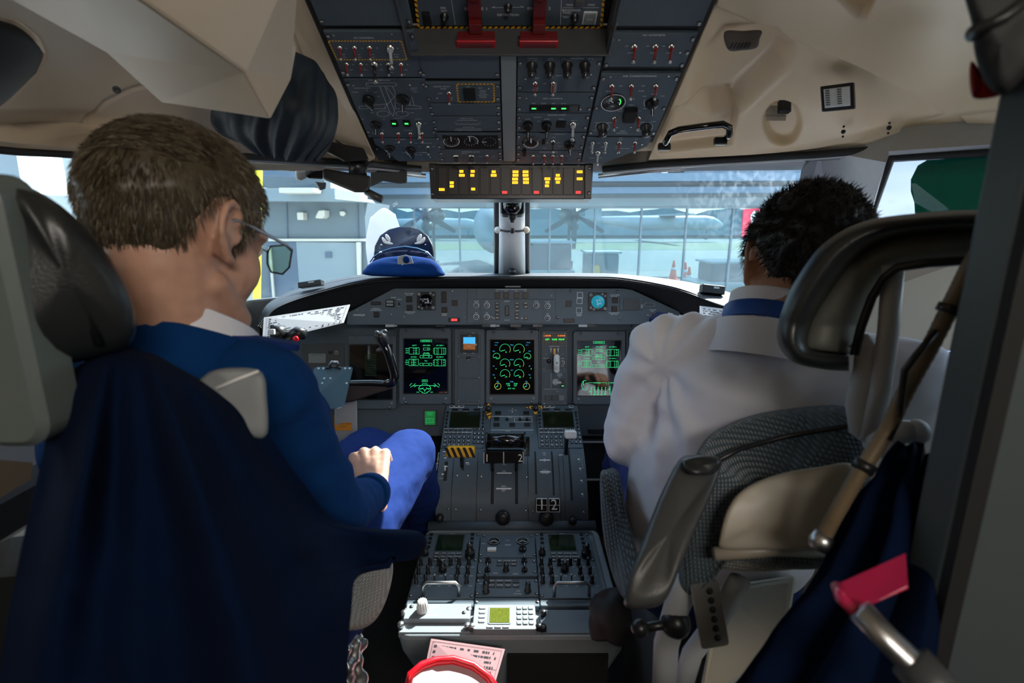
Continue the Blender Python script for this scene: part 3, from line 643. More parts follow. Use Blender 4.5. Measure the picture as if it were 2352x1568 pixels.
for x, y, t in ((570, 1197, 'PRESSURIZATION'), (517, 1225, 'DUMP'), (460, 1275, 'MAN'), (560, 1275, 'AUTO'), (435, 1322, 'DECR'), (600, 1305, 'FWD OUTFLOW')): P.text(t, x, y, 9)
P.block(238, 1325, 268, 1375, m_black, P.h, P.h+.008, 'selector'); P.done()
P = colpanel(xD0, xD1, 344, 372, 'exterior_lights_panel', 'right overhead panel lettered EXTERIOR LIGHTS with four red-booted toggles', Z2); edge_screws(P, xD0, xD1, (350, 363))
P.text('EXTERIOR LIGHTS', 470, 1358, 13, sx=1.1); P.text('RED', 435, 1376, 9)
for x in (332, 432, 510, 588): P.tog(x, 1393, 'r', 1.1)
for x, y, t in ((380, 1395, 'A/COL'), (548, 1395, 'OFF'), (635, 1395, 'OFF'), (332, 1435, 'POSN'), (432, 1430, 'WHITE'), (432, 1445, 'STROBE'), (512, 1430, 'WING'), (590, 1432, 'TAXI')): P.text(t, x, y, 8)
P.done()
# right column
P = colpanel(xR0, xR1, -50, 58, 'blank_panel', 'blank dark overhead panel above the AC control switches', Z2); edge_screws(P, xR0, xR1, (50,)); P.done()
P = colpanel(xR0, xR1, 72, 152, 'ac_control_panel', 'overhead panel lettered AC CONTROL with three red-booted toggles', Z2); edge_screws(P, xR0, xR1, (86, 117, 146))
P.text('AC CONTROL', 1420, 303, 17, sx=1.3)
for x, t in ((1243, 'EXT PWR'), (1433, 'GEN 1'), (1575, 'GEN 2')): P.tog(x, 403, 'r', 1.5); P.text('OFF', x-70, 402, 12); P.text(t, x-26, 464, 12)
P.screws([(1103, 347), (1652, 462)], False); P.done()
P = colpanel(xR0, xR1, 165, 310, 'air_conditioning_panel', 'overhead panel lettered AIR CONDITIONING with a round gauge and temperature knobs', Z2); edge_screws(P, xR0, xR1, (177, 245, 302))
P.text('AIR CONDITIONING', 1290, 673, 19, sx=1.15)
for x in (1040, 1215, 1435): P.tog(x, 760, 'r', 1.4)
for x, y, t in ((1120, 763, 'OFF'), (1320, 761, 'OFF'), (1015, 810, 'RECIRC'), (1198, 803, '1'), (1306, 806, 'BLEED'), (1413, 803, '2'), (1332, 855, 'MIN'), (1418, 835, 'NORM'), (1495, 853, 'MAX'), (1213, 933, 'CABIN'), (1118, 970, 'CAB'), (1115, 988, 'DUCT'), (1270, 970, 'FC'), (1278, 986, 'DUCT'), (1345, 965, 'BLEED'), (1160, 1070, 'AC'), (1165, 1086, 'PACKS'), (910, 1092, 'COOL'), (1017, 1092, 'WARM'), (1310, 1086, 'COOL'), (1410, 1083, 'WARM'), (885, 1162, 'F/A'), (1285, 1172, 'FLT')): P.text(t, x, y, 12, sx=1.05)
P.text('TEMP', 1135, 1169, 15, sx=1.1); P.text('CONTROL', 1130, 1187, 15, sx=1.1)
mb = MB(); a, b = P.L(1052, 905); rr_ = 92*P.k; mb.lathe([(rr_*1.12, P.h), (rr_*1.12, P.h+.003), (rr_, P.h+.004), (rr_*.95, P.h+.002), (.0001, P.h+.002)], (a, b, 0), 28)
mb.pline([(a+rr_*1.15*math.cos(R(t)), b+rr_*1.15*math.sin(R(t))) for t in range(0, 361, 15)], rr_*.07, P.h+.0035, 1)
mb.pline([(a+rr_*.7*math.cos(R(t)), b+rr_*.7*math.sin(R(t))) for t in range(-25, 46, 10)], rr_*.07, P.h+.0025, 2)
mb.line((a, b), (a-rr_*.5, b+rr_*.45), rr_*.12, P.h+.0026, 1)
for t, dx, dy in (('CAB', -.55, .15), ('FC', -.4, -.1), ('40', .42, .4), ('80', .5, 0), ('100', 0, -.5)): mb.text(t, a+dx*rr_, b+dy*rr_, rr_*.14, P.h+.0026, 1)
part('temperature_gauge', mb, [m_black, m_legend, m_greenb], P.T)
P.knob(1400, 915, 60, 'bar', rz=R(195)); P.ring(1400, 915, 72, 60, 150, 230, 4); P.block(1160, 955, 1245, 1055, m_black, P.h, P.h+.014, 'selector_knob', r=.004, ch=.002)
P.tog(1065, 1052, 'r', 1.4); P.tog(1280, 1050, 'r', 1.4)
for x in (955, 1345): P.knob(x, 1130, 50, 'stalk', .024); P.ring(x, 1130, 62, 42, -60, 240, 3); 
P.screws([(1027, 682), (1550, 675), (1232, 880), (1085, 1136), (1210, 1133)], False); P.done()
P = colpanel(xR0, xR1, 312, 372, 'warning_test_panel', 'lowest right overhead panel with five toggles in two rows above the right windshield', Z2,
             poly=[(xR0, oy(313)), (xR1-.004, oy(313)), (xR1-.008, oy(334)), (xR0+.075, oy(366)), (xR0+.06, oy(372)), (xR0, oy(372))])
for x, y, c in ((865, 1275, 'w'), (983, 1275, 'w'), (1107, 1272, 'r'), (1248, 1272, 'r')): P.tog(x, y, c, 1.25)
P.tog(912, 1360, 'w', 1.6)
for x, y, t in ((920, 1278, 'OFF'), (1120, 1232, 'TEST'), (1118, 1247, 'CAUT'), (1258, 1242, 'DIM'), (855, 1308, 'EMER'), (855, 1322, 'LIGHTS'), (975, 1312, 'SMOKING'), (1085, 1306, 'ADV'), (1130, 1325, 'CAUT/ADVSY LIGHTS'), (1235, 1305, 'BRT'), (973, 1362, 'ARM'), (862, 1412, 'FASTEN'), (945, 1412, 'BELT')): P.text(t, x, y, 10)
P.screws([(1310, 1290), (1088, 1365), (850, 1350)], False); P.done()
# fire protection panel in its recess
FP = Plane(OH.o - OH.n*0.055, OH.r, OH.u)
T = thing('fire_protection_panel', 'recessed panel lettered ENGINE 1 and ENGINE 2 with two red fire handles', 'fire panel', FP.M @ Matrix.Translation(((xC0+xD1)/2, FP.px(1176, 20)[1], 0)))
P = Panel.__new__(Panel); P.pl, P.cv, P.sx, P.sy, P.T, P.lg, P.h = FP, ID, (xC0+xD1)/2, FP.px(1176, 20)[1], T, MB(), 0.006
P.k = (FP.px(1186, 20)[0]-FP.px(1176, 20)[0])/10
P.plate([(950, -60), (1392, -60), (1385, 54), (962, 54)], m_panel, 0, 0.006); P.plate([(962, 56), (1385, 56), (1382, 112), (968, 112)], m_blackm, 0, 0.003, 'lower_plate'); P.h = .006
P.hazard([(951, -40), (1389, -40), (1380, 57), (962, 57)], 6)
P.text('ENGINE 1', 1094, 14, 7.5, sx=1.2); P.text('ENGINE 2', 1238, 13, 7.5, sx=1.2); P.text('FIRE', 1018, 12, 5); P.text('TEST', 1020, 19, 5); P.text('DETECTION', 1167, 28, 6, sx=1.1)
P.text('FWD', 1308, 5, 5); P.text('FWD', 1358, 5, 5); P.text('BAGGAGE', 1312, 17, 6, sx=1.1); P.text('FWD', 1302, 23, 6); P.text('TEST', 1299, 33, 5)
P.pl_([(1290, -20), (1287, 50)], .8); P.pl_([(1292, 11), (1376, 11)], .8); P.pl_([(1035, -20), (1046, 50)], .8); P.pl_([(1130, 11), (1203, 10)], .8); P.pl_([(1130, 11), (1137, 8)], .8); P.pl_([(1203, 10), (1196, 7)], .8)
P.btn(980, 35, 24, 30, m=m_black); P.btn(1332, 0, 26, 18, m=m_dgrey); P.btn(1354, 35, 26, 30, m=m_strip, frame=True, txt='2222', th=5)
for x, y, r_ in ((1021, 32, 9), (1320, 33, 9), (1167, 10, 9)): P.knob(x, y, r_, 'stalk', .01)
P.done()
for x in (1094, 1237):
    # grip bar hanging toward the pilots on a stem
    HP = Plane(FP.o + FP.n*.048, FP.r, FP.u); cx, cy = HP.px(x, 104); cx -= P.sx; cy -= P.sy; w2 = 46*P.k
    mb = MB().box((cx, cy + .004, .038), (w2*2-.004, .018, .018)); mb.box((cx, cy + .045, .016), (w2*.62, .075, .020)); mb.box((cx, cy+.02, .028), (w2*.62, .03, .02))
    mb.lathe([(.012, .006), (.011, .03), (.003, .032)], (cx, cy+.082, 0), 14)
    mb.merge(MB().rr(cx, cy, w2*2, .022, .002, .044, .050, .001), 1)
    part('fire_handle', mb, [mat('dark_red', (.13, .004, .006), .5), m_redh], P.T, bev=.001)
    part('handle_insert', MB().rr(cx, cy, w2*1.75, .013, .002, .0502, .0508), mat('handle_lens', (.16, .03, .04), .4), P.T)
# ------------------------------------------------------------------ caution and warning light panel
ct = thing('caution_light_panel', 'long black caution light panel with amber and red lit legends under the overhead console', 'caution panel', Matrix.Translation(at(1174, 457, 1.34)))
CP = Plane(at(1174, 416, 1.335), (1, 0, 0), (0, ST*.4, 1)); ct.matrix_basis = CP.M.copy(); WM[ct.name] = CP.M.copy()
P = Panel.__new__(Panel); P.cv = lambda x, y: (560 + x/3.36, 360 + y/3.36); P.pl, P.sx, P.sy, P.T, P.lg, P.h, P.k = CP, 0, 0, ct, MB(), .0, (CP.px(1186, 416)[0]-CP.px(1176, 416)[0])/33.6
Pi = Panel.__new__(Panel); Pi.__dict__.update(P.__dict__); Pi.cv = ID
Pi.plate([(990, 376), (1360, 376), (1358, 457), (992, 457)], m_black, -.07, 0, 'housing', .002)
Pi.plate([(986, 376), (1004, 376), (1004, 457), (990, 457)], m_black, 0, .006, 'end_bracket', .002); Pi.plate([(1342, 376), (1362, 376), (1358, 457), (1342, 457)], m_black, 0, .006, 'end_bracket', .002)
Pi.h = .006; Pi.screws([(994, 388), (994, 446), (1353, 387), (1351, 444)])
nx = 14
lamps = {(0, 3): 1, }
cells = [[] for _ in range(nx)]
for i in range(nx):
    x0 = 1005 + i*24.0; Pi.h = 0
    Pi.block(x0+1, 385, x0+23, 448, m_capk, 0, .003, 'light_column', .002, .001)
lit = [(1015, 435.5, 'INVTR'), (1038, 420, 'L'), (1038, 428, 'R'), (1060, 394, 'RUD'), (1061, 403, 'SPLR'), (1086, 394, 'RUD'), (1085, 403, 'HYD'), (1087, 434.5, 'LO'), (1134, 395, 'OIL'), (1134, 403, 'PRES'),
       (1184, 395, 'FUEL'), (1184, 403, 'FLTR'), (1183, 411.5, 'BYPS'), (1183, 419.5, 'PRESS'), (1207, 395, 'FUEL'), (1207, 403, 'FLTR'), (1208, 411.5, 'BYPS'), (1208, 419.5, 'PRESS'),
       (1257, 411, 'EMER'), (1257, 419, 'LTS'), (1256, 427, 'DIS'), (1281, 403, 'AC'), (1281, 411, 'GEN 2'), (1281, 419, 'HOT'), (1331, 395, 'DOOR'), (1331, 411, 'PARK')]
la = MB(); lk = MB()
for x, y, t in lit:
    a, b = CP.px(x, y); k = (CP.px(1186, 416)[0]-CP.px(1176, 416)[0])/10; w_ = (13 if len(t) > 3 else 9)*k
    la.add([(a-w_/2, b-2.9*k, .0034), (a+w_/2, b-2.9*k, .0034), (a+w_/2, b+2.9*k, .0034), (a-w_/2, b+2.9*k, .0034)], [(0, 1, 2, 3)]); lk.text(t, a, b, 3.0*k, .0038, 0, .9)
for x, y in ((1159, 442), (1232, 442), (1328, 442)):
    a, b = CP.px(x, y); w_ = 11*k; lr = MB().add([(a-w_/2, b-2.6*k, .0034), (a+w_/2, b-2.6*k, .0034), (a+w_/2, b+2.6*k, .0034), (a-w_/2, b+2.6*k, .0034)], [(0, 1, 2, 3)]); lk.text('FIRE', a, b, 2.6*k, .0038, 0, .9); part('red_legend', lr, m_redl, ct)
part('amber_legends', la, m_amber, ct); part('legend', lk, mat('lamp_print', (.12, .04, .0), .6), ct)
# ------------------------------------------------------------------ glareshield
UPA = (0, ST, CT)
GS = [[(590, 742, 1.580), (622, 692, 1.660), (712, 655, 1.828), (838, 630, 1.970), (1000, 627, 2.030), (1176, 627, 2.050), (1350, 627, 2.030), (1435, 630, 1.990), (1560, 644, 1.860), (1650, 664, 1.793), (1745, 694, 1.660)],
      [(592, 744, 1.500), (626, 697, 1.560), (716, 662, 1.671), (843, 635, 1.780), (1000, 633, 1.800), (1176, 633, 1.800), (1350, 633, 1.800), (1435, 634, 1.780), (1560, 651, 1.740), (1650, 675, 1.633), (1742, 706, 1.540)],
      [(596, 748, 1.460), (634, 705, 1.510), (722, 673, 1.595), (850, 643, 1.645), (1000, 638, 1.655), (1176, 637, 1.655), (1350, 637, 1.655), (1435, 641, 1.650), (1552, 662, 1.630), (1642, 693, 1.559), (1735, 724, 1.480)],
      [(598, 758, 1.470), (640, 716, 1.520), (730, 684, 1.610), (856, 652, 1.655), (1000, 645, 1.665), (1176, 644, 1.665), (1350, 645, 1.665), (1435, 648, 1.660), (1550, 672, 1.640), (1638, 706, 1.571), (1730, 742, 1.490)],
      [(602, 800, 1.530), (655, 768, 1.590), (745, 738, 1.680), (862, 690, 1.700), (1000, 664, 1.700), (1176, 663, 1.700), (1350, 664, 1.700), (1437, 664, 1.700), (1540, 712, 1.700), (1630, 752, 1.627), (1725, 785, 1.530)]]
mb = surf(GS, 120, 40)
o = single('glareshield', mb, m_gshield, 'long black padded glareshield hood curving over the instrument panel', 'glareshield'); solid(o, 0.008, 1)
GL = Plane(at(1176, 784, 1.68), (1, 0, 0), UPA)
Z3 = lambda x, y: (580 + x/3.794, 620 + y/3.794)
Z4 = lambda x, y: (1100 + x/3.794, 620 + y/3.794)
P = Panel(GL, Z4, 290, 310, 'guidance_switch_panel', 'long grey switch panel under the black hood with two square clocks', 'instrument panel')
Q = Panel(GL, Z3, 0, 0, '', '', '', parent=P)
PI = Panel(GL, ID, 0, 0, '', '', '', parent=P)
PI.plate([(796, 746), (798, 718), (905, 662), (1430, 662), (1452, 665), (1560, 715), (1566, 728), (1545, 745)], m_panel2, -.03, 0, ch=.0015)
for q in (P, Q, PI): q.h = 0; q.lg = P.lg
P.block(-20, 162, 667, 254, m_panel2, 0, .002, 'upper_plate'); P.block(0-105, 258, 665, 462, m_panel2, 0, .003, 'flight_guidance_plate')
for q in (P, Q): q.h = .002
P.text('POWERED FLIGHT CONTROL SHUTOFFS', 283, 171, 9.5, sx=1.1)
for x, t in ((160, 'RUD 1'), (237, 'SPLR 1'), (328, 'SPLR 2'), (405, 'RUD 2')): P.btn(x, 222, 50, 56, m=m_capk); P.text(t, x, 184, 7)
PI.block(1160, 656.5, 1196, 660, m_strip, .0, .004, 'light_bar')
for q in (P, Q): q.h = .003
for x, y, t in ((1950, 308, 'COURSE'), (2042, 308, 'HDG'), (1950, 408, 'HDG'), (2042, 408, 'SPD')): Q.knob(x, y, 22, 'ring', .012); Q.text(t, x, y-36, 8)
for x, y, t in ((500, 308, 'ALT SEL'), (597, 314, 'COURSE'), (597, 418, 'HDG')): P.knob(x, y, 22, 'ring', .012); P.text(t, x, y-36, 8)
for x, ys in ((160, (290, 322, 355, 387, 418)), (332, (290, 322, 355, 387, 418)), (408, (290, 322, 420))):
    for y in ys: P.btn(x, y, 38, 26, txt={290: 'NAV', 322: 'APP', 355: 'VNAV', 387: 'ALT', 418: 'STBY', 420: 'IAS'}[y], th=9)
P.block(228, 310, 262, 400, m_black, .002, .006, 'thumb_wheel', .004, .002); P.text('NOSE DN', 245, 273, 8); P.text('NOSE UP', 245, 437, 8)
Q.pl_([(2066, 408), (2085, 408), (2105, 422), (2120, 422)], 3); P.pl_([(388, 420), (370, 420), (378, 410), (370, 420), (378, 430)], 3); P.pl_([(668, 162), (668, 462)], 2, 2); Q.pl_([(1873, 160), (1873, 445)], 3, 2); Q.pl_([(1990, 262), (1990, 445)], 1.5, 2); P.pl_([(552, 262), (552, 462)], 1.5, 2)
for q in (P, Q): q.h = 0
for x, y, a, b in ((1075, 290, 90, 30), (1080, 388, 50, 50), (1365, 255, 52, 52), (1368, 328, 50, 50), (1668, 211, 48, 48), (1668, 262, 48, 48), (1672, 347, 48, 50), (1762, 288, 50, 50)): Q.btn(x, y, a, b, m=m_capk)
for x, y in ((880, 218), (877, 270), (872, 352)): P.btn(x, y, 50, 50, m=m_panel2, frame=True)
for x, y, a, b in ((782, 293, 50, 50), (1185, 263, 52, 52), (1180, 338, 50, 50), (785, 440, 100, 34)): P.btn(x, y, a, b, m=m_capk)
Q.block(1162, 258, 1238, 322, m_black, 0, .005, 'indicator'); Q.block(1170, 266, 1228, 286, m_strip, .005, .0055, 'indicator_window'); Q.block(1170, 294, 1228, 313, m_strip, .005, .0055, 'indicator_window'); Q.tog(1280, 292, 'b', 1.1)
Q.block(1708, 416, 1808, 452, m_black, 0, .003, 'red_readout'); Q.block(1732, 424, 1784, 444, m_redl, .003, .0034, 'readout_digits', .0005, .0001)
for x, y, t in ((1230, 240, 'SPOILER'), (1280, 256, 'FLIGHT'), (1365, 205, 'STICK PUSHER'), (1365, 217, 'SHUT OFF'), (1372, 366, 'ELEVATOR TRIM'), (1375, 378, 'SHUT OFF'), (1672, 383, 'TERRAIN'), (1672, 395, 'INHIBIT'), (1075, 337, 'PROPELLER'), (1075, 350, 'GROUND RANGE')): Q.text(t, x, y, 9)
for x, y, t in ((1185, 218, 'STICK PUSHER'), (1178, 230, 'SHUT OFF'), (1178, 374, 'ELEVATOR TRIM'), (1178, 386, 'SHUT OFF'), (872, 388, 'TERRAIN'), (872, 398, 'INHIBIT'), (1515, 347, 'ANTI SKID'), (1512, 360, 'TEST'), (1472, 393, 'ON'), (1508, 427, 'OFF')): P.text(t, x, y, 9)
Q.text('N444QX', 930, 392, 17, sx=1.15); P.text('N444QX', 1645, 422, 17, sx=1.15)
for q, x, y, sc in ((Q, 1515, 270, m_screen), (P, 1035, 278, mat('clock_face_blue', (.01, .16, .22), .1, emit=(.02, .35, .5), es=.35))):
    q.block(x-80, y-78, x+80, y+78, m_black, 0, .006, 'clock_bezel', .004, .001)
    a, b = q.L(x, y); r_ = 58*q.k; part('clock_glass', MB().lathe([(r_, .006), (r_*.97, .0075), (.0001, .0078)], (a, b, 0), 28), sc, q.T)
    g = MB(); q.text('16:42', x, y-14, 15, mb=g, z=.0082); q.text('2544', x+8, y+16, 15, mb=g, z=.0082); part('clock_digits', g, mat('clock_digits', (.4, .45, .5), .5, emit=(.5, .6, .7), es=.25), q.T)
    q.h = .006
    for dx, dy in ((-62, -60), (62, 60)): q.knob(x+dx, y+dy, 11, 'ring', .004)
    for dx, dy in ((62, -52), (38, -66), (-62, 52), (-36, 66), (4, 50)): q.knob(x+dx, y+dy, 8, 'ring', .003, name='push_button')
    q.h = 0
P.block(1228, 240, 1430, 350, m_panel2, 0, .004, 'card_holder'); P.block(1255, 252, 1392, 346, m_dgrey, .004, .007, 'holder_lid'); P.block(1402, 298, 1428, 334, m_strip, .004, .009, 'latch'); P.block(1437, 284, 1532, 318, m_strip, 0, .003, 'readout')
P.block(1447, 290, 1524, 312, m_dgrey, .003, .0035, 'readout_window'); P.tog(1508, 392, 'r', 1.5, tilt=-.3)
P.screws([(800, 183), (1208, 187), (630, 222), (690, 415), (1230, 424), (1652, 366), (655, 292), (655, 415)]); Q.screws([(1342, 182), (1743, 182), (1322, 408), (1852, 411), (913, 351), (1213, 387)], False); P.done()
# small lamps and stubs hanging under the panel edge
us = (897, 1008, 1118, 1132, 1182, 1230, 1338, 1355, 1460)
for i, u in enumerate(us):
    mb = MB().box((0, 0, .004), (.018 if i % 2 else .028, .008, .014)).box((.016, 0, .001), (.012, .005, .008)); T = at(u, 748, 1.685)
    part('legend_light', mb, m_lgrey if i % 3 == 0 else m_black, P.T).location = WM[P.T.name].inverted() @ T
# ------------------------------------------------------------------ checklists in the map holders
m_paper = mat('paper', (.72, .73, .76), .6, var=.02)
m_ink = mat('print_ink', (.05, .05, .06), .7)
def sheet(name, quad, label, cat, rows, t=.002, m=m_paper, seed=1, dark=()):
    rnd = random.Random(seed); c = [at(*q) for q in quad]      # TL TR BR BL
    X = (c[1]-c[0]); Y = (c[3]-c[0]); N_ = X.cross(Y).normalized()
    if N_.dot(CAM - c[0]) < 0: N_ = -N_
    T = thing(name, label, cat, Matrix.Translation(c[3]))
    f = lambda a, b, h=0: c[0].lerp(c[1], a).lerp(c[3].lerp(c[2], a), b) + N_ * h
    mb = MB().add([f(0, 0, 0), f(1, 0, 0), f(1, 1, 0), f(0, 1, 0), f(0, 0, -t), f(1, 0, -t), f(1, 1, -t), f(0, 1, -t)], [(0, 1, 2, 3), (4, 7, 6, 5), (0, 4, 5, 1), (1, 5, 6, 2), (2, 6, 7, 3), (3, 7, 4, 0)])
    part('page', mb, m, T, world=True)
    g = MB()
    def bar(a0, b0, a1, b1): g.add([f(a0, b0, .0006), f(a1, b0, .0006), f(a1, b1, .0006), f(a0, b1, .0006)], [(0, 1, 2, 3)])
    for i in range(rows):
        b0 = .10 + .8*i/rows; a_ = .06
        while a_ < .9:
            w_ = rnd.uniform(.012, .07); bar(a_, b0, min(.94, a_+w_), b0 + .35/rows); a_ += w_ + rnd.choice((.008, .01, .05))
    for a0, b0, a1, b1 in dark: bar(a0, b0, a1, b1)
    for a_ in (.035, .965): bar(a_, .04, a_+.003, .96)
    for b_ in (.04, .45, .95): bar(.035, b_, .965, b_+.008)
    part('print', g, m_ink, T, world=True); return T
sheet('checklist_card', [(606, 729, 1.44), (804, 699, 1.50), (789, 741, 1.46), (602, 786, 1.40)], 'long white checklist card propped under the glareshield beside the left control yoke', 'checklist', 9, seed=3, dark=[(.72, .8, .74, .97), (.8, .8, .81, .97), (.87, .8, .88, .97), (.94, .8, .95, .97)])
sheet('checklist_card', [(1607, 702, 1.46), (1735, 718, 1.42), (1735, 775, 1.38), (1607, 752, 1.42)], 'white checklist card behind the shoulder of the pilot in the white shirt', 'checklist', 8, seed=5, dark=[(.4, .3, .95, .34), (.4, .42, .95, .45)])
# ------------------------------------------------------------------ main instrument panel
MP = Plane(at(1176, 784, 1.77), (1, 0, 0), UPA)
T = thing('main_instrument_panel', 'wide dark grey main instrument panel carrying the row of tall displays', 'instrument panel', MP.M.copy())
def mp(u, v): return MP.px(u, v)
mb = MB().prism([mp(598, 742), mp(1752, 742), mp(1752, 1003), mp(598, 1003)], -.03, -.012, .002); part('panel_board', mb, m_panel, T)
for u in (909, 1042, 1112, 1240, 1303, 1440):
    mb = MB().box((mp(u, 0)[0], (mp(0, 757)[1]+mp(0, 926)[1])/2, -.006), (.006, mp(0, 757)[1]-mp(0, 926)[1], .014)); part('divider_rib', mb, m_dgrey, T, bev=.001)
a, b = mp(1352, 985), mp(1424, 998); part('stowage_slot', MB().rr((a[0]+b[0])/2, (a[1]+b[1])/2, b[0]-a[0], .018, .006, -.012, -.008, .002), m_black, T)
mb = MB(); 
for u0, u1, v0, v1 in ((1338, 1420, 1012, 1015), (1345, 1415, 1098, 1101)): a, b = mp(u0, v0), mp(u1, v1); mb.box(((a[0]+b[0])/2, (a[1]+b[1])/2, .01), (b[0]-a[0], a[1]-b[1], .01))
part('drawer_edge', mb, m_lgrey, T)
a, b = mp(1336, 1010), mp(1425, 1105); part('drawer', MB().box(((a[0]+b[0])/2, (a[1]+b[1])/2, -.02), (b[0]-a[0], a[1]-b[1], .05)), m_blackm, T, bev=.004)
def screen_of(T): return next((c for c in T.children if c.name.split('.')[0] == 'screen'), T)
def DU(cv, b, s, name, label):
    P = Panel(MP, cv, (b[0]+b[2])/2, (b[1]+b[3])/2, name, label, 'display'); P.h = 0
    x0, y0, x1, y1 = P.rect(*b); part('bezel', MB().prism([(x0+.006, y0), (x1-.006, y0), (x1, y0+.006), (x1, y1-.006), (x1-.006, y1), (x0+.006, y1), (x0, y1-.006), (x0, y0+.006)], -.012, .006, .002), m_panel2, P.T)
    u0, v0, u1, v1 = P.rect(*s); mb = MB(); mb.pline([(u0, v0), (u1, v0), (u1, v1), (u0, v1)], .004, .0066, 0, True); part('screen_frame', mb, m_black, P.T)
    P.block(s[0], s[1], s[2], s[3], m_screen, .005, .0064, 'screen', .001, .0003)
    P.h = .006; dx = (b[2]-b[0]); P.screws([(b[0]+dx*.14, b[1]+22), (b[2]-dx*.14, b[1]+22), (b[0]+dx*.14, b[3]-18), (b[2]-dx*.14, b[3]-18)])
    for xx in (b[0]+dx*.1, b[2]-dx*.1): P.knob(xx, b[3]-50, 7, 'ring', .0015, name='light_sensor')
    P.h = .0070; return P
def epage(P, ox, oy, bottom):
    g = MB(); X = lambda x: x + ox; Y = lambda y: y + oy
    def tx(t, x, y, h=11): P.text(t, X(x), Y(y), h, mb=g)
    def bx(x0, y0, x1, y1, w=2.2): P.pl_([(X(x0), Y(y0)), (X(x1), Y(y0)), (X(x1), Y(y1)), (X(x0), Y(y1))], w, mb=g, closed=True)
    bx(1468, 609, 1565, 625); tx('ELECTRICAL', 1516, 617, 9)
    tx('BATT', 1415, 657); tx('APU GEN', 1520, 657); tx('AC GEN 1', 1638, 657); tx('DC BUS', 1408, 757, 10); tx('DC GEN', 1518, 722, 9); tx('TRU', 1514, 791, 10); tx('AC GEN 2', 1635, 757, 10)
    bx(1368, 676, 1456, 732); bx(1492, 678, 1547, 697); bx(1588, 678, 1686, 734); bx(1490, 728, 1545, 740); bx(1464, 743, 1566, 765); bx(1366, 775, 1448, 832); bx(1461, 811, 1566, 832); bx(1586, 778, 1684, 834)
    for x in (1428, 1408): P.pl_([(X(x), Y(676 if x > 1410 else 775)), (X(x), Y(732 if x > 1410 else 832))], 2, mb=g)
    P.pl_([(X(1620), Y(678)), (X(1620), Y(734))], 2, mb=g); P.pl_([(X(1650), Y(678)), (X(1650), Y(734))], 2, mb=g); P.pl_([(X(1618), Y(778)), (X(1618), Y(834))], 2, mb=g); P.pl_([(X(1650), Y(778)), (X(1650), Y(834))], 2, mb=g)
    for i, (t, q) in enumerate((('MAIN', '02 +18'), ('AUX', '01 +19'), ('STBY', '01 +18'))): tx(t, 1350, 685+18*i, 9); tx(q, 1420, 685+18*i, 9)
    for i, (t, q) in enumerate((('ESS', '27.4 27.4'), ('MAIN', '28.4 28.4'), ('SEC', '28.2 27.4'))): tx(t, 1348, 785+18*i, 9); tx(q, 1407, 785+18*i, 9)
    for y0 in (687, 788):
        for i, t in enumerate('ABC'): tx(t, 1580, y0+18*i, 9); tx('0', 1607, y0+18*i, 9); tx('.00', 1669, y0+18*i, 9)
    tx('.00', 1530, 688, 8); tx('00', 1492, 754, 9); tx('00', 1540, 754, 9); tx('00', 1490, 822, 9); tx('00', 1540, 822, 9)
    if bottom == 'pfcs':
        bx(1480, 954, 1528, 972, 1.8); tx('PFCS', 1504, 963, 10); tx('SPOILERS', 1504, 990, 8)
        for dx, sg in ((-1, 1), (1, -1)):
            c = 1504
            P.ring(c+dx*105, 1008, 24, 22, 100 if dx < 0 else 80, 180 if dx < 0 else 0, 3, mb=g); P.ring(c+dx*75, 1010, 22, 22, 100 if dx < 0 else 80, 180 if dx < 0 else 0, 3, mb=g)
            P.pl_([(c+dx*125, 1020), (c+dx*100, 1005), (c, 1003)], 3, mb=g); P.pl_([(c+dx*50, 1030), (c+dx*20, 1030), (c, 1045)], 3, mb=g); tx('RUD' if dx < 0 else 'ELEV', c+dx*60, 1062, 8)
            P.pl_([(c+dx*90, 1016), (c+dx*70, 1002)], 3, mb=g); P.pl_([(c+dx*38, 1038), (c+dx*12, 1024)], 3, mb=g)
        P.ring(1504, 1030, 52, 34, 110, 250, 3, mb=g); P.ring(1504, 1030, 52, 34, -70, 70, 3, mb=g); P.pl_([(1504, 1040), (1504, 1058)], 4, mb=g); P.ring(1504, 1062, 24, 8, 180, 360, 3, mb=g)
    else:
        P.ring(920, 1002, 26, 42, 60, 360, 3, mb=g); P.pl_([(910, 965), (908, 1002)], 4, mb=g); P.pl_([(950, 980), (1110, 980), (1110, 995)], 2, mb=g); P.pl_([(1127, 995), (1127, 980), (1220, 980), (1220, 995)], 2, mb=g); P.text('HYD PRESS', 1028, 982, 9, mb=g); P.text('HYD QTY', 1172, 982, 9, mb=g); P.text('FLAP', 938, 985, 8, mb=g)
        for x in (975, 1006, 1035, 1066, 1098, 1138, 1172, 1206):
            P.pl_([(x, 1018 if x < 1100 else 1010), (x, 1085)], 3.5, mb=g)
            for y in (1020, 1036, 1053, 1069, 1084): P.pl_([(x, y), (x+8, y)], 2.5, mb=g)
        for x, y in ((968, 1058), (1000, 1084), (1030, 1083), (1066, 1084), (1095, 1080), (1135, 1037), (1172, 1031), (1203, 1025)): P.pl_([(x-9, y), (x+3, y)], 6, mb=g)
    part('symbols', g, m_green, screen_of(P.T))
P = DU(Z3, (840, 572, 1256, 1210), (850, 650, 1222, 1126), 'display_unit', 'dark display behind the left control yoke, leftmost of the row of displays')
g = MB()
for i in range(14): P.pl_([(985, 735+i*14), (1085, 735+i*14)], 5, mb=g)
part('symbols', g, mat('dim_green', (0, .02, 0), .5, emit=(.01, .10, .02), es=.05), P.T); P.done()
P = DU(Z3, (1278, 505, 1732, 1168), (1320, 597, 1705, 1074), 'display_unit', 'display with a green electrical page, first one right of the left control yoke'); epage(P, 0, 0, 'pfcs'); P.done()
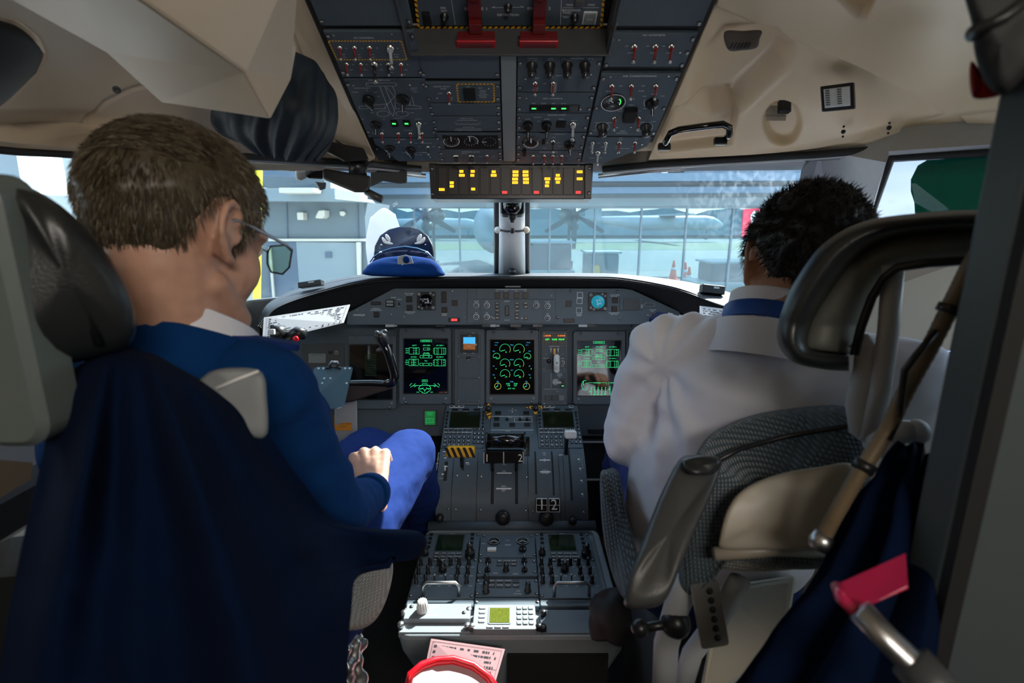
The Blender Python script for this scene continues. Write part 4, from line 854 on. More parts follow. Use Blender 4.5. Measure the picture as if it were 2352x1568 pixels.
P = DU(Z4, (62, 520, 522, 1166), (95, 602, 486, 1083), 'display_unit', 'display in the middle of the panel with ten round green engine gauges')
g = MB(); y_ = MB(); wg = MB()
def gauge(cx, cy, r, a, val, frac=.0, vy=None):
    P.ring(cx, cy, r, r, -20, 200, 2.2, mb=g); P.ring(cx, cy, r, r, -35, 20, 2.6, mb=y_); P.pl_([(cx, cy+r*.12), (cx-r*.82, cy+r*.38)], 4, mb=g)
    if val: P.text(val, cx+8, cy+r*.55, 15, mb=g)
gauge(228, 690, 46, 0, '0'); gauge(349, 690, 46, 0, '0'); gauge(228, 815, 42, 0, '0'); gauge(349, 815, 42, 0, '0'); gauge(228, 908, 42, 0, '19'); gauge(349, 908, 42, 0, '43')
gauge(154, 753, 30, 0, '0.0'); gauge(422, 753, 30, 0, '0.0')
for cx in (165, 414): P.ring(cx, 1010, 28, 28, 0, 360, 3, mb=y_); P.pl_([(cx, 1010), (cx-20, 1018)], 4, mb=g); P.pl_([(cx, 1010), (cx, 985)], 3, mb=wg)
for x, y, t in ((287, 653, 'TRQ'), (287, 781, 'PROP'), (287, 873, 'ITT'), (287, 971, 'FUEL'), (165, 970, 'OIL'), (414, 970, 'OIL'), (130, 707, 'NH'), (441, 707, 'NH'), (130, 837, 'FF'), (441, 837, 'FF'), (130, 912, 'NL'), (441, 912, 'NL')): P.text(t, x, y, 10, mb=wg)
for x, y, t in ((253, 989, '2520'), (320, 989, '2540'), (258, 1005, '+28'), (315, 1005, '+28'), (282, 1031, 'SAT +18'), (150, 860, '0'), (455, 860, '0'), (140, 938, '0'), (448, 938, '0')): P.text(t, x, y, 12, mb=g)
for x, y, t in ((155, 632, 'L BLEED'), (150, 654, 'OFF 2'), (430, 632, 'R BLEED'), (418, 654, 'OFF 2')): P.text(t, x, y, 7, mb=wg)
part('symbols', g, m_green, screen_of(P.T)); part('yellow_arcs', y_, mat('yellow_symbols', (.2, .2, 0), .5, emit=(.6, .7, .12), es=.55), screen_of(P.T)); part('cyan_captions', wg, m_cyan, screen_of(P.T)); P.done()
P = DU(Z4, (820, 532, 1275, 1172), (848, 610, 1240, 1096), 'display_unit', 'display with a green electrical page and blue reflections, next to the white-shirted pilot'); epage(P, 848-1322, 13, 'hyd'); P.done()
P = DU(ID, (1446, 762, 1556, 936), (1456, 780, 1546, 908), 'display_unit', 'display mostly hidden behind the shoulder of the white-shirted pilot'); P.done()
# standby column
P = Panel(MP, Z3, 1890, 850, 'standby_instrument_column', 'narrow grey column with a small blue and brown attitude display at its top', 'instrument'); P.h = 0
P.block(1762, 512, 2020, 1175, m_panel2, -.012, .005, 'faceplate', .003, .0015); P.h = .005
P.block(1798, 545, 1990, 732, m_panel, .005, .008, 'mount', .003); P.block(1818, 562, 1968, 718, m_black, .008, .012, 'case', .003, .001)
x0, y0, x1, y1 = P.rect(1840, 585, 1944, 692); ym = y0 + (y1-y0)*.48
part('sky_half', MB().flat([(x0, ym), (x1, ym), (x1, y1), (x0, y1)], .0124), mat('attitude_sky', (.02, .2, .5), .4, emit=(.05, .45, .95), es=.7), P.T)
part('ground_half', MB().flat([(x0, y0), (x1, y0), (x1, ym), (x0, ym)], .0124), mat('attitude_ground', (.1, .04, .01), .4, emit=(.32, .10, .015), es=.45), P.T)
g = MB(); P.pl_([(1850, 640), (1960, 645)], 4, mb=g, z=.0124); P.text('00000', 1890, 664, 10, mb=g, z=.0124); P.text('29.92', 1895, 574, 8, mb=g, z=.0124); P.text('20', 1842, 640, 9, mb=g, z=.0124); P.text('000', 1945, 655, 9, mb=g, z=.0124); P.text('+', 1890, 640, 14, mb=g, z=.0124); part('marks', g, m_legend, P.T)
P.block(1785, 752, 1985, 940, m_panel, .005, .0075, 'lower_cover', .008, .001); P.block(1785, 945, 1985, 1148, m_panel, .005, .0075, 'lower_cover', .008, .001)
P.h = .0075; P.knob(1882, 765, 15, 'stalk', .01, name='lamp'); P.screws([(1797, 755), (1975, 755), (1797, 935), (1975, 935), (1797, 1140), (1975, 1140), (1980, 548)], False); P.text('STBY', 1925, 548, 8, z=.0085); P.text('BARO', 1852, 724, 7, z=.0085); P.text('PUSH', 1925, 724, 7, z=.0085); P.done()
part('lamp', MB().ell((*P.L(1882, 768), .012), (.0045, .007, .004)), m_wht, P.T)
# landing gear column
P = Panel(MP, Z4, 655, 850, 'landing_gear_column', 'narrow grey column with lit gear lights and a wheel-shaped gear lever', 'instrument'); P.h = 0
P.block(541, 530, 771, 1175, m_panel2, -.012, .004, 'faceplate', .003, .0015); P.block(556, 545, 756, 655, m_black, .004, .007, 'light_box')
for x, t, l in ((595, 'L DOOR', 1), (657, '', 0), (718, 'R DOOR', 1)):
    P.block(x-29, 556, x+29, 648, m_capk, .007, .009, 'gear_light'); P.h = .009
    if l: g = MB(); P.text(t, x, 573, 12, mb=g); part('orange_legend', g, mat('orange_lamp', (.3, .05, 0), .5, emit=(1, .22, .02), es=1.6), P.T)
    g = MB(); P.text({595: 'LEFT', 657: 'NOSE', 718: 'RIGHT'}[x], x, 605, 13, mb=g); part('green_legend', g, m_greenb, P.T)
P.h = .004; P.block(556, 668, 756, 862, m_panel, .004, .006, 'lever_plate'); P.h = .006; P.text('LANDING GEAR', 655, 664, 9); P.text('DN', 628, 682, 9); P.text('UP', 690, 682, 9)
for x in (627, 688): P.pl_([(x, 718), (x, 690)], 4); P.pl_([(x-6, 698), (x, 686), (x+6, 698)], 3)
P.block(644, 676, 670, 830, m_blackm, .006, .007, 'lever_slot'); P.block(646, 680, 668, 740, mat('brass', (.35, .2, .06), .4, .6), .007, .0085, 'slot_insert')
a, b = P.L(667, 810); r_ = .0135
mb = MB().lathe([(.004, 0), (.004, .05)], (a, b+.004, .006), 12, 1)
mb.tube([(a, b + .022, .045), (a, b - .022, .045)], .0105, 16, 0); mb.ell((a, b+.022, .045), (.0105, .0105, .0105)); mb.ell((a, b-.022, .045), (.0105, .0105, .0105)); part('gear_lever', mb, [m_wht, m_steel], P.T)
P.knob(608, 793, 17, 'stalk', .012, name='red_knob'); P.knob(727, 806, 18, 'ring', .006); P.text('DN LOCK', 585, 768, 8); P.text('HORN', 727, 770, 8); P.text('MUTE', 727, 838, 8)
P.block(556, 896, 756, 1028, m_panel, .004, .006, 'flap_plate'); P.text('SPOILER', 702, 903, 8); P.text('LANDING', 702, 916, 8); P.text('FLAP', 700, 929, 8)
a, b = P.L(665, 975); part('selector', MB().lathe([(.012, .006), (.012, .01), (.009, .012), (.0001, .012)], (a, b, 0), 20).box((a+.004, b, .018), (.030, .008, .012), M=None), m_lgrey, P.T, bev=.001)
for y, l in ((958, 0), (983, 0), (1010, 1)): P.btn(728, y, 40, 24, m_greenb if l else None)
P.pl_([(628, 896), (628, 1026)], 2); P.pl_([(570, 1035), (690, 1035)], 2)
for x, m in ((599, m_dgrey), (657, m_dgrey), (718, m_strip)): P.btn(x, 1112, 48, 48, m=m)
P.screws([(567, 550), (747, 550), (567, 862), (742, 862), (567, 1162), (742, 1162), (585, 730), (729, 730), (680, 1058)], False); P.done()
# left side panel behind the yoke column, and small things low on the panel
P = Panel(MP, Z3, 600, 740, 'side_instrument_panel', 'small dark panel with a pale grey label plate left of the leftmost display', 'instrument panel'); P.h = -.010
P.block(420, 640, 790, 880, m_dgrey, -.012, -.010, 'faceplate'); P.block(478, 728, 630, 810, m_strip, -.010, -.009, 'label_plate'); P.h = -.009; P.text('COLUMN LOCK', 555, 740, 10, 2); P.h = -.01; P.btn(668, 718, 34, 26); P.knob(722, 720, 14, 'ring', .006); P.done()
P = Panel(MP, Z3, 1545, 1290, 'green_placard', 'lit green rectangular placard on the grey board above the left pilots knee', 'placard'); P.h = -.012
P.block(1490, 1222, 1602, 1356, m_dgrey, -.012, -.004, 'frame'); P.block(1500, 1230, 1592, 1350, mat('green_face', (.01, .22, .05), .5, emit=(.01, .25, .05), es=.25), -.004, -.0025, 'face'); P.h = -.0023
g = MB(); P.text('SUPPORT', 1545, 1246, 10, mb=g); P.text('SYSTEM', 1545, 1262, 10, mb=g); P.pl_([(1512, 1296), (1574, 1296), (1574, 1330), (1512, 1330)], 3, mb=g, closed=True); P.text('TEST', 1543, 1313, 10, mb=g); part('legend', g, mat('green_text', (.05, .6, .2), .5, emit=(.05, .6, .2), es=.4), P.T)
# ------------------------------------------------------------------ centre pedestal: flight management units, throttle quadrant, aft console
Z5 = lambda x, y: (880 + x/4.2, 900 + y/4.2)
Z6 = lambda x, y: (860 + x/3.92, 1200 + y/3.92)
_a, _b = Vector((0, 1.50, CZ-.70)), Vector((0, 1.665, CZ-.624))
FM = Plane(_a, (1, 0, 0), _b - _a)
ped = thing('centre_pedestal', 'dark grey centre pedestal between the seats with a curved throttle quadrant', 'pedestal', (0, 1.4, 0))
prof = [(1.70, -.605), (1.60, -.652), (1.54, -.672), (1.50, -.690), (1.45, -.716), (1.405, -.755), (1.37, -.80), (1.352, -.845), (1.347, -.875)]
def pp(t):                                     # smooth quadrant profile, t in 0..1 -> y, z
    v = cr([Vector((a, b, 0)) for a, b in prof], t); return v.x, v.y
HW = .226
rows = []
for i in range(49):
    y, z = pp(i/48); rows.append((y, z))
sec = lambda x: [Vector((x, y, z+CZ)) for y, z in rows] + [Vector((x, 1.347, .15)), Vector((x, 1.70, .15))]
mb = MB().loft([sec(-HW), sec(-HW+.004), sec(HW-.004), sec(HW)], 0, False)
part('quadrant_housing', mb, m_panel2, ped, world=True, bev=.002)
def drum(u, v):                                # place on the quadrant under a pixel
    r = ray(u, v); best = None
    for i in range(len(rows)-1):
        (y0, z0), (y1, z1) = rows[i], rows[i+1]
        f0 = z0*r.y - y0*r.z; f1 = z1*r.y - y1*r.z
        if f0 * f1 <= 0:
            t = f0/(f0-f1); y = y0+(y1-y0)*t; z = z0+(z1-z0)*t; k = y/r.y; q = (k, Vector((r.x*k, y, z+CZ)), Vector((0, y0-y1, z0-z1)).normalized())
            if best is None or k < best[0]: best = q
    _, p, up = best; n = Vector((1, 0, 0)).cross(up)
    return Matrix(((1, up.x, n.x, p.x), (0, up.y, n.y, p.y), (0, up.z, n.z, p.z), (0, 0, 0, 1)))
def band(u0, u1, v0, v1, h, mi, mb, n=16):     # strip lying along the drum
    for i in range(n):
        a, b = drum((u0+u1)/2, v0+(v1-v0)*i/n), drum((u0+u1)/2, v0+(v1-v0)*(i+1)/n)
        w0 = (drum(u1, v1).translation.x - drum(u0, v1).translation.x)/2; xc = drum((u0+u1)/2, v1).translation.x
        A, B = a @ Vector((0, 0, h)), b @ Vector((0, 0, h)); A.x = B.x = xc
        d = Vector((w0, 0, 0)); mb.add([A-d, A+d, B+d, B-d], [(0, 3, 2, 1)], mi)
    return mb
for u0, u1, v0, v1 in ((1127, 1134, 1052, 1157), (1183, 1190, 1052, 1157), (1229.5, 1234, 1037, 1135), (1270, 1274, 1037, 1138), (1311, 1316, 1030, 1150), (1061, 1065, 1035, 1080), (1018, 1026, 1060, 1104)): part('lever_slot', band(u0, u1, v0, v1, .0008, 0, MB()), m_blackm, ped, world=True)
for u0, u1 in ((1035, 1036.5), (1093, 1094.5), (1213, 1214.5), (1287, 1288.2), (1298, 1299)): part('seam', band(u0, u1, 1040, 1196, .0007, 0, MB()), m_black, ped, world=True)
mb = MB()
def dt(t, x, y, h, rot=0, sx=1.0): u, v = Z5(x, y); M = drum(u, v); mb.text(t, 0, 0, h/4.2*M.translation.y/F*1.02, .0011, 0, sx, rot, M)
def dl(x0, x1, y, w): u, v = Z5((x0+x1)/2, y); M = drum(u, v); k = M.translation.y/F/4.2; mb.line((-(x1-x0)/2*k, 0), ((x1-x0)/2*k, 0), w*k*1.6, .0011, 0, M)
dt('MAX', 1163, 911, 16); dl(1083, 1245, 932, 9); dt('REV', 1163, 952, 18); dt('DISC', 1168, 766, 13); dl(1090, 1247, 783, 7); dt('MAX', 1170, 700, 13); dt('START &', 1562, 757, 13); dl(1508, 1620, 771, 8); dt('FEATHER', 1562, 785, 13)
dl(1505, 1615, 658, 7); dt('MIN', 1558, 647, 10); dt('850', 1558, 670, 10); dt('FUEL', 1555, 590, 12); dt('OFF', 1555, 608, 11); dt('PARK', 818, 698, 12); dl(795, 830, 683, 5)
for x, y, c in ((537, 595, 'E'), (533, 615, 'L'), (530, 640, 'E'), (526, 662, 'V'), (523, 685, 'A'), (520, 705, 'T'), (517, 725, 'O'), (515, 745, 'R'), (506, 818, 'T'), (503, 856, 'R'), (501, 892, 'I'), (498, 940, 'M')): dt(c, x, y, 24, sx=.85)
for x, y, t in ((1885, 655, '0'), (1900, 745, '5'), (1912, 860, '10'), (1920, 990, '15')): dl(x-10, x+12, y-6, 9); dt(t, x+8, y+12, 11)
for x, y, c in ((1912, 655, 'F'), (1918, 680, 'L'), (1922, 705, 'A'), (1926, 730, 'P')): dt(c, x, y, 12)
for x, y in ((600, 637), (610, 718), (575, 793)): dl(x-12, x+12, y, 8)
dt('NOSE DN', 600, 612, 8); dt('NOSE UP', 560, 835, 8); dl(575, 610, 577, 8); dl(1370, 1390, 600, 10); dl(1690, 1735, 608, 5)
part('legend', mb, m_legend, ped, world=True)
for x, y in ((948, 815), (1383, 822), (817, 808), (700, 1133), (940, 1138), (1377, 1145), (1935, 1158), (1445, 1150), (715, 808), (628, 1130), (490, 1130)):
    M = drum(*Z5(x, y)); o = part('screw', gm('pin', pin_mesh), m_metal, ped); o.matrix_basis = WM[ped.name].inverted() @ M @ Matrix.Translation((0, 0, .0003)) @ Matrix.Scale(1.6, 4)
for x, y, r_ in ((1157, 1255, .021), (1573, 1262, .021), (550, 1255, .011), (1825, 1280, .011)):
    M = drum(*Z5(x, y-50)); mb = MB().lathe([(r_, 0), (r_*1.02, .014), (r_*.9, .022), (r_*.3, .024), (.0001, .024)], n=24)
    for k in range(24): a = R(15*k); mb.box((r_*math.cos(a), r_*math.sin(a), .009), (.0018, .0018, .012))
    o = part('friction_knob', mb, m_black, ped); o.matrix_basis = WM[ped.name].inverted() @ M
# lower padded lip where the quadrant meets the console
mb = MB().tube([(-.245, 1.343, CZ-.868), (.245, 1.343, CZ-.868)], .017, 14); part('quadrant_lip', mb, m_panel2, ped, world=True)
# levers
def lever(name, u, v, d, w, h, dp, mats, foot, extra=None, label=None):
    c = at(u, v, d); k = d/F; mb = MB(); Mx = Matrix(((1, 0, 0, c.x), (0, ST, -CT, c.y), (0, CT, ST, c.z), (0, 0, 0, 1)))
    mb.rr(0, 0, w*k, h*k, h*k*.25, -dp/2, dp/2, h*k*.12, 0, Mx)
    for fu, fv, sw in foot:
        f = drum(fu, fv).translation; top = Vector((f.x, c.y, c.z)); mb.tube([top, top.lerp(f, .5) + Vector((0, .006, 0)), f + (f-top)*.1], sw, 8, 1)
    if extra: extra(mb, Mx, k)
    return part(name, mb, mats, ped, world=True, label=label)
m_gloss = mat('glossy_black', (.008, .008, .009), .12, coat=.5); m_num = mat('numeral_white', (.75, .76, .74), .4)
def ex(mb, M, k):
    mb.text('1', -38*k, -2*k, 18*k, .0142, 2, .9, 0, M); mb.text('2', 38*k, -2*k, 18*k, .0142, 2, .9, 0, M); mb.rr(-45*k, 0, 3*k, 26*k, .001, -.013, .015, 0, 3, M); mb.rr(45*k, 0, 3*k, 26*k, .001, -.013, .015, 0, 3, M); mb.rr(0, 0, 3*k, 26*k, .001, -.013, .0145, 0, 3, M)
lever('power_levers', 1157, 1048, 1.50, 92, 28, .028, [m_gloss, m_black, m_num, m_steel], [(1130.5, 1080, .005), (1186.5, 1080, .005)], ex, 'two glossy black power levers numbered 1 and 2')
c0, c1 = at(1120, 1012, 1.55), at(1203, 1012, 1.55)
mb = MB().tube([c0, c1], .022, 20); mb.tube([c0 - Vector((.006, 0, 0)), c0], .026, 20, 1); mb.tube([c1, c1 + Vector((.006, 0, 0))], .026, 20, 1)
mb.box(at(1209, 1025, 1.55), (.018, .03, .05)); part('lever_drum', mb, [m_gloss, m_black], ped, world=True)
def exh(mb, M, k):
    for i in range(5):
        x = (-31 + 13.5*i)*k; mb.flat([(x, -11*k), (x+5*k, -11*k), (x-2*k+2*k, 11*k), (x-7*k, 11*k)][::1], .0133, 2, M); 
lever('parking_brake_lever', 1058, 1037, 1.52, 66, 24, .026, [m_yel, m_black, m_black], [(1061, 1072, .005)], None, 'yellow and black striped brake handle')
c = at(1058, 1037, 1.52); k = 1.52/F; Mx = Matrix(((1, 0, 0, c.x), (0, ST, -CT, c.y), (0, CT, ST, c.z), (0, 0, 0, 1))); mb = MB()
for i in range(5): x = (-30 + 13.6*i)*k; mb.flat([(x+4*k, -11.5*k), (x+11*k, -11.5*k), (x+1*k, 11.5*k), (x-6*k, 11.5*k)], .0134, 0, Mx)
part('black_stripes', mb, m_black, ped, world=True)
for u, t, su in ((1243.5, '1', 1232), (1271.5, '2', 1272)):
    M = drum(u, 1158); mb = MB().rr(0, 0, .034, .040, .004, .004, .022, .003, 0, M); mb.text(t, 0, 0, .030, .0223, 1, .95, 0, M)
    mb.pline([(-.0155, -.0185), (.0155, -.0185), (.0155, .0185), (-.0155, .0185)], .0012, .0222, 1, True, M); mb.line((-.015, 0), (.015, 0), .0012, .0222, 1, M); mb.rr(0, .0, .010, .020, .002, -.003, .006, 0, 0, M)
    part('condition_lever', mb, [m_gloss, m_num], ped, world=True, label='condition lever knob numbered ' + t)
lever('flap_lever', 1310, 997, 1.56, 27, 18, .03, [m_wht, m_black], [(1300, 1042, .006)], None, 'white-capped flap lever')
lever('trim_lever', 1022, 1075, 1.50, 4, 12, .01, [m_wht, m_black], [])
# pedestal unit builder
def unit(pl, x0, x1, y0, y1, cv, name, label, cat, h=.004, m=m_panel2, below=.01, parent=None, r=.002):
    P = Panel.__new__(Panel); P.pl, P.cv, P.sx, P.sy, P.lg, P.h = pl, cv, (x0+x1)/2, (y0+y1)/2, MB(), h
    P.T = thing(name, label, cat, pl.M @ Matrix.Translation((P.sx, P.sy, 0))); P.w, P.hh = x1-x0, y1-y0
    part('faceplate', MB().rr(0, 0, x1-x0-.001, y1-y0-.001, r, -below, h, .001), m, P.T); return P
def keys(P, cx, cy, nx, ny, dx, dy, w, hh, name='key', txt=None, m=None, z=.0025, th=.4, mi=1):
    i = 0
    for r_ in range(ny):
        for c_ in range(nx):
            mb = MB().rr(0, 0, w, hh, min(w, hh)*.2, 0, z, .0004)
            t = txt[i] if txt and i < len(txt) else None
            if t: mb.text(t, 0, 0, hh*th, z+.0003, mi)
            o = part(name, mb, [m or m_black, m_legend], P.T); o.location = (cx + (c_-(nx-1)/2)*dx, cy - (r_-(ny-1)/2)*dy, P.h); i += 1
for ux, side in ((1066, 'left'), (1284, 'right')):
    x0, x1 = FM.px(ux-49 if side == 'left' else ux-49, 1000)[0], FM.px(ux+48 if side == 'left' else ux+50, 1000)[0]
    y0, y1 = FM.px(1176, 1034)[1], FM.px(1176, 936)[1]
    P = unit(FM, x0, x1, y0, y1, Z5, 'flight_management_unit', 'flight management keyboard unit with a dark screen, on the %s of the throttle quadrant' % side, 'keyboard unit', .012, below=.004)
    W_, H_ = P.w, P.hh; P.k = .0003
    part('screen', MB().rr(0, H_*.14, W_*.70, H_*.36, .002, P.h, P.h+.0012, .0003), mat('lcd_dark', (.012, .016, .008), .12), P.T)
    mb = MB().pline([(-W_*.36, H_*-.05), (W_*.36, -H_*.05), (W_*.36, H_*.33), (-W_*.36, H_*.33)], .002, P.h+.0015, 0, True); part('screen_frame', mb, m_black, P.T)
    keys(P, -W_*.24, H_*.46, 3, 1, W_*.125, .01, W_*.115, H_*.045, 'frame_key', m=m_legend); keys(P, -W_*.24, H_*.46, 3, 1, W_*.125, .01, W_*.10, H_*.034, 'function_key', z=.0028); keys(P, W_*.35, H_*.46, 1, 1, .01, .01, W_*.11, H_*.045, 'frame_key', m=m_legend); keys(P, W_*.35, H_*.46, 1, 1, .01, .01, W_*.095, H_*.034, 'function_key', z=.0028)
    keys(P, 0, H_*.385, 3, 1, W_*.27, .01, W_*.16, H_*.05, 'function_key', z=.001)
    for s_ in (-1, 1): keys(P, s_*W_*.44, H_*.14, 1, 5, .01, H_*.085, W_*.055, H_*.05, 'line_key', z=.003)
    keys(P, -W_*.14, -H_*.13, 6, 2, W_*.108, H_*.085, W_*.085, H_*.055, 'function_key', ['MSG', 'FPL', 'NAV', 'VNAV', 'DTO', 'LIST', 'PRV', 'NXT', 'HOLD', 'DATA', 'PERF', 'MENU'], th=.5)
    keys(P, -W_*.14, -H_*.36, 6, 3, W_*.108, H_*.085, W_*.07, H_*.055, 'letter_key', list('ABCDEFHIJKLMOPQRST'), th=.65)
    keys(P, W_*.36, -H_*.24, 3, 4, W_*.095, H_*.095, W_*.07, H_*.06, 'number_key', list('123456789/0#'), th=.7)
    part('caption', MB().text('IN USE', 0, H_*.345, .0035, P.h+.0004), m_legend, P.T)
# panel between the two flight management units
x0, x1 = FM.px(1127, 970)[0], FM.px(1226, 970)[0]; y0, y1 = FM.px(1176, 1003)[1], FM.px(1176, 941)[1]
P = unit(FM, x0, x1, y0, y1, Z5, 'ice_valve_panel', 'small grey switch panel between the two keyboard units', 'control panel', .008, m_panel2, .004); W_, H_ = P.w, P.hh
g = MB()
for y in (.18, -.32): g.line((-W_*.48, H_*y), (W_*.48, H_*y), .0016, P.h+.0006)
g.pline([(W_*.05, H_*-.02), (W_*.46, -H_*.02), (W_*.46, H_*.12), (W_*.05, H_*.12)], .0010, P.h+.0006, 0, True)
for x, y, t in ((-.05, .41, 'AUTO'), (.08, .41, 'STBY'), (-.05, .14, 'ENGINE'), (.22, .14, 'ACP'), (-.1, -.36, 'RADAR')): g.text(t, x*W_, y*H_, .0032, P.h+.0006)
part('legend', g, m_legend, P.T)
for x, y, w_ in ((-.33, .30, .14), (.33, .30, .14), (-.36, .07, .12), (-.36, -.14, .14), (0, -.14, .13), (.34, -.14, .13)): o = part('push_button', MB().rr(0, 0, W_*w_, H_*.13, .001, 0, .003, .0005), m_black, P.T); o.location = (x*W_, y*H_, P.h)
for x, y in ((-.12, .06), (.18, .05), (.34, .05)): inst('rotary_knob', gm(('k', 'stalk', .005, .009), lambda: knob_mesh(.005, .009, 'stalk')), P.T, x*W_, y*H_, P.h)
inst('toggle_switch', gm(('t', 'w', .9, .2), lambda: toggle_mesh(.9, m_lgrey, .2)), P.T, 0, H_*.33, P.h)
# hazard-striped pull handles at the top of the pedestal
for (u, v, d), wing, lb in (((1122, 938, 1.72), 0, 'small black knob with a yellow hazard tag, left one above the throttle quadrant'), ((1230, 937, 1.70), 1, 'black winged pull knob with yellow hazard stripes, above the right keyboard unit')):
    c = at(u, v, d); T = thing('pull_handle', lb, 'handle', Matrix.Translation(c)); k = d/F; Mx = Matrix(((1, 0, 0, 0), (0, ST, -CT, 0), (0, CT, ST, 0), (0, 0, 0, 1)))
    part('knob', MB().lathe([(7*k, -.02), (7.5*k, 0), (7*k, .012), (4*k, .016), (.0001, .016)], n=18, M=Mx), m_black, T)
    mb = MB()
    if wing:
        mb.prism([(a*k, b*k) for a, b in ((-23, 1), (-10, 5), (0, 2), (10, 5), (23, 1), (14, -2), (6, -3), (3, -14), (-3, -14), (-6, -3), (-14, -1))], -.006, -.001, .0005, 0, Mx)
        for x in (-16, -9, 10, 17): mb.flat([((x)*k, -2*k), ((x+3)*k, -2*k), ((x+1)*k, 4*k), ((x-2)*k, 4*k)], -.0006, 1, Mx)
    else:
        mb.prism([(a*k, b*k) for a, b in ((-6, 4), (0, 12), (6, 4), (6, -18), (2, -26), (-6, -12))], -.008, -.003, .0005, 0, Mx)
        for y in (-20, -13, -6): mb.flat([(-6*k, y*k), (6*k, (y+4)*k), (6*k, (y+7)*k), (-6*k, (y+3)*k)], -.0026, 1, Mx)
    part('hazard_tag', mb, [m_yel, m_black], T)
# ------------------------------------------------------------------ aft console
AC = Plane((0, 0, CZ-.87), (1, 0, 0), (0, 1, 0))
yb, yt = AC.px(1150, 1462)[1], 1.335
con = thing('aft_console', 'light-rimmed grey radio console between the two seats, its front corner in sunlight', 'console', (0, (yb+yt)/2, 0))
zt = CZ-.87; hw = .252
def crow(z, w, y0, y1, r): return [(x, (y0+y1)/2 + y, z) for x, y in rrpts(2*w, y1-y0, r, 5)]
mb = MB().loft([crow(.0, hw-.06, yb+.05, yt, .03), crow(zt-.16, hw-.045, yb+.028, yt, .03), crow(zt-.05, hw-.006, yb+.004, yt, .028), crow(zt-.008, hw, yb, yt, .028), crow(zt, hw-.004, yb+.004, yt-.004, .024), crow(zt, hw-.018, yb+.030, yt-.01, .012), crow(zt-.012, hw-.020, yb+.032, yt-.012, .010)], 0, False, cap=True)
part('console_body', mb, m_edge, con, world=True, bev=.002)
mb = MB().box((0.10, yb+.012, zt-.20), (.22, .03, .31)); part('recess_panel', mb, m_blackm, con, world=True)
def acx(x, y): return AC.px(*Z6(x, y))[0]
def acy(y): return AC.px(1176, Z6(0, y)[1])[1]
# two radio units
for X0, X1, side in ((acx(285, 745), acx(892, 745), 'left'), (acx(1492, 755), acx(2085, 755), 'right')):
    y0, y1 = acy(700), acy(112)
    P = unit(AC, X0, X1, y0, y1, Z6, 'radio_control_unit', 'radio unit with a dark green screen and many black knobs, %s one on the console' % side, 'radio unit', .006); W_, H_ = P.w, P.hh
    part('hinge_foot', MB().rr(0, -H_/2-.012, W_, .022, .004, -.01, .004, .002), m_panel2, P.T)
    part('screen', MB().rr(-W_*.02, H_*.33, W_*.46, H_*.27, .002, P.h, P.h+.001, .0002), mat('lcd_green', (.010, .020, .008), .10), P.T)
    part('screen_frame', MB().pline([(-W_*.26, H_*.185), (W_*.22, H_*.185), (W_*.22, H_*.475), (-W_*.26, H_*.475)], .003, P.h+.0008, 0, True), m_dgrey, P.T)
    for s_ in (-.38, .36): keys(P, s_*W_, H_*.36, 1, 4, .01, H_*.075, W_*.06, H_*.035, 'line_key', z=.003)
    keys(P, -W_*.02, H_*.085, 4, 3, W_*.125, H_*.052, W_*.095, H_*.038, 'function_key', ['VHF', 'EXP', 'CHAN', 'ATC', 'FMS', 'PREV', 'NEXT', 'MAINT', 'ID', 'NAV', 'ADF', 'HF'], m=m_dgrey, th=.45)
    def kn(x, y, r_, kind='stalk', h_=.02, rz=0): inst('rotary_knob', gm(('k', kind, r_, h_), lambda: knob_mesh(r_, h_, kind)), P.T, x*W_, y*H_, P.h, rz)
    kn(.36, .10, .0135, 'dual', .036); kn(-.40, .13, .0095, 'dual', .024); kn(-.05, -.12, .0105, 'dual', .026)
    for x in (-.43, -.28, .20, .36):
        for y in (-.02, -.15, -.28): kn(x, y - .01, .0056, 'stalk', .020)
    for x in (-.13, .06): kn(x, -.03, .0056, 'stalk', .02)
    for x in (-.14, .03): inst('toggle_switch', gm(('t', 'b', 1.2, .2), lambda: toggle_mesh(1.2, m_black, .2)), P.T, x*W_, -.30*H_, P.h)
    g = MB()
    for x in (-.43, -.28, -.13, .03, .20, .36):
        for y in (-.07, -.20, -.34): g.text(random.choice(('VHF', 'NAV', 'INT', 'ADF', 'MKR', 'HF', 'PA')), x*W_+.011, y*H_, .0032, P.h+.0006)
    g.text('ARCDU', 0, .488*H_, .003, P.h+.0006); part('legend', g, m_legend, P.T)
    for x, y in ((-.46, -.47), (.46, -.47), (.46, .04), (-.46, .47), (.46, .47)): inst('screw', gm('scr', screw_mesh), P.T, x*W_, y*H_, P.h)
    mb = MB(); w2 = W_*.27; mb.tube([(-w2, -H_*.47, P.h), (-w2, -H_*.455, P.h+.024), (-w2+.008, -H_*.45, P.h+.032), (w2-.008, -H_*.45, P.h+.032), (w2, -H_*.455, P.h+.024), (w2, -H_*.47, P.h)], .0042, 10); part('grab_handle', mb, m_steel, P.T)
MX0, MX1 = acx(895, 690)+.002, acx(1490, 690)-.002
P = unit(AC, MX0, MX1, acy(325), acy(118), Z6, 'trim_panel', 'trim control panel with two round dials at the far end of the console', 'control panel', .004); W_, H_ = P.w, P.hh
for x in (-.25, .27):
    mb = MB().lathe([(.0175, P.h), (.0175, P.h+.003), (.015, P.h+.0015), (.0001, P.h+.0015)], (x*W_, H_*.18, 0), 24)
    mb.pline([(x*W_-.010, H_*.18-.004), (x*W_, H_*.18+.002), (x*W_+.010, H_*.18-.004)], .0022, P.h+.002, 1); 
    mb.pline([(x*W_+.016*math.cos(R(a)), H_*.18+.016*math.sin(R(a))) for a in range(0, 361, 20)], .0008, P.h+.0033, 1)
    part('trim_dial', mb, [m_black, m_num], P.T)
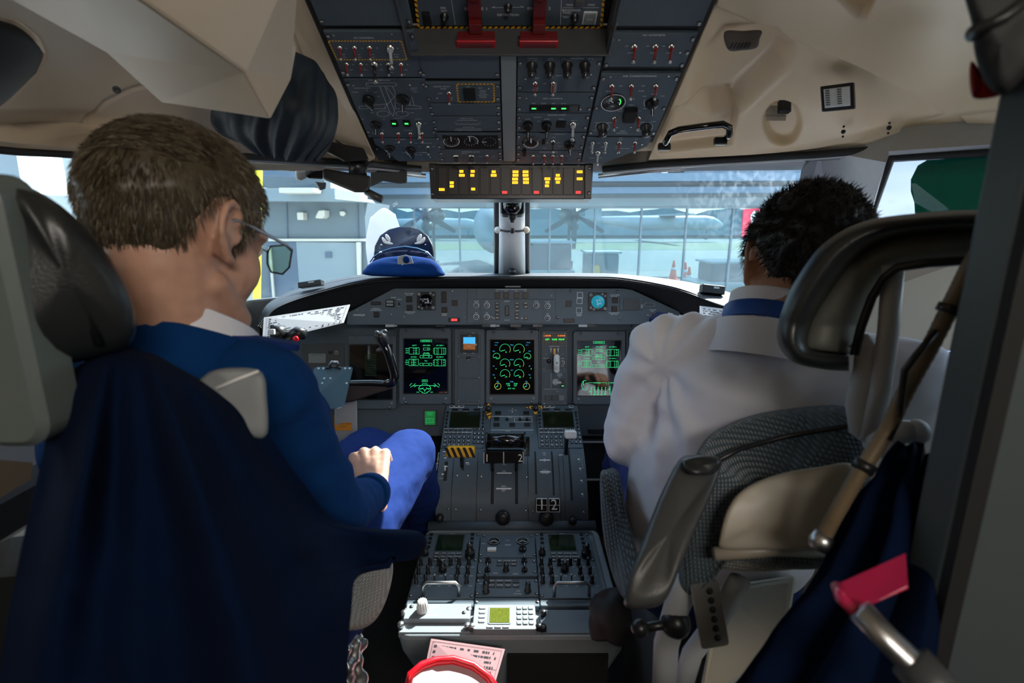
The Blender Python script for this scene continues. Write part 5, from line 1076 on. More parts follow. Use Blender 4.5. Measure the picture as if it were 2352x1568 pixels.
part('rocker_switch', MB().rr(-.28*W_, -.20*H_, .024, .013, .001, P.h, P.h+.006, .001), m_wht, P.T)
mb = MB().lathe([(.0105, 0), (.0105, .008), (.0001, .009)], (.27*W_, -.20*H_, P.h), 16).box((.27*W_, -.20*H_, P.h+.014), (.005, .022, .016)); part('trim_knob', mb, m_black, P.T, bev=.001)
g = MB().text('TRIM', 0, H_*.02, .0055, P.h+.0006).text('LWD', -.44*W_, H_*.08, .004, P.h+.0006).text('RWD', .0, H_*.22, .003, P.h+.0006); part('legend', g, m_legend, P.T)
for x, y in ((-.47, -.4), (.47, -.4), (-.44, .42), (.44, .42)): inst('screw', gm('scr', screw_mesh), P.T, x*W_, y*H_, P.h)
P = unit(AC, MX0, MX1, acy(492), acy(330), Z6, 'transponder_panel', 'console panel with five black knobs around two rows of small keys', 'control panel', .004); W_, H_ = P.w, P.hh
for x, y, kd in ((-.33, .28, 'bar'), (-.33, -.22, 'bar'), (.29, .28, 'bar'), (.29, -.22, 'bar'), (-.02, -.20, 'stalk')): inst('rotary_knob', gm(('k', kd, .0078, .018), lambda: knob_mesh(.0078, .018, kd)), P.T, x*W_, y*H_, P.h)
keys(P, -.01*W_, .20*H_, 3, 2, W_*.12, H_*.19, W_*.10, H_*.15, 'key', ['ABV', 'NORM', 'BLW', '1', 'ALT', 'TEST'], m=m_dgrey)
g = MB(); [g.text(t, x*W_, y*H_, .0034, P.h+.0006) for x, y, t in ((-.15, .1, 'ATC'), (-.2, -.36, 'TA/RA'), (.15, .05, 'FL'), (.14, -.4, 'IDENT'))]; part('legend', g, m_legend, P.T)
for x, y in ((-.46, -.3), (.46, -.3), (-.46, .3), (.46, .3)): inst('screw', gm('scr', screw_mesh), P.T, x*W_, y*H_, P.h)
P = unit(AC, MX0, MX1, acy(676), acy(516), Z6, 'weather_radar_panel', 'console panel with eight small keys in two rows and three black knobs', 'control panel', .004); W_, H_ = P.w, P.hh
keys(P, -.05*W_, .20*H_, 4, 2, W_*.13, H_*.26, W_*.11, H_*.18, 'key', ['WX', 'WX/T', 'GMAP', '', 'RCT', 'STAB', 'TGT', 'SECT'], m=m_dgrey)
for x, y in ((-.33, .22), (-.33, -.26), (.33, -.22)): inst('rotary_knob', gm(('k', 'stalk', .0078, .024), lambda: knob_mesh(.0078, .024, 'stalk')), P.T, x*W_, y*H_, P.h)
g = MB(); [g.text(t, x*W_, y*H_, .0034, P.h+.0006) for x, y, t in ((-.42, .2, 'TILT'), (.18, -.22, 'GCR'), (.17, -.38, 'ON PULL'))]; part('legend', g, m_legend, P.T)
for x, y in ((-.47, -.36), (.47, -.36), (-.47, .36), (.47, .36)): inst('screw', gm('scr', screw_mesh), P.T, x*W_, y*H_, P.h)
P = unit(AC, MX0, MX1, acy(765), acy(685), Z6, 'blank_panel', 'blank blue-grey strip panel in front of the small keypad unit', 'control panel', .003)
for x in (-.47, .47): inst('screw', gm('scr', screw_mesh), P.T, x*P.w, 0, P.h)
# front row
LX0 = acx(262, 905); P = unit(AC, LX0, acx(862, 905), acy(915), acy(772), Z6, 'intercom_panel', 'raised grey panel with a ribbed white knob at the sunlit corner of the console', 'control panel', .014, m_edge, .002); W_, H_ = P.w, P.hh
mb = MB().lathe([(.0135, 0), (.0135, .004), (.012, .012), (.009, .024), (.0085, .026), (.0001, .026)], n=22)
for k in range(12): a = R(30*k); mb.tube([(.0125*math.cos(a), .0125*math.sin(a), .006), (.0088*math.cos(a), .0088*math.sin(a), .026)], .0018, 6)
o = part('white_knob', mb, m_wht, P.T, label='ribbed white knob'); o.location = (-.235*W_, .02*H_, P.h)
for x, y in ((-.42, .28), (.40, -.1)): inst('screw', gm('scr', screw_mesh), P.T, x*W_, y*H_, P.h)
part('legend', MB().text('MIN  TEST', -.08*W_, -.28*H_, .004, P.h+.0006).text('INT', -.1*W_, .3*H_, .004, P.h+.0006), m_legend, P.T)
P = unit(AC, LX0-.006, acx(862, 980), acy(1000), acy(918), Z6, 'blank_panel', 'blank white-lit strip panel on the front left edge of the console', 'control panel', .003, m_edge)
for u, v in ((268, 845), (238, 950), (835, 960), (877, 965), (1480, 965), (1520, 975), (1518, 840), (850, 820)):
    a, b = AC.px(*Z6(u, v)); T = single('console_stud', MB().lathe([(.0075, 0), (.0075, .010), (.0055, .013), (.0001, .013)], (a, b, zt + .002), 16), m_steel if u < 1000 else m_black,
      {268: 'bright metal stud behind the ribbed white knob', 238: 'bright metal stud at the sunlit front left corner of the console', 835: 'metal stud left of the keypad unit, leftmost of the close pair', 877: 'metal stud touching the front left corner of the keypad unit', 1480: 'black stud touching the front right corner of the keypad unit', 1520: 'black stud right of the keypad unit, outer one of the close pair', 1518: 'black stud by the back right corner of the keypad unit', 850: 'metal stud by the back left corner of the keypad unit'}[u], 'stud', 'studs on the aft console')
P = unit(AC, acx(880, 1000), acx(1460, 1000), acy(1003), acy(775), Z6, 'keypad_unit', 'small keypad unit with a speckled green screen, half in sunlight', 'keypad unit', .012, m_edge, .002, r=.006); W_, H_ = P.w, P.hh
part('screen', MB().rr(-.08*W_, .03*H_, W_*.32, H_*.60, .002, P.h, P.h+.002, .0004), mat('lcd_speckled', (.10, .12, .015), .15, var=.8, scale=400), P.T)
part('screen_frame', MB().pline([(-.25*W_, -.29*H_), (.09*W_, -.29*H_), (.09*W_, .35*H_), (-.25*W_, .35*H_)], .003, P.h+.0014, 0, True), m_strip, P.T)
keys(P, .33*W_, .05*H_, 3, 4, W_*.095, H_*.20, W_*.075, H_*.15, 'number_key', list('123456789*0#'), m=m_strip, th=.5); keys(P, -.36*W_, .08*H_, 1, 4, .01, H_*.18, W_*.10, H_*.11, 'function_key', ['MENU', 'PAGE', 'EDIT', 'DIM'], m=m_lgrey, th=.5); keys(P, -.10*W_, -.41*H_, 3, 1, W_*.125, .01, W_*.10, H_*.08, 'function_key', ['A', 'B', 'C'], m=m_lgrey)
P = unit(AC, acx(1500, 1000), .232, acy(1005), acy(790), Z6, 'blank_panel', 'blank blue-grey panel at the front right of the console', 'control panel', .003)
# cards and red pouch at the front face
m_card = mat('pink_laminate', (.66, .40, .42), .25, var=.03, coat=.4)
def front(u, v, dy): return None
sheet('laminated_card', [(990, 1466, 1.065), (1160, 1490, 1.07), (1128, 1600, 1.01), (962, 1600, 1.0)], 'pinkish laminated card tucked against the front of the console above the red pouch', 'card', 8, seed=9, m=m_card)
T = thing('red_pouch', 'bright red rimmed open pouch with a clear pink sleeve, below the console', 'pouch', Matrix.Translation(at(1040, 1620, .96)))
rim = [(935, 1590, .90), (944, 1550, .915), (968, 1530, .93), (1000, 1519, .945), (1040, 1516, .955), (1085, 1530, .955), (1120, 1556, .95), (1150, 1600, .93)]
part('rim', MB().tube([at(*p) for p in rim], .0075, 10, flat=1.6), m_red, T, world=True)
mb = surf([[(u, v+7, d-.004) for u, v, d in rim], [(u + (1040-u)*.12, v+90, d-.06) for u, v, d in rim]], 30, 10, lambda s, t, p: .002*math.sin(40*t)); part('sleeve', mb, m_card, T, world=True)
# ------------------------------------------------------------------ outside: apron, terminal, vehicles
GZ = -1.9
def q3(pts, y0, y1=None):      # pixel polygon on a plane y=y0, given thickness towards +y
    P0 = [aty(u, v, y0) for u, v in pts]; t = (y1 or y0 + .3) - y0; return P0 + [p + Vector((0, t, 0)) for p in P0]
def slab(mb, pts, y0, t=.3, mi=0):
    V = q3(pts, y0, y0+t); n = len(pts); mb.add(V, [tuple(range(n))[::-1], tuple(range(n, 2*n))] + [(i, (i+1) % n, n+(i+1) % n, n+i) for i in range(n)], mi); return mb
m_fac = mat('facade_grey', (.085, .12, .14), .6, var=.06, scale=1.5, stretch=(1, 1, 14))
m_fac2 = mat('facade_light', (.155, .21, .24), .6, var=.05, scale=.8)
m_fac3 = mat('facade_blue', (.10, .165, .235), .6, var=.05, scale=.3)
m_fac4 = mat('facade_dark', (.05, .085, .13), .6, var=.3, scale=1.2)
m_cream = mat('cream_box', (.42, .42, .37), .5, var=.03)
m_mull = mat('mullion_grey', (.13, .18, .21), .5)
m_apron = mat('apron_concrete', (.075, .10, .10), .85, var=.15, scale=.35)
m_grass = mat('grass', (.06, .10, .045), .9, var=.25, scale=.6)
m_pane = glass('terminal_glass', (.62, .76, .80), .04, (.20, .32, .36), haze=.06)
struct('floor_apron', MB().box((0, 80, GZ-.05), (160, 126.2, .1)), m_apron)
struct('floor_apron_near', MB().box((0, -20, GZ-.05), (160, 73.8, .1)), mat('pale_concrete', (.62, .61, .58), .85, var=.1, scale=.4))  # unseen near apron, made paler to bounce light up into the cockpit
# facade: soffit beams over a long glass wall
YB = 17.0
mb = MB()
for v0, v1, y, mi in ((400, 418, YB-1.2, 0), (418, 432, YB-.6, 1), (432, 446, YB-.9, 0), (446, 456, YB-.4, 2), (456, 476, YB-.2, 1)): slab(mb, [(835, v0), (2300, v0-6), (2300, v1-6), (835, v1)], y, .6, mi)
struct('wall_terminal_soffit', mb, [m_fac3, m_fac2, m_fac])
zt_, zb_ = aty(1176, 475, YB).z, GZ
xs = [aty(u, 500, YB).x for u in (847, 952, 1055, 1159, 1263, 1367, 1473, 1577, 1683, 1790, 1896, 2000)]
for i in range(len(xs)-1):
    struct('window_%d' % (10+i), MB().box(((xs[i]+xs[i+1])/2, YB+.05, (zt_+zb_)/2), (xs[i+1]-xs[i], .03, zt_-zb_)), m_pane)
for i, x in enumerate(xs): struct('trim_%d' % (30+i), MB().box((x, YB, (zt_+zb_)/2), (.05, .12, zt_-zb_)), m_mull)
struct('trim_50', MB().box(((xs[0]+xs[-1])/2, YB, zt_), (xs[-1]-xs[0], .2, .10)), m_mull)
# nearer grey building module on the left
b = thing('terminal_module', 'grey corrugated building block with a door and small wall fixtures, seen left of the cap', 'building', (-5, 12.5, GZ)); YM = 12.4
mb = MB(); zz = aty(700, 462, YM).z; x0, x1 = aty(560, 500, YM).x, aty(838, 500, YM).x
mb.box(((x0+x1)/2, YM+1.5, (GZ+zz)/2), (x1-x0, 3, zz-GZ)); part('wall', mb, m_fac, b, world=True)
mb = MB(); slab(mb, [(560, 432), (768, 432), (768, 448), (830, 455), (838, 463), (560, 461)], YM-.6, .9); part('roof_fascia', mb, m_fac2, b, world=True)
mb = MB(); slab(mb, [(600, 405), (745, 408), (745, 432), (600, 430)], YM+2.2, .5); part('upper_wall', mb, m_fac, b, world=True)
mb = MB(); slab(mb, [(612, 555), (680, 555), (690, 690), (620, 690)], YM-.05, .04); part('dark_opening', mb, m_fac4, b, world=True)
mb = MB(); slab(mb, [(680, 555), (822, 557), (824, 690), (690, 690)], YM-.06, .05); part('door_panel', mb, m_fac2, b, world=True)
mb = MB(); slab(mb, [(818, 556), (828, 556), (829, 690), (822, 690)], YM-.16, .08); slab(mb, [(616, 568), (621, 568), (631, 690), (626, 690)], YM-.16, .05); slab(mb, [(616, 548), (838, 548), (838, 554), (616, 554)], YM-.12, .1); part('frame_pipe', mb, m_cream, b, world=True)
mb = MB(); slab(mb, [(747, 579), (761, 579), (761, 592), (747, 592)], YM-.1, .05); part('sign_plate', mb, m_fac4, b, world=True)
mb = MB()
for u in (657, 820): slab(mb, [(u, 464), (u+1.5, 464), (u+3.5, 550), (u+2, 550)], YM-.04, .03)
part('wall_joint', mb, m_fac4, b, world=True)
for pts, dd, lb in (([(681, 487), (696, 487), (697, 505), (682, 505)], .25, None), ([(724, 497), (731, 483), (745, 482), (745, 497), (738, 502), (724, 501)], .35, None), ([(779, 485), (789, 484), (793, 490), (787, 497), (780, 494)], .12, None), ([(639, 431), (720, 431), (719, 443), (640, 443)], .5, None), ([(770, 433), (828, 444), (825, 463), (768, 457)], .6, None)):
    mb = MB(); slab(mb, pts, YM-.62-dd if pts[0][1] < 470 else YM-dd, dd); part('wall_fixture', mb, m_cream, b, world=True, bev=.02)
single('yellow_pole', slab(MB(), [(584, 384), (597, 384), (590, 905), (578, 905)], 9.0, .1), mat('hi_vis_yellow', (.75, .70, .02), .6), 'bright yellow pole just beyond the forehead of the older pilot', 'pole')
# elevated road with a car, background
struct('wall_road_parapet', slab(MB(), [(1300, 402), (2320, 385), (2320, 402), (1300, 415)], 24, .5), m_fac3)
_c = aty(1512, 418, 23.0); struct('floor_road', MB().box((_c.x+4, 23.2, _c.z-.15), (30, 3.5, .3)), m_fac3)
def car(c, L_, label):
    T = thing('car', label, 'car', Matrix.Translation(c)); mb = MB()
    pr = [(-.5, .10), (-.5, .26), (-.36, .30), (-.22, .42), (.12, .42), (.26, .30), (.46, .26), (.5, .12), (.5, .08), (-.5, .08)]
    rows = [[Vector((x*L_, y, z*L_*.8)) for x, z in pr] for y in (-.85, -.78, .78, .85)]; part('body', MB().loft(rows, 0, False), m_wht, T, bev=.03)
    part('side_glass', MB().prism([(x*L_, z*L_*.8) for x, z in ((-.32, .31), (-.20, .39), (.10, .39), (.22, .31))], 0, .02, 0, 0, Matrix(((1, 0, 0, 0), (0, 0, -1, -.86), (0, 1, 0, 0), (0, 0, 0, 1)))), m_fac4, T)
    for x in (-.3, .3): part('wheel', MB().lathe([(.32, -.1), (.33, .1), (.2, .11), (.0001, .11)], (x*L_, -.8, .33), 18, ax=(0, -1, 0)), m_blackm, T)
car(aty(1512, 418, 23.0) , 1.55*1.0, 'white car passing high up behind the terminal roof, seen through the right windshield')
struct('wall_far_building', slab(MB(), [(-200, 250), (2600, 200), (2600, 400), (-200, 415)], 140, 3), mat('far_facade', (.14, .19, .25), .8, var=.3, scale=.25))
# left side: tall pale building seen past the captain
b = thing('pale_building', 'tall pale building with vertical white bays seen in the far left side window', 'building', (-14, 12, GZ))
mb = MB(); slab(mb, [(-300, 330), (40, 330), (60, 560), (-300, 560)], 8, 3); part('grey_wing', mb, m_fac2, b, world=True)
mb = MB(); slab(mb, [(35, 340), (72, 340), (92, 445), (52, 445)], 7.8, .5); part('white_bay', mb, mat('white_facade', (.75, .78, .76), .6), b, world=True)
mb = MB(); slab(mb, [(70, 370), (300, 370), (300, 640), (90, 640)], 12, 3); part('grey_block', mb, m_fac2, b, world=True)
for u in (88, 112, 134): mb = MB(); slab(mb, [(u, 388), (u+9, 388), (u+11, 407), (u+1, 407)], 11.9, .1); part('window', mb, m_fac, b, world=True)
mb = MB(); slab(mb, [(119, 431), (170, 431), (170, 441), (121, 441)], 11.85, .1); part('cream_strip', mb, m_cream, b, world=True)
for v in (418, 437, 455, 470): mb = MB(); slab(mb, [(88, v), (170, v), (170, v+2), (88, v+2)], 11.92, .05); part('cladding_joint', mb, m_fac, b, world=True)
# right side building beyond the side window
struct('wall_side_building', slab(MB(), [(1960, 300), (2600, 300), (2600, 900), (1960, 900)], 7.0, 1), mat('bright_facade', (.30, .34, .40), .7, var=.12, scale=.8, stretch=(.2, 1, 5)))
# airfield reflected in the glass, modelled beyond it: grass, hills, aircraft, vehicles
struct('floor_grass', MB().box((0, 75, GZ+.01), (160, 22, .02)), m_grass)
mb = MB(); n_ = 60
rr1 = [Vector((-90+3*i, 118, GZ)) for i in range(n_+1)]; rr2 = [Vector((-90+3*i, 122, GZ + 5.5 + 1.6*fbm((i*.35, 0, 0), 1, 3))) for i in range(n_+1)]
strip(rr1, rr2, mb=mb); o = single('tree_line', mb, mat('hazy_trees', (.12, .20, .22), .9, var=.3, scale=.5), 'low hazy line of trees at the far edge of the airfield', 'trees', kind='stuff'); solid(o, 2)
m_ac = mat('aircraft_white', (.42, .45, .48), .35, var=.03); m_acd = mat('aircraft_dark', (.035, .05, .06), .4)
def aircraft(c, sc, label, prop=True, axis=0):
    T = thing('turboprop_reflection' if prop else 'airliner', label, 'aircraft', Matrix.Translation(c) @ Matrix.Rotation(axis, 4, 'Z') @ Matrix.Scale(sc, 4))
    part('fuselage', MB().loft([[Vector((r*math.cos(a), y, r*math.sin(a)+zc)) for a in [2*math.pi*j/20 for j in range(20)]] for y, r, zc in ((0, .05, .9), (.25, .45, .95), (.9, .85, 1.1), (2, 1.2, 1.3), (3.5, 1.35, 1.4), (16, 1.35, 1.4), (22, .7, 1.9), (26, .15, 2.4))]), m_ac, T)
    part('wing', MB().prism([(-14, 11.2), (-13.8, 10.2), (0, 9), (13.8, 10.2), (14, 11.2), (0, 12)], 2.62, 2.9, .05), m_ac, T)
    part('tail_fin', MB().box((0, 24, 4.2), (.25, 3, 4.6)), m_ac, T, bev=.05); part('tailplane', MB().box((0, 24.6, 6.5), (8, 1.6, .2)), m_ac, T, bev=.05)
    if prop:
        for s_ in (-1, 1):
            nc = part('nacelle', MB().lathe([(.02, 0), (.18, .05), (.42, .5), (.55, 1.4), (.6, 4), (.3, 7)], (s_*4.4, 7, 2.1), 18, ax=(0, 1, 0)).ell((s_*4.4, 7.6, 1.45), (.36, .5, .34)), m_acd, T)
            for k in range(6):
                a = R(60*k+30); d = Vector((math.cos(a), 0, math.sin(a))); p = Vector((s_*4.4, 7.1, 2.1)); w_ = Vector((-d.z, 0, d.x))
                part('propeller_blade', MB().loft([[p+d*.2+w_*.06, p+d*.2-w_*.06, p+d*.2-w_*.05+Vector((0, .05, 0)), p+d*.2+w_*.05+Vector((0, .05, 0))], [p+d*1.1+w_*.17, p+d*1.1-w_*.17, p+d*1.1-w_*.15+Vector((0, .05, 0)), p+d*1.1+w_*.15+Vector((0, .05, 0))], [p+d*2.0+w_*.10, p+d*2.0-w_*.10, p+d*2.0-w_*.09+Vector((0, .03, 0)), p+d*2.0+w_*.09+Vector((0, .03, 0))]], 0, False), m_acd, T)
            part('landing_gear', MB().tube([(s_*4.4, 10, 1.7), (s_*4.4, 10, -.9)], .1, 8).box((s_*4.4, 10, -1.2), (.5, .8, .8)), m_acd, T)
    part('nose_gear', MB().tube([(0, 3, .4), (0, 3, -1)], .08, 8).box((0, 3, -1.3), (.4, .5, .5)), m_acd, T)
aircraft(Vector((-.7, 24, GZ+1.6)), 1.0, 'reflection of the own turboprop, modelled as an aircraft behind the terminal glass, two dark engines with propellers')  # mirror image of the own aircraft, built as an object behind the glass
aircraft(Vector((37, 92, GZ+1.9)), .95, 'white airliner parked side-on far across the airfield', False, R(90))
aircraft(Vector((-6, 100, GZ+1.9)), .8, 'second white airliner far across the airfield, left of the centre post', False, R(80))
def cart(u, v, y, w, h, label, m=m_fac4, name='ground_vehicle'):
    c = aty(u, v, y); c.z = GZ; T = thing(name, label, 'vehicle', Matrix.Translation(c))
    part('body', MB().box((0, 0, .35+h*.25), (w, 1.6, h*.5)), m, T, bev=.05); part('cab', MB().box((w*.1, 0, .35+h*.72), (w*.7, 1.4, h*.46)), m_fac4 if m is not m_fac4 else m_mull, T, bev=.08)
    part('roof', MB().box((w*.1, 0, .35+h*.97), (w*.8, 1.5, .08)), m_ac, T, bev=.02)
    for s_ in (-1, 1): part('wheel', MB().lathe([(.34, -.12), (.35, .12), (.2, .14), (.0001, .14)], (s_*w*.33, -.7, .35), 18, ax=(0, -1, 0)), m_blackm, T)
cart(1240, 600, 20.5, 2.6, 2.2, 'white ground service van with a rounded windscreen just right of the centre post', m_ac)
cart(1368, 610, 19, 1.6, 1.9, 'dark ground tug with a yellow post in front, behind the terminal glass')
cart(1650, 630, 19.5, 2.2, 1.5, 'white ground service cart near the cones, left of the white-shirted pilot', m_ac)
for i, (u, y) in enumerate(((1551, 30), (1578, 28.5), (1588, 25.5))):
    c = aty(u, 560, y); c.z = GZ; T = thing('traffic_cone', ['orange cone standing alone, leftmost of the three on the apron', 'orange cone, middle one of the three on the apron', 'orange cone, rightmost of the three on the apron'][i], 'cone', Matrix.Translation(c), 'orange cones on the apron')
    part('cone', MB().lathe([(.22, .04), (.17, .4), (.10, .8), (.05, 1.1), (.001, 1.12)], n=14), mat('cone_orange', (.9, .13, .04), .5) if i == 0 else bpy.data.materials['cone_orange'], T)
    part('base', MB().box((0, 0, .02), (.55, .55, .04)), bpy.data.materials['cone_orange'], T); part('white_band', MB().lathe([(.148, .55), (.122, .70)], n=14), m_wht, T)
for i, (u, y, h) in enumerate(((1373, 18.2, 1.75), (1614, 18.3, 1.1), (1697, 18.3, .9))):
    c = aty(u, 560, y); c.z = GZ; single('bollard', MB().lathe([(.11, 0), (.11, h-.1), (.08, h), (.001, h+.02)], (c.x, c.y, GZ), 12), m_yel, ['tall yellow post in front of the dark tug', 'yellow post left of the white cart', 'short yellow post right of the white cart'][i], 'bollard', 'yellow posts behind the terminal glass')
c = aty(1442, 600, 18.4); c.z = GZ
# red sign with a white figure at the terminal glass
T = thing('red_sign', 'bright red sign with a white bust-shaped figure beside the dark-haired pilots head', 'sign', Matrix.Translation(aty(1728, 512, 16.84)))
mb = MB(); slab(mb, [(1708, 480), (1752, 478), (1750, 546), (1704, 544)], 16.84, .06); part('board', mb, mat('sign_red', (.85, .03, .09), .5), T, world=True)
mb = MB(); slab(mb, [(1724, 494), (1732, 484), (1744, 486), (1748, 500), (1744, 520), (1750, 545), (1722, 544), (1718, 530), (1726, 516)], 16.81, .03); part('white_figure', mb, m_wht, T, world=True)
# yellow line on the apron beyond the glass
single('painted_line', MB().box((-9, 30, GZ+.03), (14, .35, .02), 0, Matrix.Rotation(R(18), 4, 'Z')), m_yel, 'long yellow line painted on the apron behind the cap', 'line')
# ------------------------------------------------------------------ people
m_skin = mat('skin_ruddy', (.56, .315, .225), .5, var=.14, scale=28, bump=.25, bs=260, dist=.0008)
m_skin2 = mat('skin_tan', (.46, .25, .165), .5, var=.1, scale=28, bump=.2, bs=260, dist=.0008)
m_sweat = mat('blue_sweater', (.003, .038, .150), .95, var=.12, scale=18, bump=.5, bs=420, dist=.0012, spec=.12)
m_trous = mat('blue_trousers', (.010, .030, .150), .9, spec=.12, var=.10, scale=14, bump=.3, bs=500, dist=.0008)
m_shirt = mat('white_shirt', (.80, .81, .88), .8, var=.02, scale=10, bump=.2, bs=600, dist=.0006)
m_hair1 = mat('grey_brown_hair', (.066, .050, .030), .45, var=.55, scale=60, stretch=(1, 1, .25))
m_hair2 = mat('black_hair', (.010, .008, .007), .45, var=.4, scale=50)
m_lens = glass('spectacle_lens', (.80, .90, .78), .0, (.7, .8, .7), haze=.06)
def remesh(mb, vox, sm=6, fn=None, name='body', mats=None, mfn=None):
    me = mb.mesh('tmp', [m_skin]); o = bpy.data.objects.new('tmp', me); COL.objects.link(o)
    r = o.modifiers.new('r', 'REMESH'); r.mode = 'VOXEL'; r.voxel_size = vox; r.use_smooth_shade = True
    s = o.modifiers.new('s', 'SMOOTH'); s.iterations = sm; s.factor = .5
    bpy.context.view_layer.update(); dg = bpy.context.evaluated_depsgraph_get()
    out = bpy.data.meshes.new_from_object(o.evaluated_get(dg)); bpy.data.objects.remove(o); bpy.data.meshes.remove(me)
    out.name = name
    if fn:
        nn = [v.normal.copy() for v in out.vertices]
        for v, n in zip(out.vertices, nn): v.co += n * fn(v.co, n)
    out.materials.clear()
    for m in mats: out.materials.append(m)
    for p in out.polygons:
        p.use_smooth = True; p.material_index = mfn(p.center) if mfn else 0
    out.update(); return out
def wpart(name, me, parent, label=None):       # mesh given in world coordinates
    me.transform(WM[parent.name].inverted()); return part(name, me, None, parent, label=label)
def frame(o, az, pitch, roll=0):
    return Matrix.Translation(o) @ Matrix.Rotation(-R(az), 4, 'Z') @ Matrix.Rotation(R(pitch), 4, 'X') @ Matrix.Rotation(R(roll), 4, 'Y')
def head_blobs(mb, H, neck, nr=.058, k=1.0):
    def E(c, r): mb.ell((0, 0, 0), tuple(q*k for q in r) if isinstance(r, tuple) else r*k, 0, H @ Matrix.Translation(Vector(c)*k), 20, 14)
    def C(a, b, r0, r1=None): mb.cap(H @ (Vector(a)*k), H @ (Vector(b)*k), r0*k, (r1 or r0)*k)
    E((0, -.005, .005), (.077, .101, .092)); E((0, .045, .0), (.062, .053, .066)); E((0, .043, -.065), (.063, .052, .066)); E((0, .025, -.082), (.061, .058, .046))
    for s in (-1, 1):
        E((s*.038, .056, -.062), (.026, .028, .036)); C((s*.054, .006, -.086), (s*.028, .066, -.128), .016, .021); C((s*.012, .092, -.012), (s*.042, .080, -.012), .011)
        E((s*.031, .079, -.030), .0135)
        pts = [(.010, -.012), (.004, .004), (-.008, .010), (-.020, .004), (-.027, -.012), (-.025, -.030), (-.016, -.046), (-.006, -.056)]
        for i in range(len(pts)-1):
            fx = lambda q, j: (s*(.078 + .012*(-q[0]+.01)/.036), q[0], q[1])
            C(fx(pts[i], i), fx(pts[i+1], i), .0046, .0046)
        C((s*.079, -.006, -.052), (s*.078, .002, -.058), .0070, .006); C((s*.077, -.010, -.004), (s*.080, -.014, -.040), .0065, .0075); C((s*.078, .010, -.026), (s*.080, .006, -.034), .0045)
        C((s*.072, -.002, -.015), (s*.072, -.006, -.045), .010)
    C((0, .090, -.018), (0, .112, -.058), .008, .0125); E((s*.0, .103, -.060), (.016, .010, .008)); E((0, .090, -.088), (.024, .011, .008)); E((0, .088, -.098), (.020, .010, .007)); E((0, .078, -.132), (.028, .022, .020)); E((0, .045, -.112), (.045, .045, .028))
    a, b = H @ Vector((0, -.022*k, -.06*k)), Vector(neck); mb.cap(a, b, nr, nr*1.05, 18); mb.cap(H @ Vector((0, .02*k, -.085*k)), b + (H.to_3x3() @ Vector((0, .02, .0))), .042, .05)
def hairline(az):
    K = [(0, .052), (35, .040), (55, .010), (66, -.020), (74, -.048), (80, -.040), (86, .006), (100, .012), (110, -.020), (122, -.066), (150, -.088), (180, -.092)]
    az = abs(az)
    for i in range(len(K)-1):
        if K[i][0] <= az <= K[i+1][0]: return K[i][1] + (K[i+1][1]-K[i][1])*(az-K[i][0])/(K[i+1][0]-K[i][0])
    return K[-1][1]
def hair(H, k, m, parent, thick, curl, ns, L_, seed, grey=None, label=None, comb=.9):
    rnd = random.Random(seed); mb = MB(); NA, NZ = 96, 56
    def pt(az, el, off):
        x, y, z = math.sin(az)*math.cos(el), math.cos(az)*math.cos(el), math.sin(el)
        low = max(0, -z); rx, ry, rz = .077 + off, .101 + off, .092 + off
        p = Vector((x*rx*(1-.10*low), y*ry*(1-.05*low) - .005, z*rz + .005)); return p
    grid = {}; vs = []; fs = []
    def inside(az, el):
        p = pt(az, el, 0); return p.z - hairline(math.degrees(az))
    for j in range(NZ+1):
        el = -R(78) + R(168)*j/NZ
        for i in range(NA+1):
            az = -math.pi + 2*math.pi*i/NA; e = inside(az, el)
            t = sstep(-.004, .022, e); p0 = pt(az, el, 0)
            n = noise.noise(p0*55 + Vector((seed, 0, 0))) * curl + noise.noise(Vector((p0.x*160, p0.y*160, p0.z*50))) * curl*.5
            p = pt(az, el, thick*t + n*t - .003*(1-t)); grid[i, j] = (len(vs), e); vs.append(H @ (p*k))
    for j in range(NZ):
        for i in range(NA):
            c = [grid[i, j], grid[i+1, j], grid[i+1, j+1], grid[i, j+1]]
            if max(e for _, e in c) > -.003: fs.append(tuple(q for q, _ in c))
    mb.add(vs, fs, 0, True)
    for _ in range(ns):
        az = rnd.uniform(-math.pi, math.pi); z_ = rnd.uniform(-.95, 1); el = math.asin(z_)
        if inside(az, el) < .002: continue
        p = pt(az, el, thick*.75); nrm = Vector((p.x/.077**2, p.y/.101**2, p.z/.092**2)).normalized()
        dn = Vector((0, .25, -1)) if p.y > 0 or p.z < .04 else Vector((0, -1, .1)); dn = (dn - nrm*dn.dot(nrm)).normalized()
        jit = Vector((rnd.gauss(0, 1), rnd.gauss(0, 1), rnd.gauss(0, 1))) * (curl*45)
        d = (dn*comb + nrm*.42 + jit*.35).normalized(); l = L_ * rnd.uniform(.5, 1.2); q0, q1, q2 = p, p + d*l*.5, p + (d*.75 + dn*.35 + jit*.3)*l
        w = rnd.uniform(.0004, .0008); sd = d.cross(nrm).normalized()*w
        rows = [[q0-sd, q0+sd, q0+nrm*w], [q1-sd, q1+sd, q1+nrm*w], [q2-sd*.2, q2+sd*.2, q2+nrm*w*.2]]
        mb.loft([[H @ (a*k) for a in r] for r in rows], rnd.choice((0, 0, 0, 1)), True, cap=False)
    return part('hair', mb, [m, grey or m], parent, world=True, label=label)
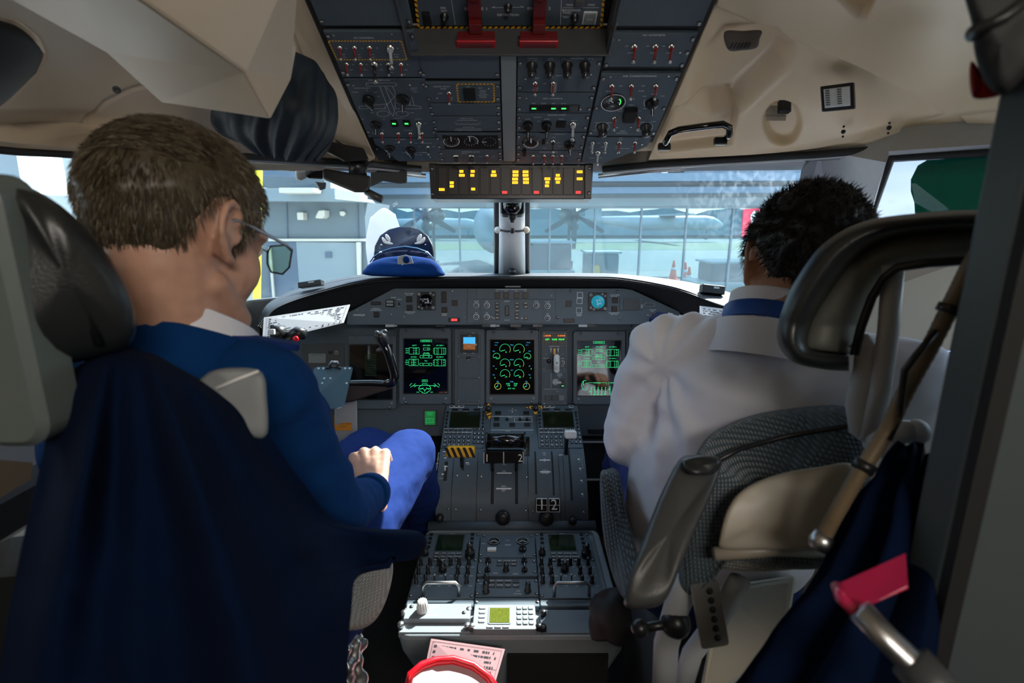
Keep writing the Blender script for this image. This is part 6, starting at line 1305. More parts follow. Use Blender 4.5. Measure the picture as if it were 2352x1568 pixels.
def hand(mb, w, f, up, side, s=1.0, curl=1.0):    # side=+1: thumb on the left of the hand seen from the back
    f = Vector(f).normalized(); up = Vector(up); up = (up - f*up.dot(f)).normalized(); lat = f.cross(up).normalized() * side; w = Vector(w)
    P = lambda a, b, c: w + (lat*a + f*b + up*c)*s
    mb.cap(w - f*.03*s, P(0, .01, 0), .026*s, .027*s)
    for i, (x, L1, r_) in enumerate(((-.030, .088, .0105), (-.010, .093, .011), (.011, .089, .0105), (.029, .080, .0095))):
        mc = P(x, L1, .006 - .002*abs(i-1.3)); mb.cap(P(x*.55, .012, 0), mc, .0135*s, .0115*s)
        c1 = R(58*curl); p1 = mc + (f*math.cos(c1) - up*math.sin(c1))*(.038 - .003*abs(i-1))*s
        c2 = R(128*curl); p2 = p1 + (f*math.cos(c2) - up*math.sin(c2))*.024*s
        c3 = R(175*curl); p3 = p2 + (f*math.cos(c3) - up*math.sin(c3))*.016*s
        mb.cap(mc, p1, .0105*s, r_*.92*s); mb.cap(p1, p2, r_*.9*s, r_*.82*s); mb.cap(p2, p3, r_*.8*s, r_*.7*s)
    t0, t1, t2, t3 = P(-.020, .020, -.008), P(-.043, .052, -.016), P(-.042, .080, -.026), P(-.028, .098, -.034)
    mb.cap(t0, t1, .016*s, .0125*s); mb.cap(t1, t2, .0115*s, .0105*s); mb.cap(t2, t3, .0100*s, .0085*s); mb.cap(P(0, .02, -.006), P(0, .07, -.006), .022*s, .020*s)
    mb.cap(P(0, .02, -.004), P(0.012, .066, -.004), .022*s, .020*s)
def V3(*p): return Z(p)
# ---- older pilot in the blue sweater, left seat
cap_ = thing('person', 'seated older person with short grey-brown hair, glasses and a blue sweater, in the left seat', 'person', V3(-.40, .72, -.80))
H1 = frame(V3(-.387, .622, .014), 17, -14, 2) @ Matrix.Scale(.955, 4); NB = V3(-.412, .600, -.155)
sh = V3(-.312, .600, -.205); el = V3(-.272, .69, -.43); wr = V3(-.2925, .971, -.547); shL = V3(-.560, .67, -.185); elL = V3(-.60, .76, -.44); wrL = V3(-.47, .98, -.52)
mb = MB(); head_blobs(mb, H1, NB, .060, 1.0)
mb.cap(NB + Vector((0, .03, -.08)), V3(-.42, .66, -.5), .06, .09); mb.cap(sh, el, .036, .034); mb.cap(el, wr, .034, .026); mb.cap(shL, elL, .036, .034); mb.cap(elL, wrL, .034, .026); mb.cap(shL, sh, .04)
for x in (-.37, -.50): mb.cap(V3(x, .74, -.64), V3(x*.78+.01, 1.24, -.60), .06, .045); mb.cap(V3(x*.78+.01, 1.24, -.60), V3(x*.78, 1.55, -1.05), .04, .03); mb.cap(V3(x*.78, 1.55, -1.05), V3(x*.78, 1.66, -1.02), .035, .03)
hand(mb, wr, (-.22, .78, .36), (-.05, -.45, .85), 1, 1.15, 1.0); hand(mb, wrL, (.3, .9, -.1), (-.2, .1, 1), -1, 1.0, .8)
wpart('body', remesh(mb, .0034, 5, lambda p, n: .0008*noise.noise(p*90), mats=[m_skin]), cap_)
hair(H1, 1.0, m_hair1, cap_, .007, .0035, 12000, .013, 3, mat('grey_hair', (.20, .165, .11), .45, var=.3), 'short grey-brown hair')
for s_ in (-1, 1):
    e = H1 @ Vector((s_*.031, .0835, -.030)); mb = MB().ell((0, 0, 0), .0115, 0, Matrix.Translation(e)); mb.ell((0, 0, 0), .005, 1, Matrix.Translation(H1 @ Vector((s_*.031, .0915, -.031)))); part('eye', mb, [m_wht, m_black], cap_, world=True)
# spectacles
gl = thing('spectacles', 'thin steel-framed spectacles worn by the older pilot', 'glasses', Matrix.Translation(H1 @ Vector((0, .10, -.03))))
for s_ in (-1, 1):
    lens = [(s_*.012, .003), (s_*.018, .012), (s_*.050, .014), (s_*.062, .006), (s_*.060, -.018), (s_*.048, -.028), (s_*.024, -.026), (s_*.014, -.014)]
    P3 = [H1 @ Vector((a, .132 - .010*abs(a)/.06, b - .028)) for a, b in lens]
    part('rim', MB().tube(P3, .0013, 8, closed=True), m_black, gl, world=True)
    mb = MB().add(P3 + [p + H1.to_3x3() @ Vector((0, .0012, 0)) for p in P3], [tuple(range(8)), tuple(range(15, 7, -1))] + [(i, (i+1) % 8, 8+(i+1) % 8, 8+i) for i in range(8)]); part('lens', mb, m_lens, gl, world=True)
    part('temple_arm', MB().tube([H1 @ Vector(p) for p in ((s_*.062, .121, -.021), (s_*.070, .10, -.018), (s_*.080, .03, -.010), (s_*.082, .0, -.008), (s_*.081, -.018, -.020))], [.0022, .0018, .0014, .0013, .0013], 8, flat=1.4), m_steel, gl, world=True)
part('bridge', MB().tube([H1 @ Vector(p) for p in ((-.012, .132, -.025), (0, .135, -.021), (.012, .132, -.025))], .0013, 8), m_steel, gl, world=True)
# sweater
def folds(p, n, amp=1.0):
    return amp*(.006*noise.noise(Vector((p.x*9, p.y*9, p.z*14))) + .004*noise.noise(Vector((p.x*24+3, p.y*20, p.z*30))) + .0022*abs(noise.noise(Vector((p.x*50, p.y*40, p.z*60)))))
mb = MB()
mb.cap(V3(-.42, .635, -.29), V3(-.425, .70, -.55), .140, .165, 24); mb.cap(sh, shL, .066, .066, 18); mb.cap(V3(-.41, .620, -.200), sh, .062, .060, 18); mb.cap(V3(-.42, .615, -.185), shL, .075, .068, 18)
mb.ell((0, 0, 0), (.19, .13, .12), 0, Matrix.Translation(V3(-.43, .65, -.285))); mb.cap(sh, el, .062, .054, 18); mb.cap(el, V3(-.289, .925, -.528), .052, .038, 18); mb.cap(shL, elL, .068, .056, 18); mb.cap(elL, wrL, .054, .038, 18)
mb.cap(V3(-.40, .70, -.50), V3(-.45, .74, -.62), .15, .15, 20)
wpart('sweater', remesh(mb, .006, 9, folds, 'sweater', [m_sweat]), cap_, 'royal blue knitted sweater')
# ribbed cuff, shirt collar, dark tie edge
ax = (wr - el).normalized(); c = V3(-.290, .942, -.535); mb = MB().lathe([(.040, -.028), (.0425, -.02), (.042, .012), (.038, .02), (.034, .018)], c, 28, ax=ax); part('cuff', mb, m_sweat, cap_, world=True)
def collar(H, k, rx, ry, z0, z1, cy, m, parent, name='collar', tilt=0, off=0.0, gap=0):
    mb = MB(); n = 40; rows = []
    for zz, s_ in ((z0, 1.10), (z0 + (z1-z0)*.5, 1.02), (z1, .99), (z1+.002, .96), (z1-.004, .93)):
        rows.append([H @ Vector((rx*s_*math.sin(2*math.pi*j/n), cy + ry*s_*math.cos(2*math.pi*j/n), zz + tilt*math.cos(2*math.pi*j/n))) for j in range(n)])
    mb.loft(rows, 0, True, cap=False); return part(name, mb, m, parent, world=True)
CN = frame(V3(-.405, .614, -.128), 18, -14)
collar(CN, 1, .075, .085, -.030, .017, .010, m_shirt, cap_, tilt=-.024)
collar(CN, 1, .083, .093, -.060, -.006, .010, m_sweat, cap_, 'neckline', tilt=-.020)
M_ = frame(V3(-.318, .622, -.142), 70, -14, -6); mb = MB().rr(0, 0, .046, .10, .012, -.004, .004, .001, 0, M_); part('epaulette', mb, m_trous, cap_, world=True, bev=.001)
mb = MB()
for x in (-.37, -.50):
    kn_ = V3(x*.78+.016, 1.245, -.595); mb.cap(V3(x, .76, -.63), kn_, .100, .072, 20); mb.cap(kn_, V3(x*.78, 1.52, -1.0), .070, .058, 18)
mb.ell((0, 0, 0), (.19, .15, .12), 0, Matrix.Translation(V3(-.43, .72, -.62)))
wpart('trousers', remesh(mb, .007, 8, lambda p, n: folds(p, n, 1.1), 'trousers', [m_trous]), cap_, 'blue trousers')
# ---- pilot in the white shirt, right seat
fo = thing('person', 'seated dark-haired person in a white uniform shirt leaning to the right, seen from behind', 'person', V3(.40, .85, -.80))
H2 = frame(V3(.487, .862, -.050), 13, -20, 4) @ Matrix.Scale(1.05, 4)
sl, sr = V3(.285, .925, -.232), V3(.555, .700, -.225); NB2 = V3(.412, .815, -.150); e1, w1 = V3(.245, .985, -.425), V3(.34, 1.20, -.44); e2, w2 = V3(.665, .800, -.310), V3(.66, 1.02, -.36)
mb = MB(); head_blobs(mb, H2, NB2, .056, 1.0)
mb.cap(NB2 + Vector((0, .03, -.08)), V3(.40, .87, -.5), .06, .09); mb.cap(sl, e1, .034, .032); mb.cap(e1, w1, .032, .025); mb.cap(sr, e2, .034, .032); mb.cap(e2, w2, .032, .025); mb.cap(sl, sr, .04)
for a, b in ((.335, .335), (.47, .50)): mb.cap(V3(a, .92, -.66), V3(b, 1.35, -.61), .06, .045); mb.cap(V3(b, 1.35, -.61), V3(b, 1.60, -1.05), .04, .03); mb.cap(V3(b, 1.58, -1.07), V3(b, 1.66, -1.05), .035, .03)
hand(mb, w1, (.4, .9, -.1), (0, 0, 1), 1, .95, .7); hand(mb, w2, (-.2, .95, -.1), (0, 0, 1), -1, .95, .7)
wpart('body', remesh(mb, .0036, 5, None, mats=[m_skin2]), fo)
hair(H2, 1.0, m_hair2, fo, .010, .009, 9000, .016, 11, mat('dark_brown_hair', (.03, .02, .014), .4, var=.3), 'thick wavy black hair', .15)
for s_ in (-1, 1): part('eye', MB().ell((0, 0, 0), .0115, 0, Matrix.Translation(H2 @ Vector((s_*.031, .0835, -.030)))), m_wht, fo, world=True)
mb = MB()
mb.cap(V3(.415, .85, -.30), V3(.385, .885, -.54), .142, .155, 24); mb.cap(sl, sr, .068, .068, 18); mb.cap(NB2 + Vector((0, .01, -.05)), sl, .062, .064, 18); mb.cap(NB2 + Vector((0, .01, -.05)), sr, .062, .064, 18)
mb.ell((0, 0, 0), (.17, .13, .13), 0, Matrix.Translation(V3(.415, .835, -.315)) @ Matrix.Rotation(R(-38), 4, 'Z')); mb.cap(sl, e1, .068, .062, 18); mb.cap(e1, V3(.285, 1.06, -.43), .060, .056, 18)
mb.cap(sr, e2, .066, .062, 18); mb.cap(e2, V3(.668, .93, -.315), .060, .055, 18); mb.cap(V3(.345, .90, -.45), V3(.34, .90, -.57), .115, .12, 20); mb.cap(V3(.40, .86, -.48), V3(.42, .88, -.56), .155, .15, 20)
def sfold(p, n):
    q = Vector((p.x-.30, p.y-.90, p.z+.245-CZ)); r_ = q.length; th = math.atan2(q.z, q.x - q.y)
    rad = .0045*sstep(.02, .09, r_)*math.sin(9*th + 2.0)*math.exp(-((r_-.16)/.16)**2)
    return rad + .004*noise.noise(Vector((p.x*14, p.y*14, p.z*9))) + .003*noise.noise(Vector((p.x*30, p.y*30, p.z*40))) + .0045*math.sin(70*(p.z + p.x*.5))*sstep(-.30+CZ, -.55+CZ, p.z)*noise.noise(p*5)
wpart('shirt', remesh(mb, .006, 8, sfold, 'shirt', [m_shirt]), fo, 'white shirt')
# yoke seam of the shirt, collar, lanyard, shoulder boards
CN = frame(V3(.425, .832, -.140), 36, -14)
collar(CN, 1, .066, .074, -.034, .018, .004, m_shirt, fo, tilt=-.012); collar(CN, 1, .082, .090, -.085, -.030, .0, m_shirt, fo, 'shirt_yoke', tilt=-.010)
m_lan = mat('blue_ribbon', (.008, .07, .33), .6, var=.05)
mb = MB(); n = 40; rows = []
for s_, zz in ((1.13, -.030), (1.09, -.006), (1.06, -.006), (1.10, -.032)): rows.append([CN @ Vector((.066*s_*math.sin(2*math.pi*j/n), .004 + .074*s_*math.cos(2*math.pi*j/n), zz - .016*math.cos(2*math.pi*j/n))) for j in range(n)])
rows.append(rows[0]); part('lanyard', mb.loft(rows, 0, True, cap=False), m_lan, fo, world=True)
M_ = frame(at(1575, 745, .94), 120, -6, 6); mb = MB().rr(0, 0, .055, .125, .006, 0, .007, .002, 0, M_)
for y in (-.035, -.015, .005): mb.rr(0, y, .054, .008, .001, .007, .008, 0, 1, M_)
part('shoulder_board', mb, [m_trous, mat('silver_braid', (.5, .5, .5), .5)], fo, world=True)
mb = MB()
for a, b in ((.335, .335), (.47, .50)): mb.cap(V3(a, .93, -.655), V3(b, 1.35, -.605), .105, .066, 20); mb.cap(V3(b, 1.35, -.605), V3(b, 1.58, -1.0), .064, .055, 18)
mb.ell((0, 0, 0), (.18, .15, .12), 0, Matrix.Translation(V3(.39, .90, -.66)))
wpart('trousers', remesh(mb, .007, 8, lambda p, n: folds(p, n, 1.0), 'trousers', [mat('navy_trousers', (.006, .018, .11), .85, var=.1, scale=14)]), fo, 'dark blue trousers')
# ------------------------------------------------------------------ seats, jackets, things close to the camera
m_leather = mat('dark_leather', (.018, .021, .022), .34, var=.2, scale=20, bump=.35, bs=500, dist=.0008)
m_leatherg = mat('grey_leather', (.055, .058, .058), .42, var=.15, scale=16, bump=.35, bs=420, dist=.0008)
m_knit = mat('knit_grey', (.075, .120, .150), .95, var=.2, scale=30, sheen=.3)
def weave(m, sc=260, st=1.0, sc2=None):
    nt = m.node_tree; N = nt.nodes; L = nt.links; p = N['Principled BSDF']; tc = N.new('ShaderNodeTexCoord')
    w1 = N.new('ShaderNodeTexWave'); w1.inputs['Scale'].default_value = sc/6; w1.bands_direction = 'X'; w2 = N.new('ShaderNodeTexWave'); w2.inputs['Scale'].default_value = (sc2 or sc)/6; w2.bands_direction = 'Z'
    ml = N.new('ShaderNodeMath'); ml.operation = 'MULTIPLY'; b = N.new('ShaderNodeBump'); b.inputs['Strength'].default_value = st; b.inputs['Distance'].default_value = .004
    for w in (w1, w2): L.new(tc.outputs['Object'], w.inputs['Vector'])
    L.new(w1.outputs['Fac'], ml.inputs[0]); L.new(w2.outputs['Fac'], ml.inputs[1]); L.new(ml.outputs[0], b.inputs['Height']); L.new(b.outputs[0], p.inputs['Normal'])
    mx = N.new('ShaderNodeMix'); mx.data_type = 'RGBA'; mx.blend_type = 'MULTIPLY'; mx.inputs[0].default_value = 1
    src = p.inputs['Base Color'].links[0].from_socket; rm = N.new('ShaderNodeMapRange'); rm.inputs[3].default_value = .45; rm.inputs[4].default_value = 1.6; L.new(ml.outputs[0], rm.inputs[0])
    L.new(src, mx.inputs[6]); L.new(rm.outputs[0], mx.inputs[7]); L.new(mx.outputs[2], p.inputs['Base Color'])
weave(m_knit, 420)
m_fleece = mat('pale_knit', (.60, .59, .54), .95, var=.1, scale=20); weave(m_fleece, 520)
m_navy = mat('navy_cloth', (.0006, .0065, .029), .95, spec=.12, var=.3, scale=10, bump=.4, bs=300, dist=.001)
m_shell = mat('seat_shell_beige', (.34, .31, .25), .4, var=.06, scale=8)
m_gpost = mat('grey_green_paint', (.125, .155, .15), .4, var=.08, scale=9)
def closed_cr(P, n):
    out = []; m = len(P)
    for i in range(n):
        x = i*m/n; k = int(x); f = x-k; a, b, c, d = P[(k-1) % m], P[k % m], P[(k+1) % m], P[(k+2) % m]
        out.append(tuple(.5*(2*b[j] + (c[j]-a[j])*f + (2*a[j]-5*b[j]+4*c[j]-d[j])*f*f + (3*b[j]-a[j]-3*c[j]+d[j])*f**3) for j in range(3)))
    return out
def pillow(pts, th, n=64, puff=.5, edge=1.0, mi=0, mb=None, fn=None):
    P = closed_cr(pts, n) if n else pts; n = len(P); cu = sum(p[0] for p in P)/n; cv = sum(p[1] for p in P)/n; cdp = sum(p[2] for p in P)/n
    e = edge; rows = []
    for s, o in ((.35, .5), (.7, .5), (.9, .46), (.97, .38), (1, .15), (1, -.15), (.975, -.36), (.93, -.48), (.80, -.5-.10*puff), (.6, -.5-.18*puff), (.35, -.5-.22*puff), (.12, -.5-.24*puff)):
        s = 1-(1-s)*e
        rows.append([at(cu+(u-cu)*s, cv+(v-cv)*s, cdp+(d-cdp)*s + o*th) for u, v, d in P])
    mb = mb or MB(); mb.loft(rows, mi, True); return mb
# ---- left seat
ls = thing('pilot_seat', 'dark leather pilot seat on the left, mostly under a navy jacket', 'seat', V3(-.42, .52, -1.3))
hr = [(-60, 405, .42), (20, 415, .42), (80, 435, .43), (150, 480, .44), (215, 545, .455), (275, 625, .47), (308, 700, .48), (312, 765, .485), (285, 803, .485), (230, 822, .48), (120, 840, .46), (-60, 850, .43)]
part('headrest', pillow(hr, .09, 80, .5), m_leather, ls, world=True)
part('headrest_seam', MB().tube([at(u, v, d-.042) for u, v, d in ((-30, 440, .42), (70, 470, .43), (140, 560, .44), (200, 690, .455), (228, 790, .47))], .004, 8), m_black, ls, world=True)
bk = [(V3(-.62, .50, -.30)), (V3(-.24, .50, -.30))]
mb = MB(); 
for z0, z1, w, y in ((-.85, -.34, .19, .53),): mb.rr(0, 0, 2*w, z1-z0, .08, -.04, .05, .03, 0, Matrix.Translation(V3(-.43, y, (z0+z1)/2)) @ Matrix.Rotation(R(90), 4, 'X'), 6)
part('backrest', mb, m_leather, ls, world=True)
arm = [(470, 862, .50), (500, 848, .50), (545, 844, .505), (590, 848, .51), (608, 866, .51), (613, 905, .51), (613, 1000, .51), (560, 1000, .505), (470, 960, .50), (440, 900, .50)]
part('armrest', pillow(arm, .055, 64, .15, .6), mat('armrest_grey', (.22, .24, .25), .5, var=.04), ls, world=True, label='folded light grey armrest')
part('armrest_trim', MB().tube([at(u, v, d-.034) for u, v, d in ((497, 892, .505), (540, 873, .508), (594, 852, .512))], .0016, 8), m_white, ls, world=True)
part('seat_cushion', pillow([(700, 1330, .80), (780, 1290, .86), (860, 1280, .92), (900, 1287, .95), (897, 1345, .94), (872, 1410, .90), (836, 1442, .86), (780, 1450, .80), (700, 1440, .76)], .10, 64, .3), m_fleece, ls, world=True, label='pale knitted cushion edge')
mb = MB().box(V3(-.47, .74, -1.02), (.30, .34, .5)); part('seat_base', mb, m_dgrey, ls, world=True, bev=.02)
mb = surf([[(790, 1462, .80), (815, 1455, .82), (838, 1468, .84)], [(795, 1510, .79), (826, 1500, .81), (835, 1530, .83)], [(795, 1600, .78), (830, 1590, .80), (842, 1610, .82)]], 24, 30, lambda s, t, p: .012*noise.noise(p*60))
o = part('foil_lining', mb, m_steel, ls, world=True); solid(o, .003)
mb = MB().tube([at(*p) for p in ((790, 1445, .84), (812, 1440, .85), (824, 1465, .85), (818, 1490, .84), (800, 1500, .84))], [.010, .012, .012, .010, .008], 12, flat=.5); part('buckle', mb, m_steel, ls, world=True)
# grey upright beside the headrest
x, y = -.365, .392; mb = MB().prism([(0, -.02), (.0, .02), (.018, .02), (.018, -.02)], 0, .1); 
zt0, zb0 = aty(20, 395, y).z, aty(60, 1010, y).z
mb = MB().rr(0, 0, .060, zt0-zb0, .022, -.018, .018, .006, 0, Matrix.Translation((x-.030, y, (zt0+zb0)/2)) @ Matrix.Rotation(R(90), 4, 'X'), 6)
single('grey_upright', mb, m_gpost, 'grey-green upright post close to the camera at the left edge, in front of the headrest', 'post')
single('wall_map_pocket', MB().loft([[at(u, v, d) for u, v, d in ((-60, 1050, .48), (75, 1062, .50), (72, 1100, .50), (-60, 1180, .48))], [at(u, v, d+.05) for u, v, d in ((-60, 1050, .48), (75, 1062, .50), (72, 1100, .50), (-60, 1180, .48))]], 0, False), mat('brown_ledge', (.05, .038, .026), .7), 'brown ledge at the left edge below the grey upright', 'ledge')
single('side_console', MB().rr(-.86, .70, .30, 1.1, .03, 0.0, CZ-.36, .02), m_blackm, 'dark side console along the left wall beside the left seat', 'console')
# ---- navy jacket over the left seat
JR = [[(222, 812, .50), (245, 800, .49), (275, 796, .48), (305, 800, .475), (330, 806, .475), (350, 812, .48), (372, 822, .49), (395, 836, .50)],
      [(150, 868, .46), (190, 850, .435), (240, 842, .42), (290, 842, .415), (340, 848, .415), (390, 858, .42), (440, 868, .44), (492, 892, .48)],
      [(115, 970, .44), (175, 960, .41), (240, 955, .395), (310, 955, .39), (385, 957, .39), (460, 962, .40), (530, 968, .43), (597, 975, .49)],
      [(88, 1090, .43), (165, 1080, .40), (250, 1075, .385), (340, 1075, .38), (430, 1078, .38), (520, 1085, .40), (610, 1093, .45), (690, 1100, .53)],
      [(64, 1190, .42), (160, 1185, .39), (265, 1180, .38), (370, 1180, .375), (480, 1182, .38), (590, 1190, .42), (690, 1198, .50), (790, 1203, .62)],
      [(48, 1262, .42), (160, 1262, .385), (280, 1262, .375), (400, 1262, .375), (530, 1260, .39), (660, 1258, .45), (800, 1250, .58), (966, 1222, .72)],
      [(42, 1295, .42), (155, 1296, .385), (280, 1296, .372), (405, 1296, .372), (530, 1295, .388), (650, 1294, .44), (790, 1290, .56), (962, 1280, .72)],
      [(34, 1335, .42), (150, 1335, .385), (280, 1335, .37), (410, 1335, .37), (530, 1335, .385), (640, 1332, .43), (740, 1325, .50), (835, 1306, .60)],
      [(15, 1430, .41), (140, 1430, .38), (280, 1430, .37), (410, 1430, .37), (530, 1430, .38), (630, 1428, .41), (720, 1422, .45), (806, 1412, .52)],
      [(-15, 1640, .41), (130, 1640, .375), (270, 1640, .365), (410, 1640, .365), (530, 1640, .375), (630, 1640, .40), (715, 1640, .44), (795, 1640, .50)]]
def jf(s, t, p):
    u, v = proj(p); th = math.atan2(u-270, v-640); r_ = math.hypot(u-270, v-640)/900; k = sstep(.12, .6, r_)*.9 + .15
    e = min(1, s*12, (1-s)*12, t*10)
    return (p - CAM).normalized() * (e*k*(.026*math.sin(11*th+.6) + .013*math.sin(23*th+1.5+2*r_) + .006*noise.noise(p*12)) + .003*noise.noise(p*40)*e)
mb = surf(JR, 150, 110, jf); o = single('jacket', mb, m_navy, 'dark navy uniform jacket over the left seat back, sleeve sticking out to the right', 'jacket'); solid(o, .007, 1)
# ---- right seat
rs = thing('pilot_seat', 'grey knitted pilot seat on the right with a dark leather headrest', 'seat', V3(.50, .65, -1.3))
# outer roll: a thick padded arch; inner back panel set in it
arch_o = [(2420, 478), (2250, 481), (2110, 489), (1985, 508), (1895, 556), (1832, 635), (1793, 720), (1786, 785), (1820, 830), (1890, 848), (1950, 852)]
arch_i = [(2420, 522), (2250, 528), (2120, 536), (2030, 556), (1965, 600), (1915, 665), (1872, 735), (1858, 782), (1866, 800), (1900, 806), (1950, 808)]
n = 70; O = [cr([Vector((*p, 0)) for p in arch_o], i/n) for i in range(n+1)]; I = [cr([Vector((*p, 0)) for p in arch_i], i/n) for i in range(n+1)]
rows = []
for i in range(n+1):
    o_, i_ = O[i], I[i]; d = .50 + .085*min(1, i/n*1.6); ring_ = []
    for k in range(14):
        a = 2*math.pi*k/14; s = .5 - .5*math.cos(a); q = o_.lerp(i_, s); ring_.append(at(q.x, q.y, d + .048*math.sin(a) + .01))
    rows.append(ring_)
part('headrest', MB().loft(rows, 0, True), m_leather, rs, world=True, label='dark leather headrest rim')
arch_j = [(2420, 584), (2250, 592), (2130, 602), (2062, 612), (2030, 640), (2005, 680), (1985, 730), (1975, 770), (1968, 800), (1962, 812), (1958, 818)]
J = [cr([Vector((*p, 0)) for p in arch_j], i/n) for i in range(n+1)]; rows = []
for i in range(n+1):
    q0, q1 = I[i], J[i]; d = .505 + .075*min(1, i/n*1.6)
    rows.append([at(q.x, q.y, d + h) for q, h in ((q0.lerp(q1, -.12), 0), (q0.lerp(q1, .25), -.012), (q0.lerp(q1, .7), -.014), (q1, -.004), (q1, .012), (q0.lerp(q1, -.12), .02))])
part('headrest_back', MB().loft(rows, 0, True), mat('grey_green_leather', (.17, .175, .155), .45, var=.12, scale=14, bump=.3, bs=400, dist=.0008), rs, world=True, label='grey leather back of the headrest')
part('headrest_piping', MB().tube([at(u, v, d-.026) for u, v, d in ((2400, 590, .50), (2250, 596, .505), (2130, 604, .51), (2062, 614, .525), (2030, 640, .54), (2003, 682, .55), (1978, 750, .56), (1962, 815, .565))], .0045, 8), m_black, rs, world=True)
kb = [(1592, 1070, .68), (1612, 1020, .72), (1650, 985, .75), (1740, 950, .76), (1850, 934, .74), (1930, 932, .71), (1975, 960, .68), (1995, 1020, .66), (1998, 1110, .65), (1965, 1230, .64), (1900, 1300, .63), (1790, 1305, .64), (1680, 1290, .65), (1640, 1330, .65), (1590, 1370, .66), (1555, 1330, .67), (1575, 1180, .68)]
part('backrest', pillow(kb, .085, 110, .2), m_knit, rs, world=True, label='knitted grey backrest cover')
part('backrest_seam', MB().tube([at(u, v, d-.055) for u, v, d in ((1650, 1056, .70), (1700, 1030, .72), (1800, 1003, .725), (1900, 985, .70), (1975, 975, .675))], .0035, 8), m_black, rs, world=True)
sb = [(1652, 1235, .60), (1672, 1165, .605), (1712, 1120, .61), (1790, 1088, .61), (1880, 1072, .60), (1960, 1068, .59), (1965, 1160, .585), (1935, 1240, .585), (1850, 1262, .59), (1740, 1262, .595), (1660, 1260, .60)]
part('back_shell', pillow(sb, .02, 80, .1, .5), m_shell, rs, world=True, label='beige hard shell on the back of the seat')
part('shell_rail', MB().tube([at(1640, 1272, .60), at(1780, 1262, .60), at(1900, 1266, .60)], .008, 10), m_shell, rs, world=True)
ar = [(1560, 1055, .66), (1590, 1045, .66), (1635, 1046, .66), (1658, 1060, .655), (1640, 1120, .63), (1600, 1210, .60), (1560, 1310, .575), (1525, 1382, .565), (1480, 1398, .565), (1440, 1395, .57), (1434, 1370, .575), (1450, 1310, .585), (1480, 1230, .61), (1520, 1130, .64)]
part('armrest', pillow(ar, .07, 90, .35), m_leatherg, rs, world=True, label='folded grey-brown leather armrest')
part('armrest_end', pillow([(1566, 1058, .64), (1600, 1046, .64), (1640, 1048, .64), (1658, 1062, .635), (1640, 1088, .63), (1600, 1092, .625), (1574, 1080, .63)], .07, 40, .2), m_leather, rs, world=True)
part('seat_cushion', pillow([(1378, 1098, 1.02), (1392, 1078, 1.04), (1420, 1085, 1.02), (1440, 1180, .96), (1470, 1290, .88), (1480, 1370, .82), (1440, 1380, .84), (1410, 1330, .90), (1386, 1230, .96)], .09, 64, .2), m_knit, rs, world=True)
part('cushion_rear', pillow([(1650, 1275, .66), (1750, 1268, .66), (1850, 1262, .65), (1880, 1285, .64), (1840, 1305, .64), (1740, 1312, .65), (1655, 1305, .66)], .05, 50, .2), m_fleece, rs, world=True)
part('seat_base', MB().box(V3(.45, .92, -1.02), (.34, .34, .5)), m_dgrey, rs, world=True, bev=.02)
for nm, pts, r_, m in (('headrest_post', ((2052, 610, .52), (2040, 760, .53), (2022, 900, .545), (1995, 1010, .56)), .008, m_lgrey), ('headrest_bracket', ((1970, 780, .56), (1990, 800, .555), (1988, 850, .56), (1968, 930, .565), (1975, 985, .565), (2005, 1005, .56)), .009, m_lgrey), ('adjuster_arm', ((2000, 1005, .56), (2040, 1025, .54), (2070, 1040, .53)), .011, m_lgrey), ('frame_tube', ((1600, 1300, .64), (1555, 1390, .66), (1530, 1480, .68), (1525, 1600, .70)), .013, m_lgrey), ('frame_tube', ((1700, 1330, .66), (1650, 1420, .68), (1590, 1500, .70), (1560, 1600, .72)), .011, m_lgrey)):
    part(nm, MB().tube([at(*p) for p in pts], r_, 12, flat=1.3), m, rs, world=True)
mb = MB().tube([at(2045, 990, .53), at(2100, 992, .52)], .012, 14); mb.ell((0, 0, 0), .013, 0, Matrix.Translation(at(2104, 992, .52))); part('adjuster_knob', mb, m_lgrey, rs, world=True)
pc = at(1630, 1410, .62); ax_ = Matrix.Translation(pc) @ Matrix.Rotation(R(75), 4, 'X') @ Matrix.Rotation(R(9), 4, 'Z'); mb = MB().rr(0, 0, .034, .078, .004, -.002, .002, .0005, 0, ax_)
part('perforated_plate', mb, m_steel, rs, world=True)
for k in range(6): part('plate_hole', MB().lathe([(.0042, .0022), (.0001, .0023)], (.004, .028-.0112*k, 0), 14, 0, ax_), m_blackm, rs, world=True)
for u, v in ((1470, 1442), (1552, 1430)): part('lever_ball', MB().ell((0, 0, 0), .0115 if u < 1500 else .019, 0, Matrix.Translation(at(u, v, .66)), rot=None), m_black, rs, world=True)
part('lever_rod', MB().tube([at(1470, 1442, .66), at(1552, 1430, .66)], .006, 10), m_black, rs, world=True)
lb = MB().loft([[at(u, v, d) for u, v, d in ((1655, 1345, .74), (1830, 1320, .70), (1800, 1500, .66), (1700, 1620, .66), (1600, 1620, .72), (1640, 1420, .74))], [at(u, v, d+.18) for u, v, d in ((1655, 1345, .74), (1830, 1320, .70), (1800, 1500, .66), (1700, 1620, .66), (1600, 1620, .72), (1640, 1420, .74))]], 0, False)
part('lower_housing', lb, mat('ivory_housing', (.52, .48, .38), .4, var=.05), rs, world=True, bev=.008)
# black cloth strap bundle by the console corner
mb = surf([[(1370, 1365, .98), (1400, 1350, .96), (1440, 1360, .94)], [(1360, 1420, .98), (1405, 1400, .93), (1450, 1420, .92)], [(1368, 1465, .97), (1410, 1470, .94), (1452, 1475, .92)]], 20, 20, lambda s, t, p: .012*noise.noise(p*30)); o = single('strap_bundle', mb, m_blackm, 'crumpled black strap bundle at the front right corner of the console', 'strap'); solid(o, .02)
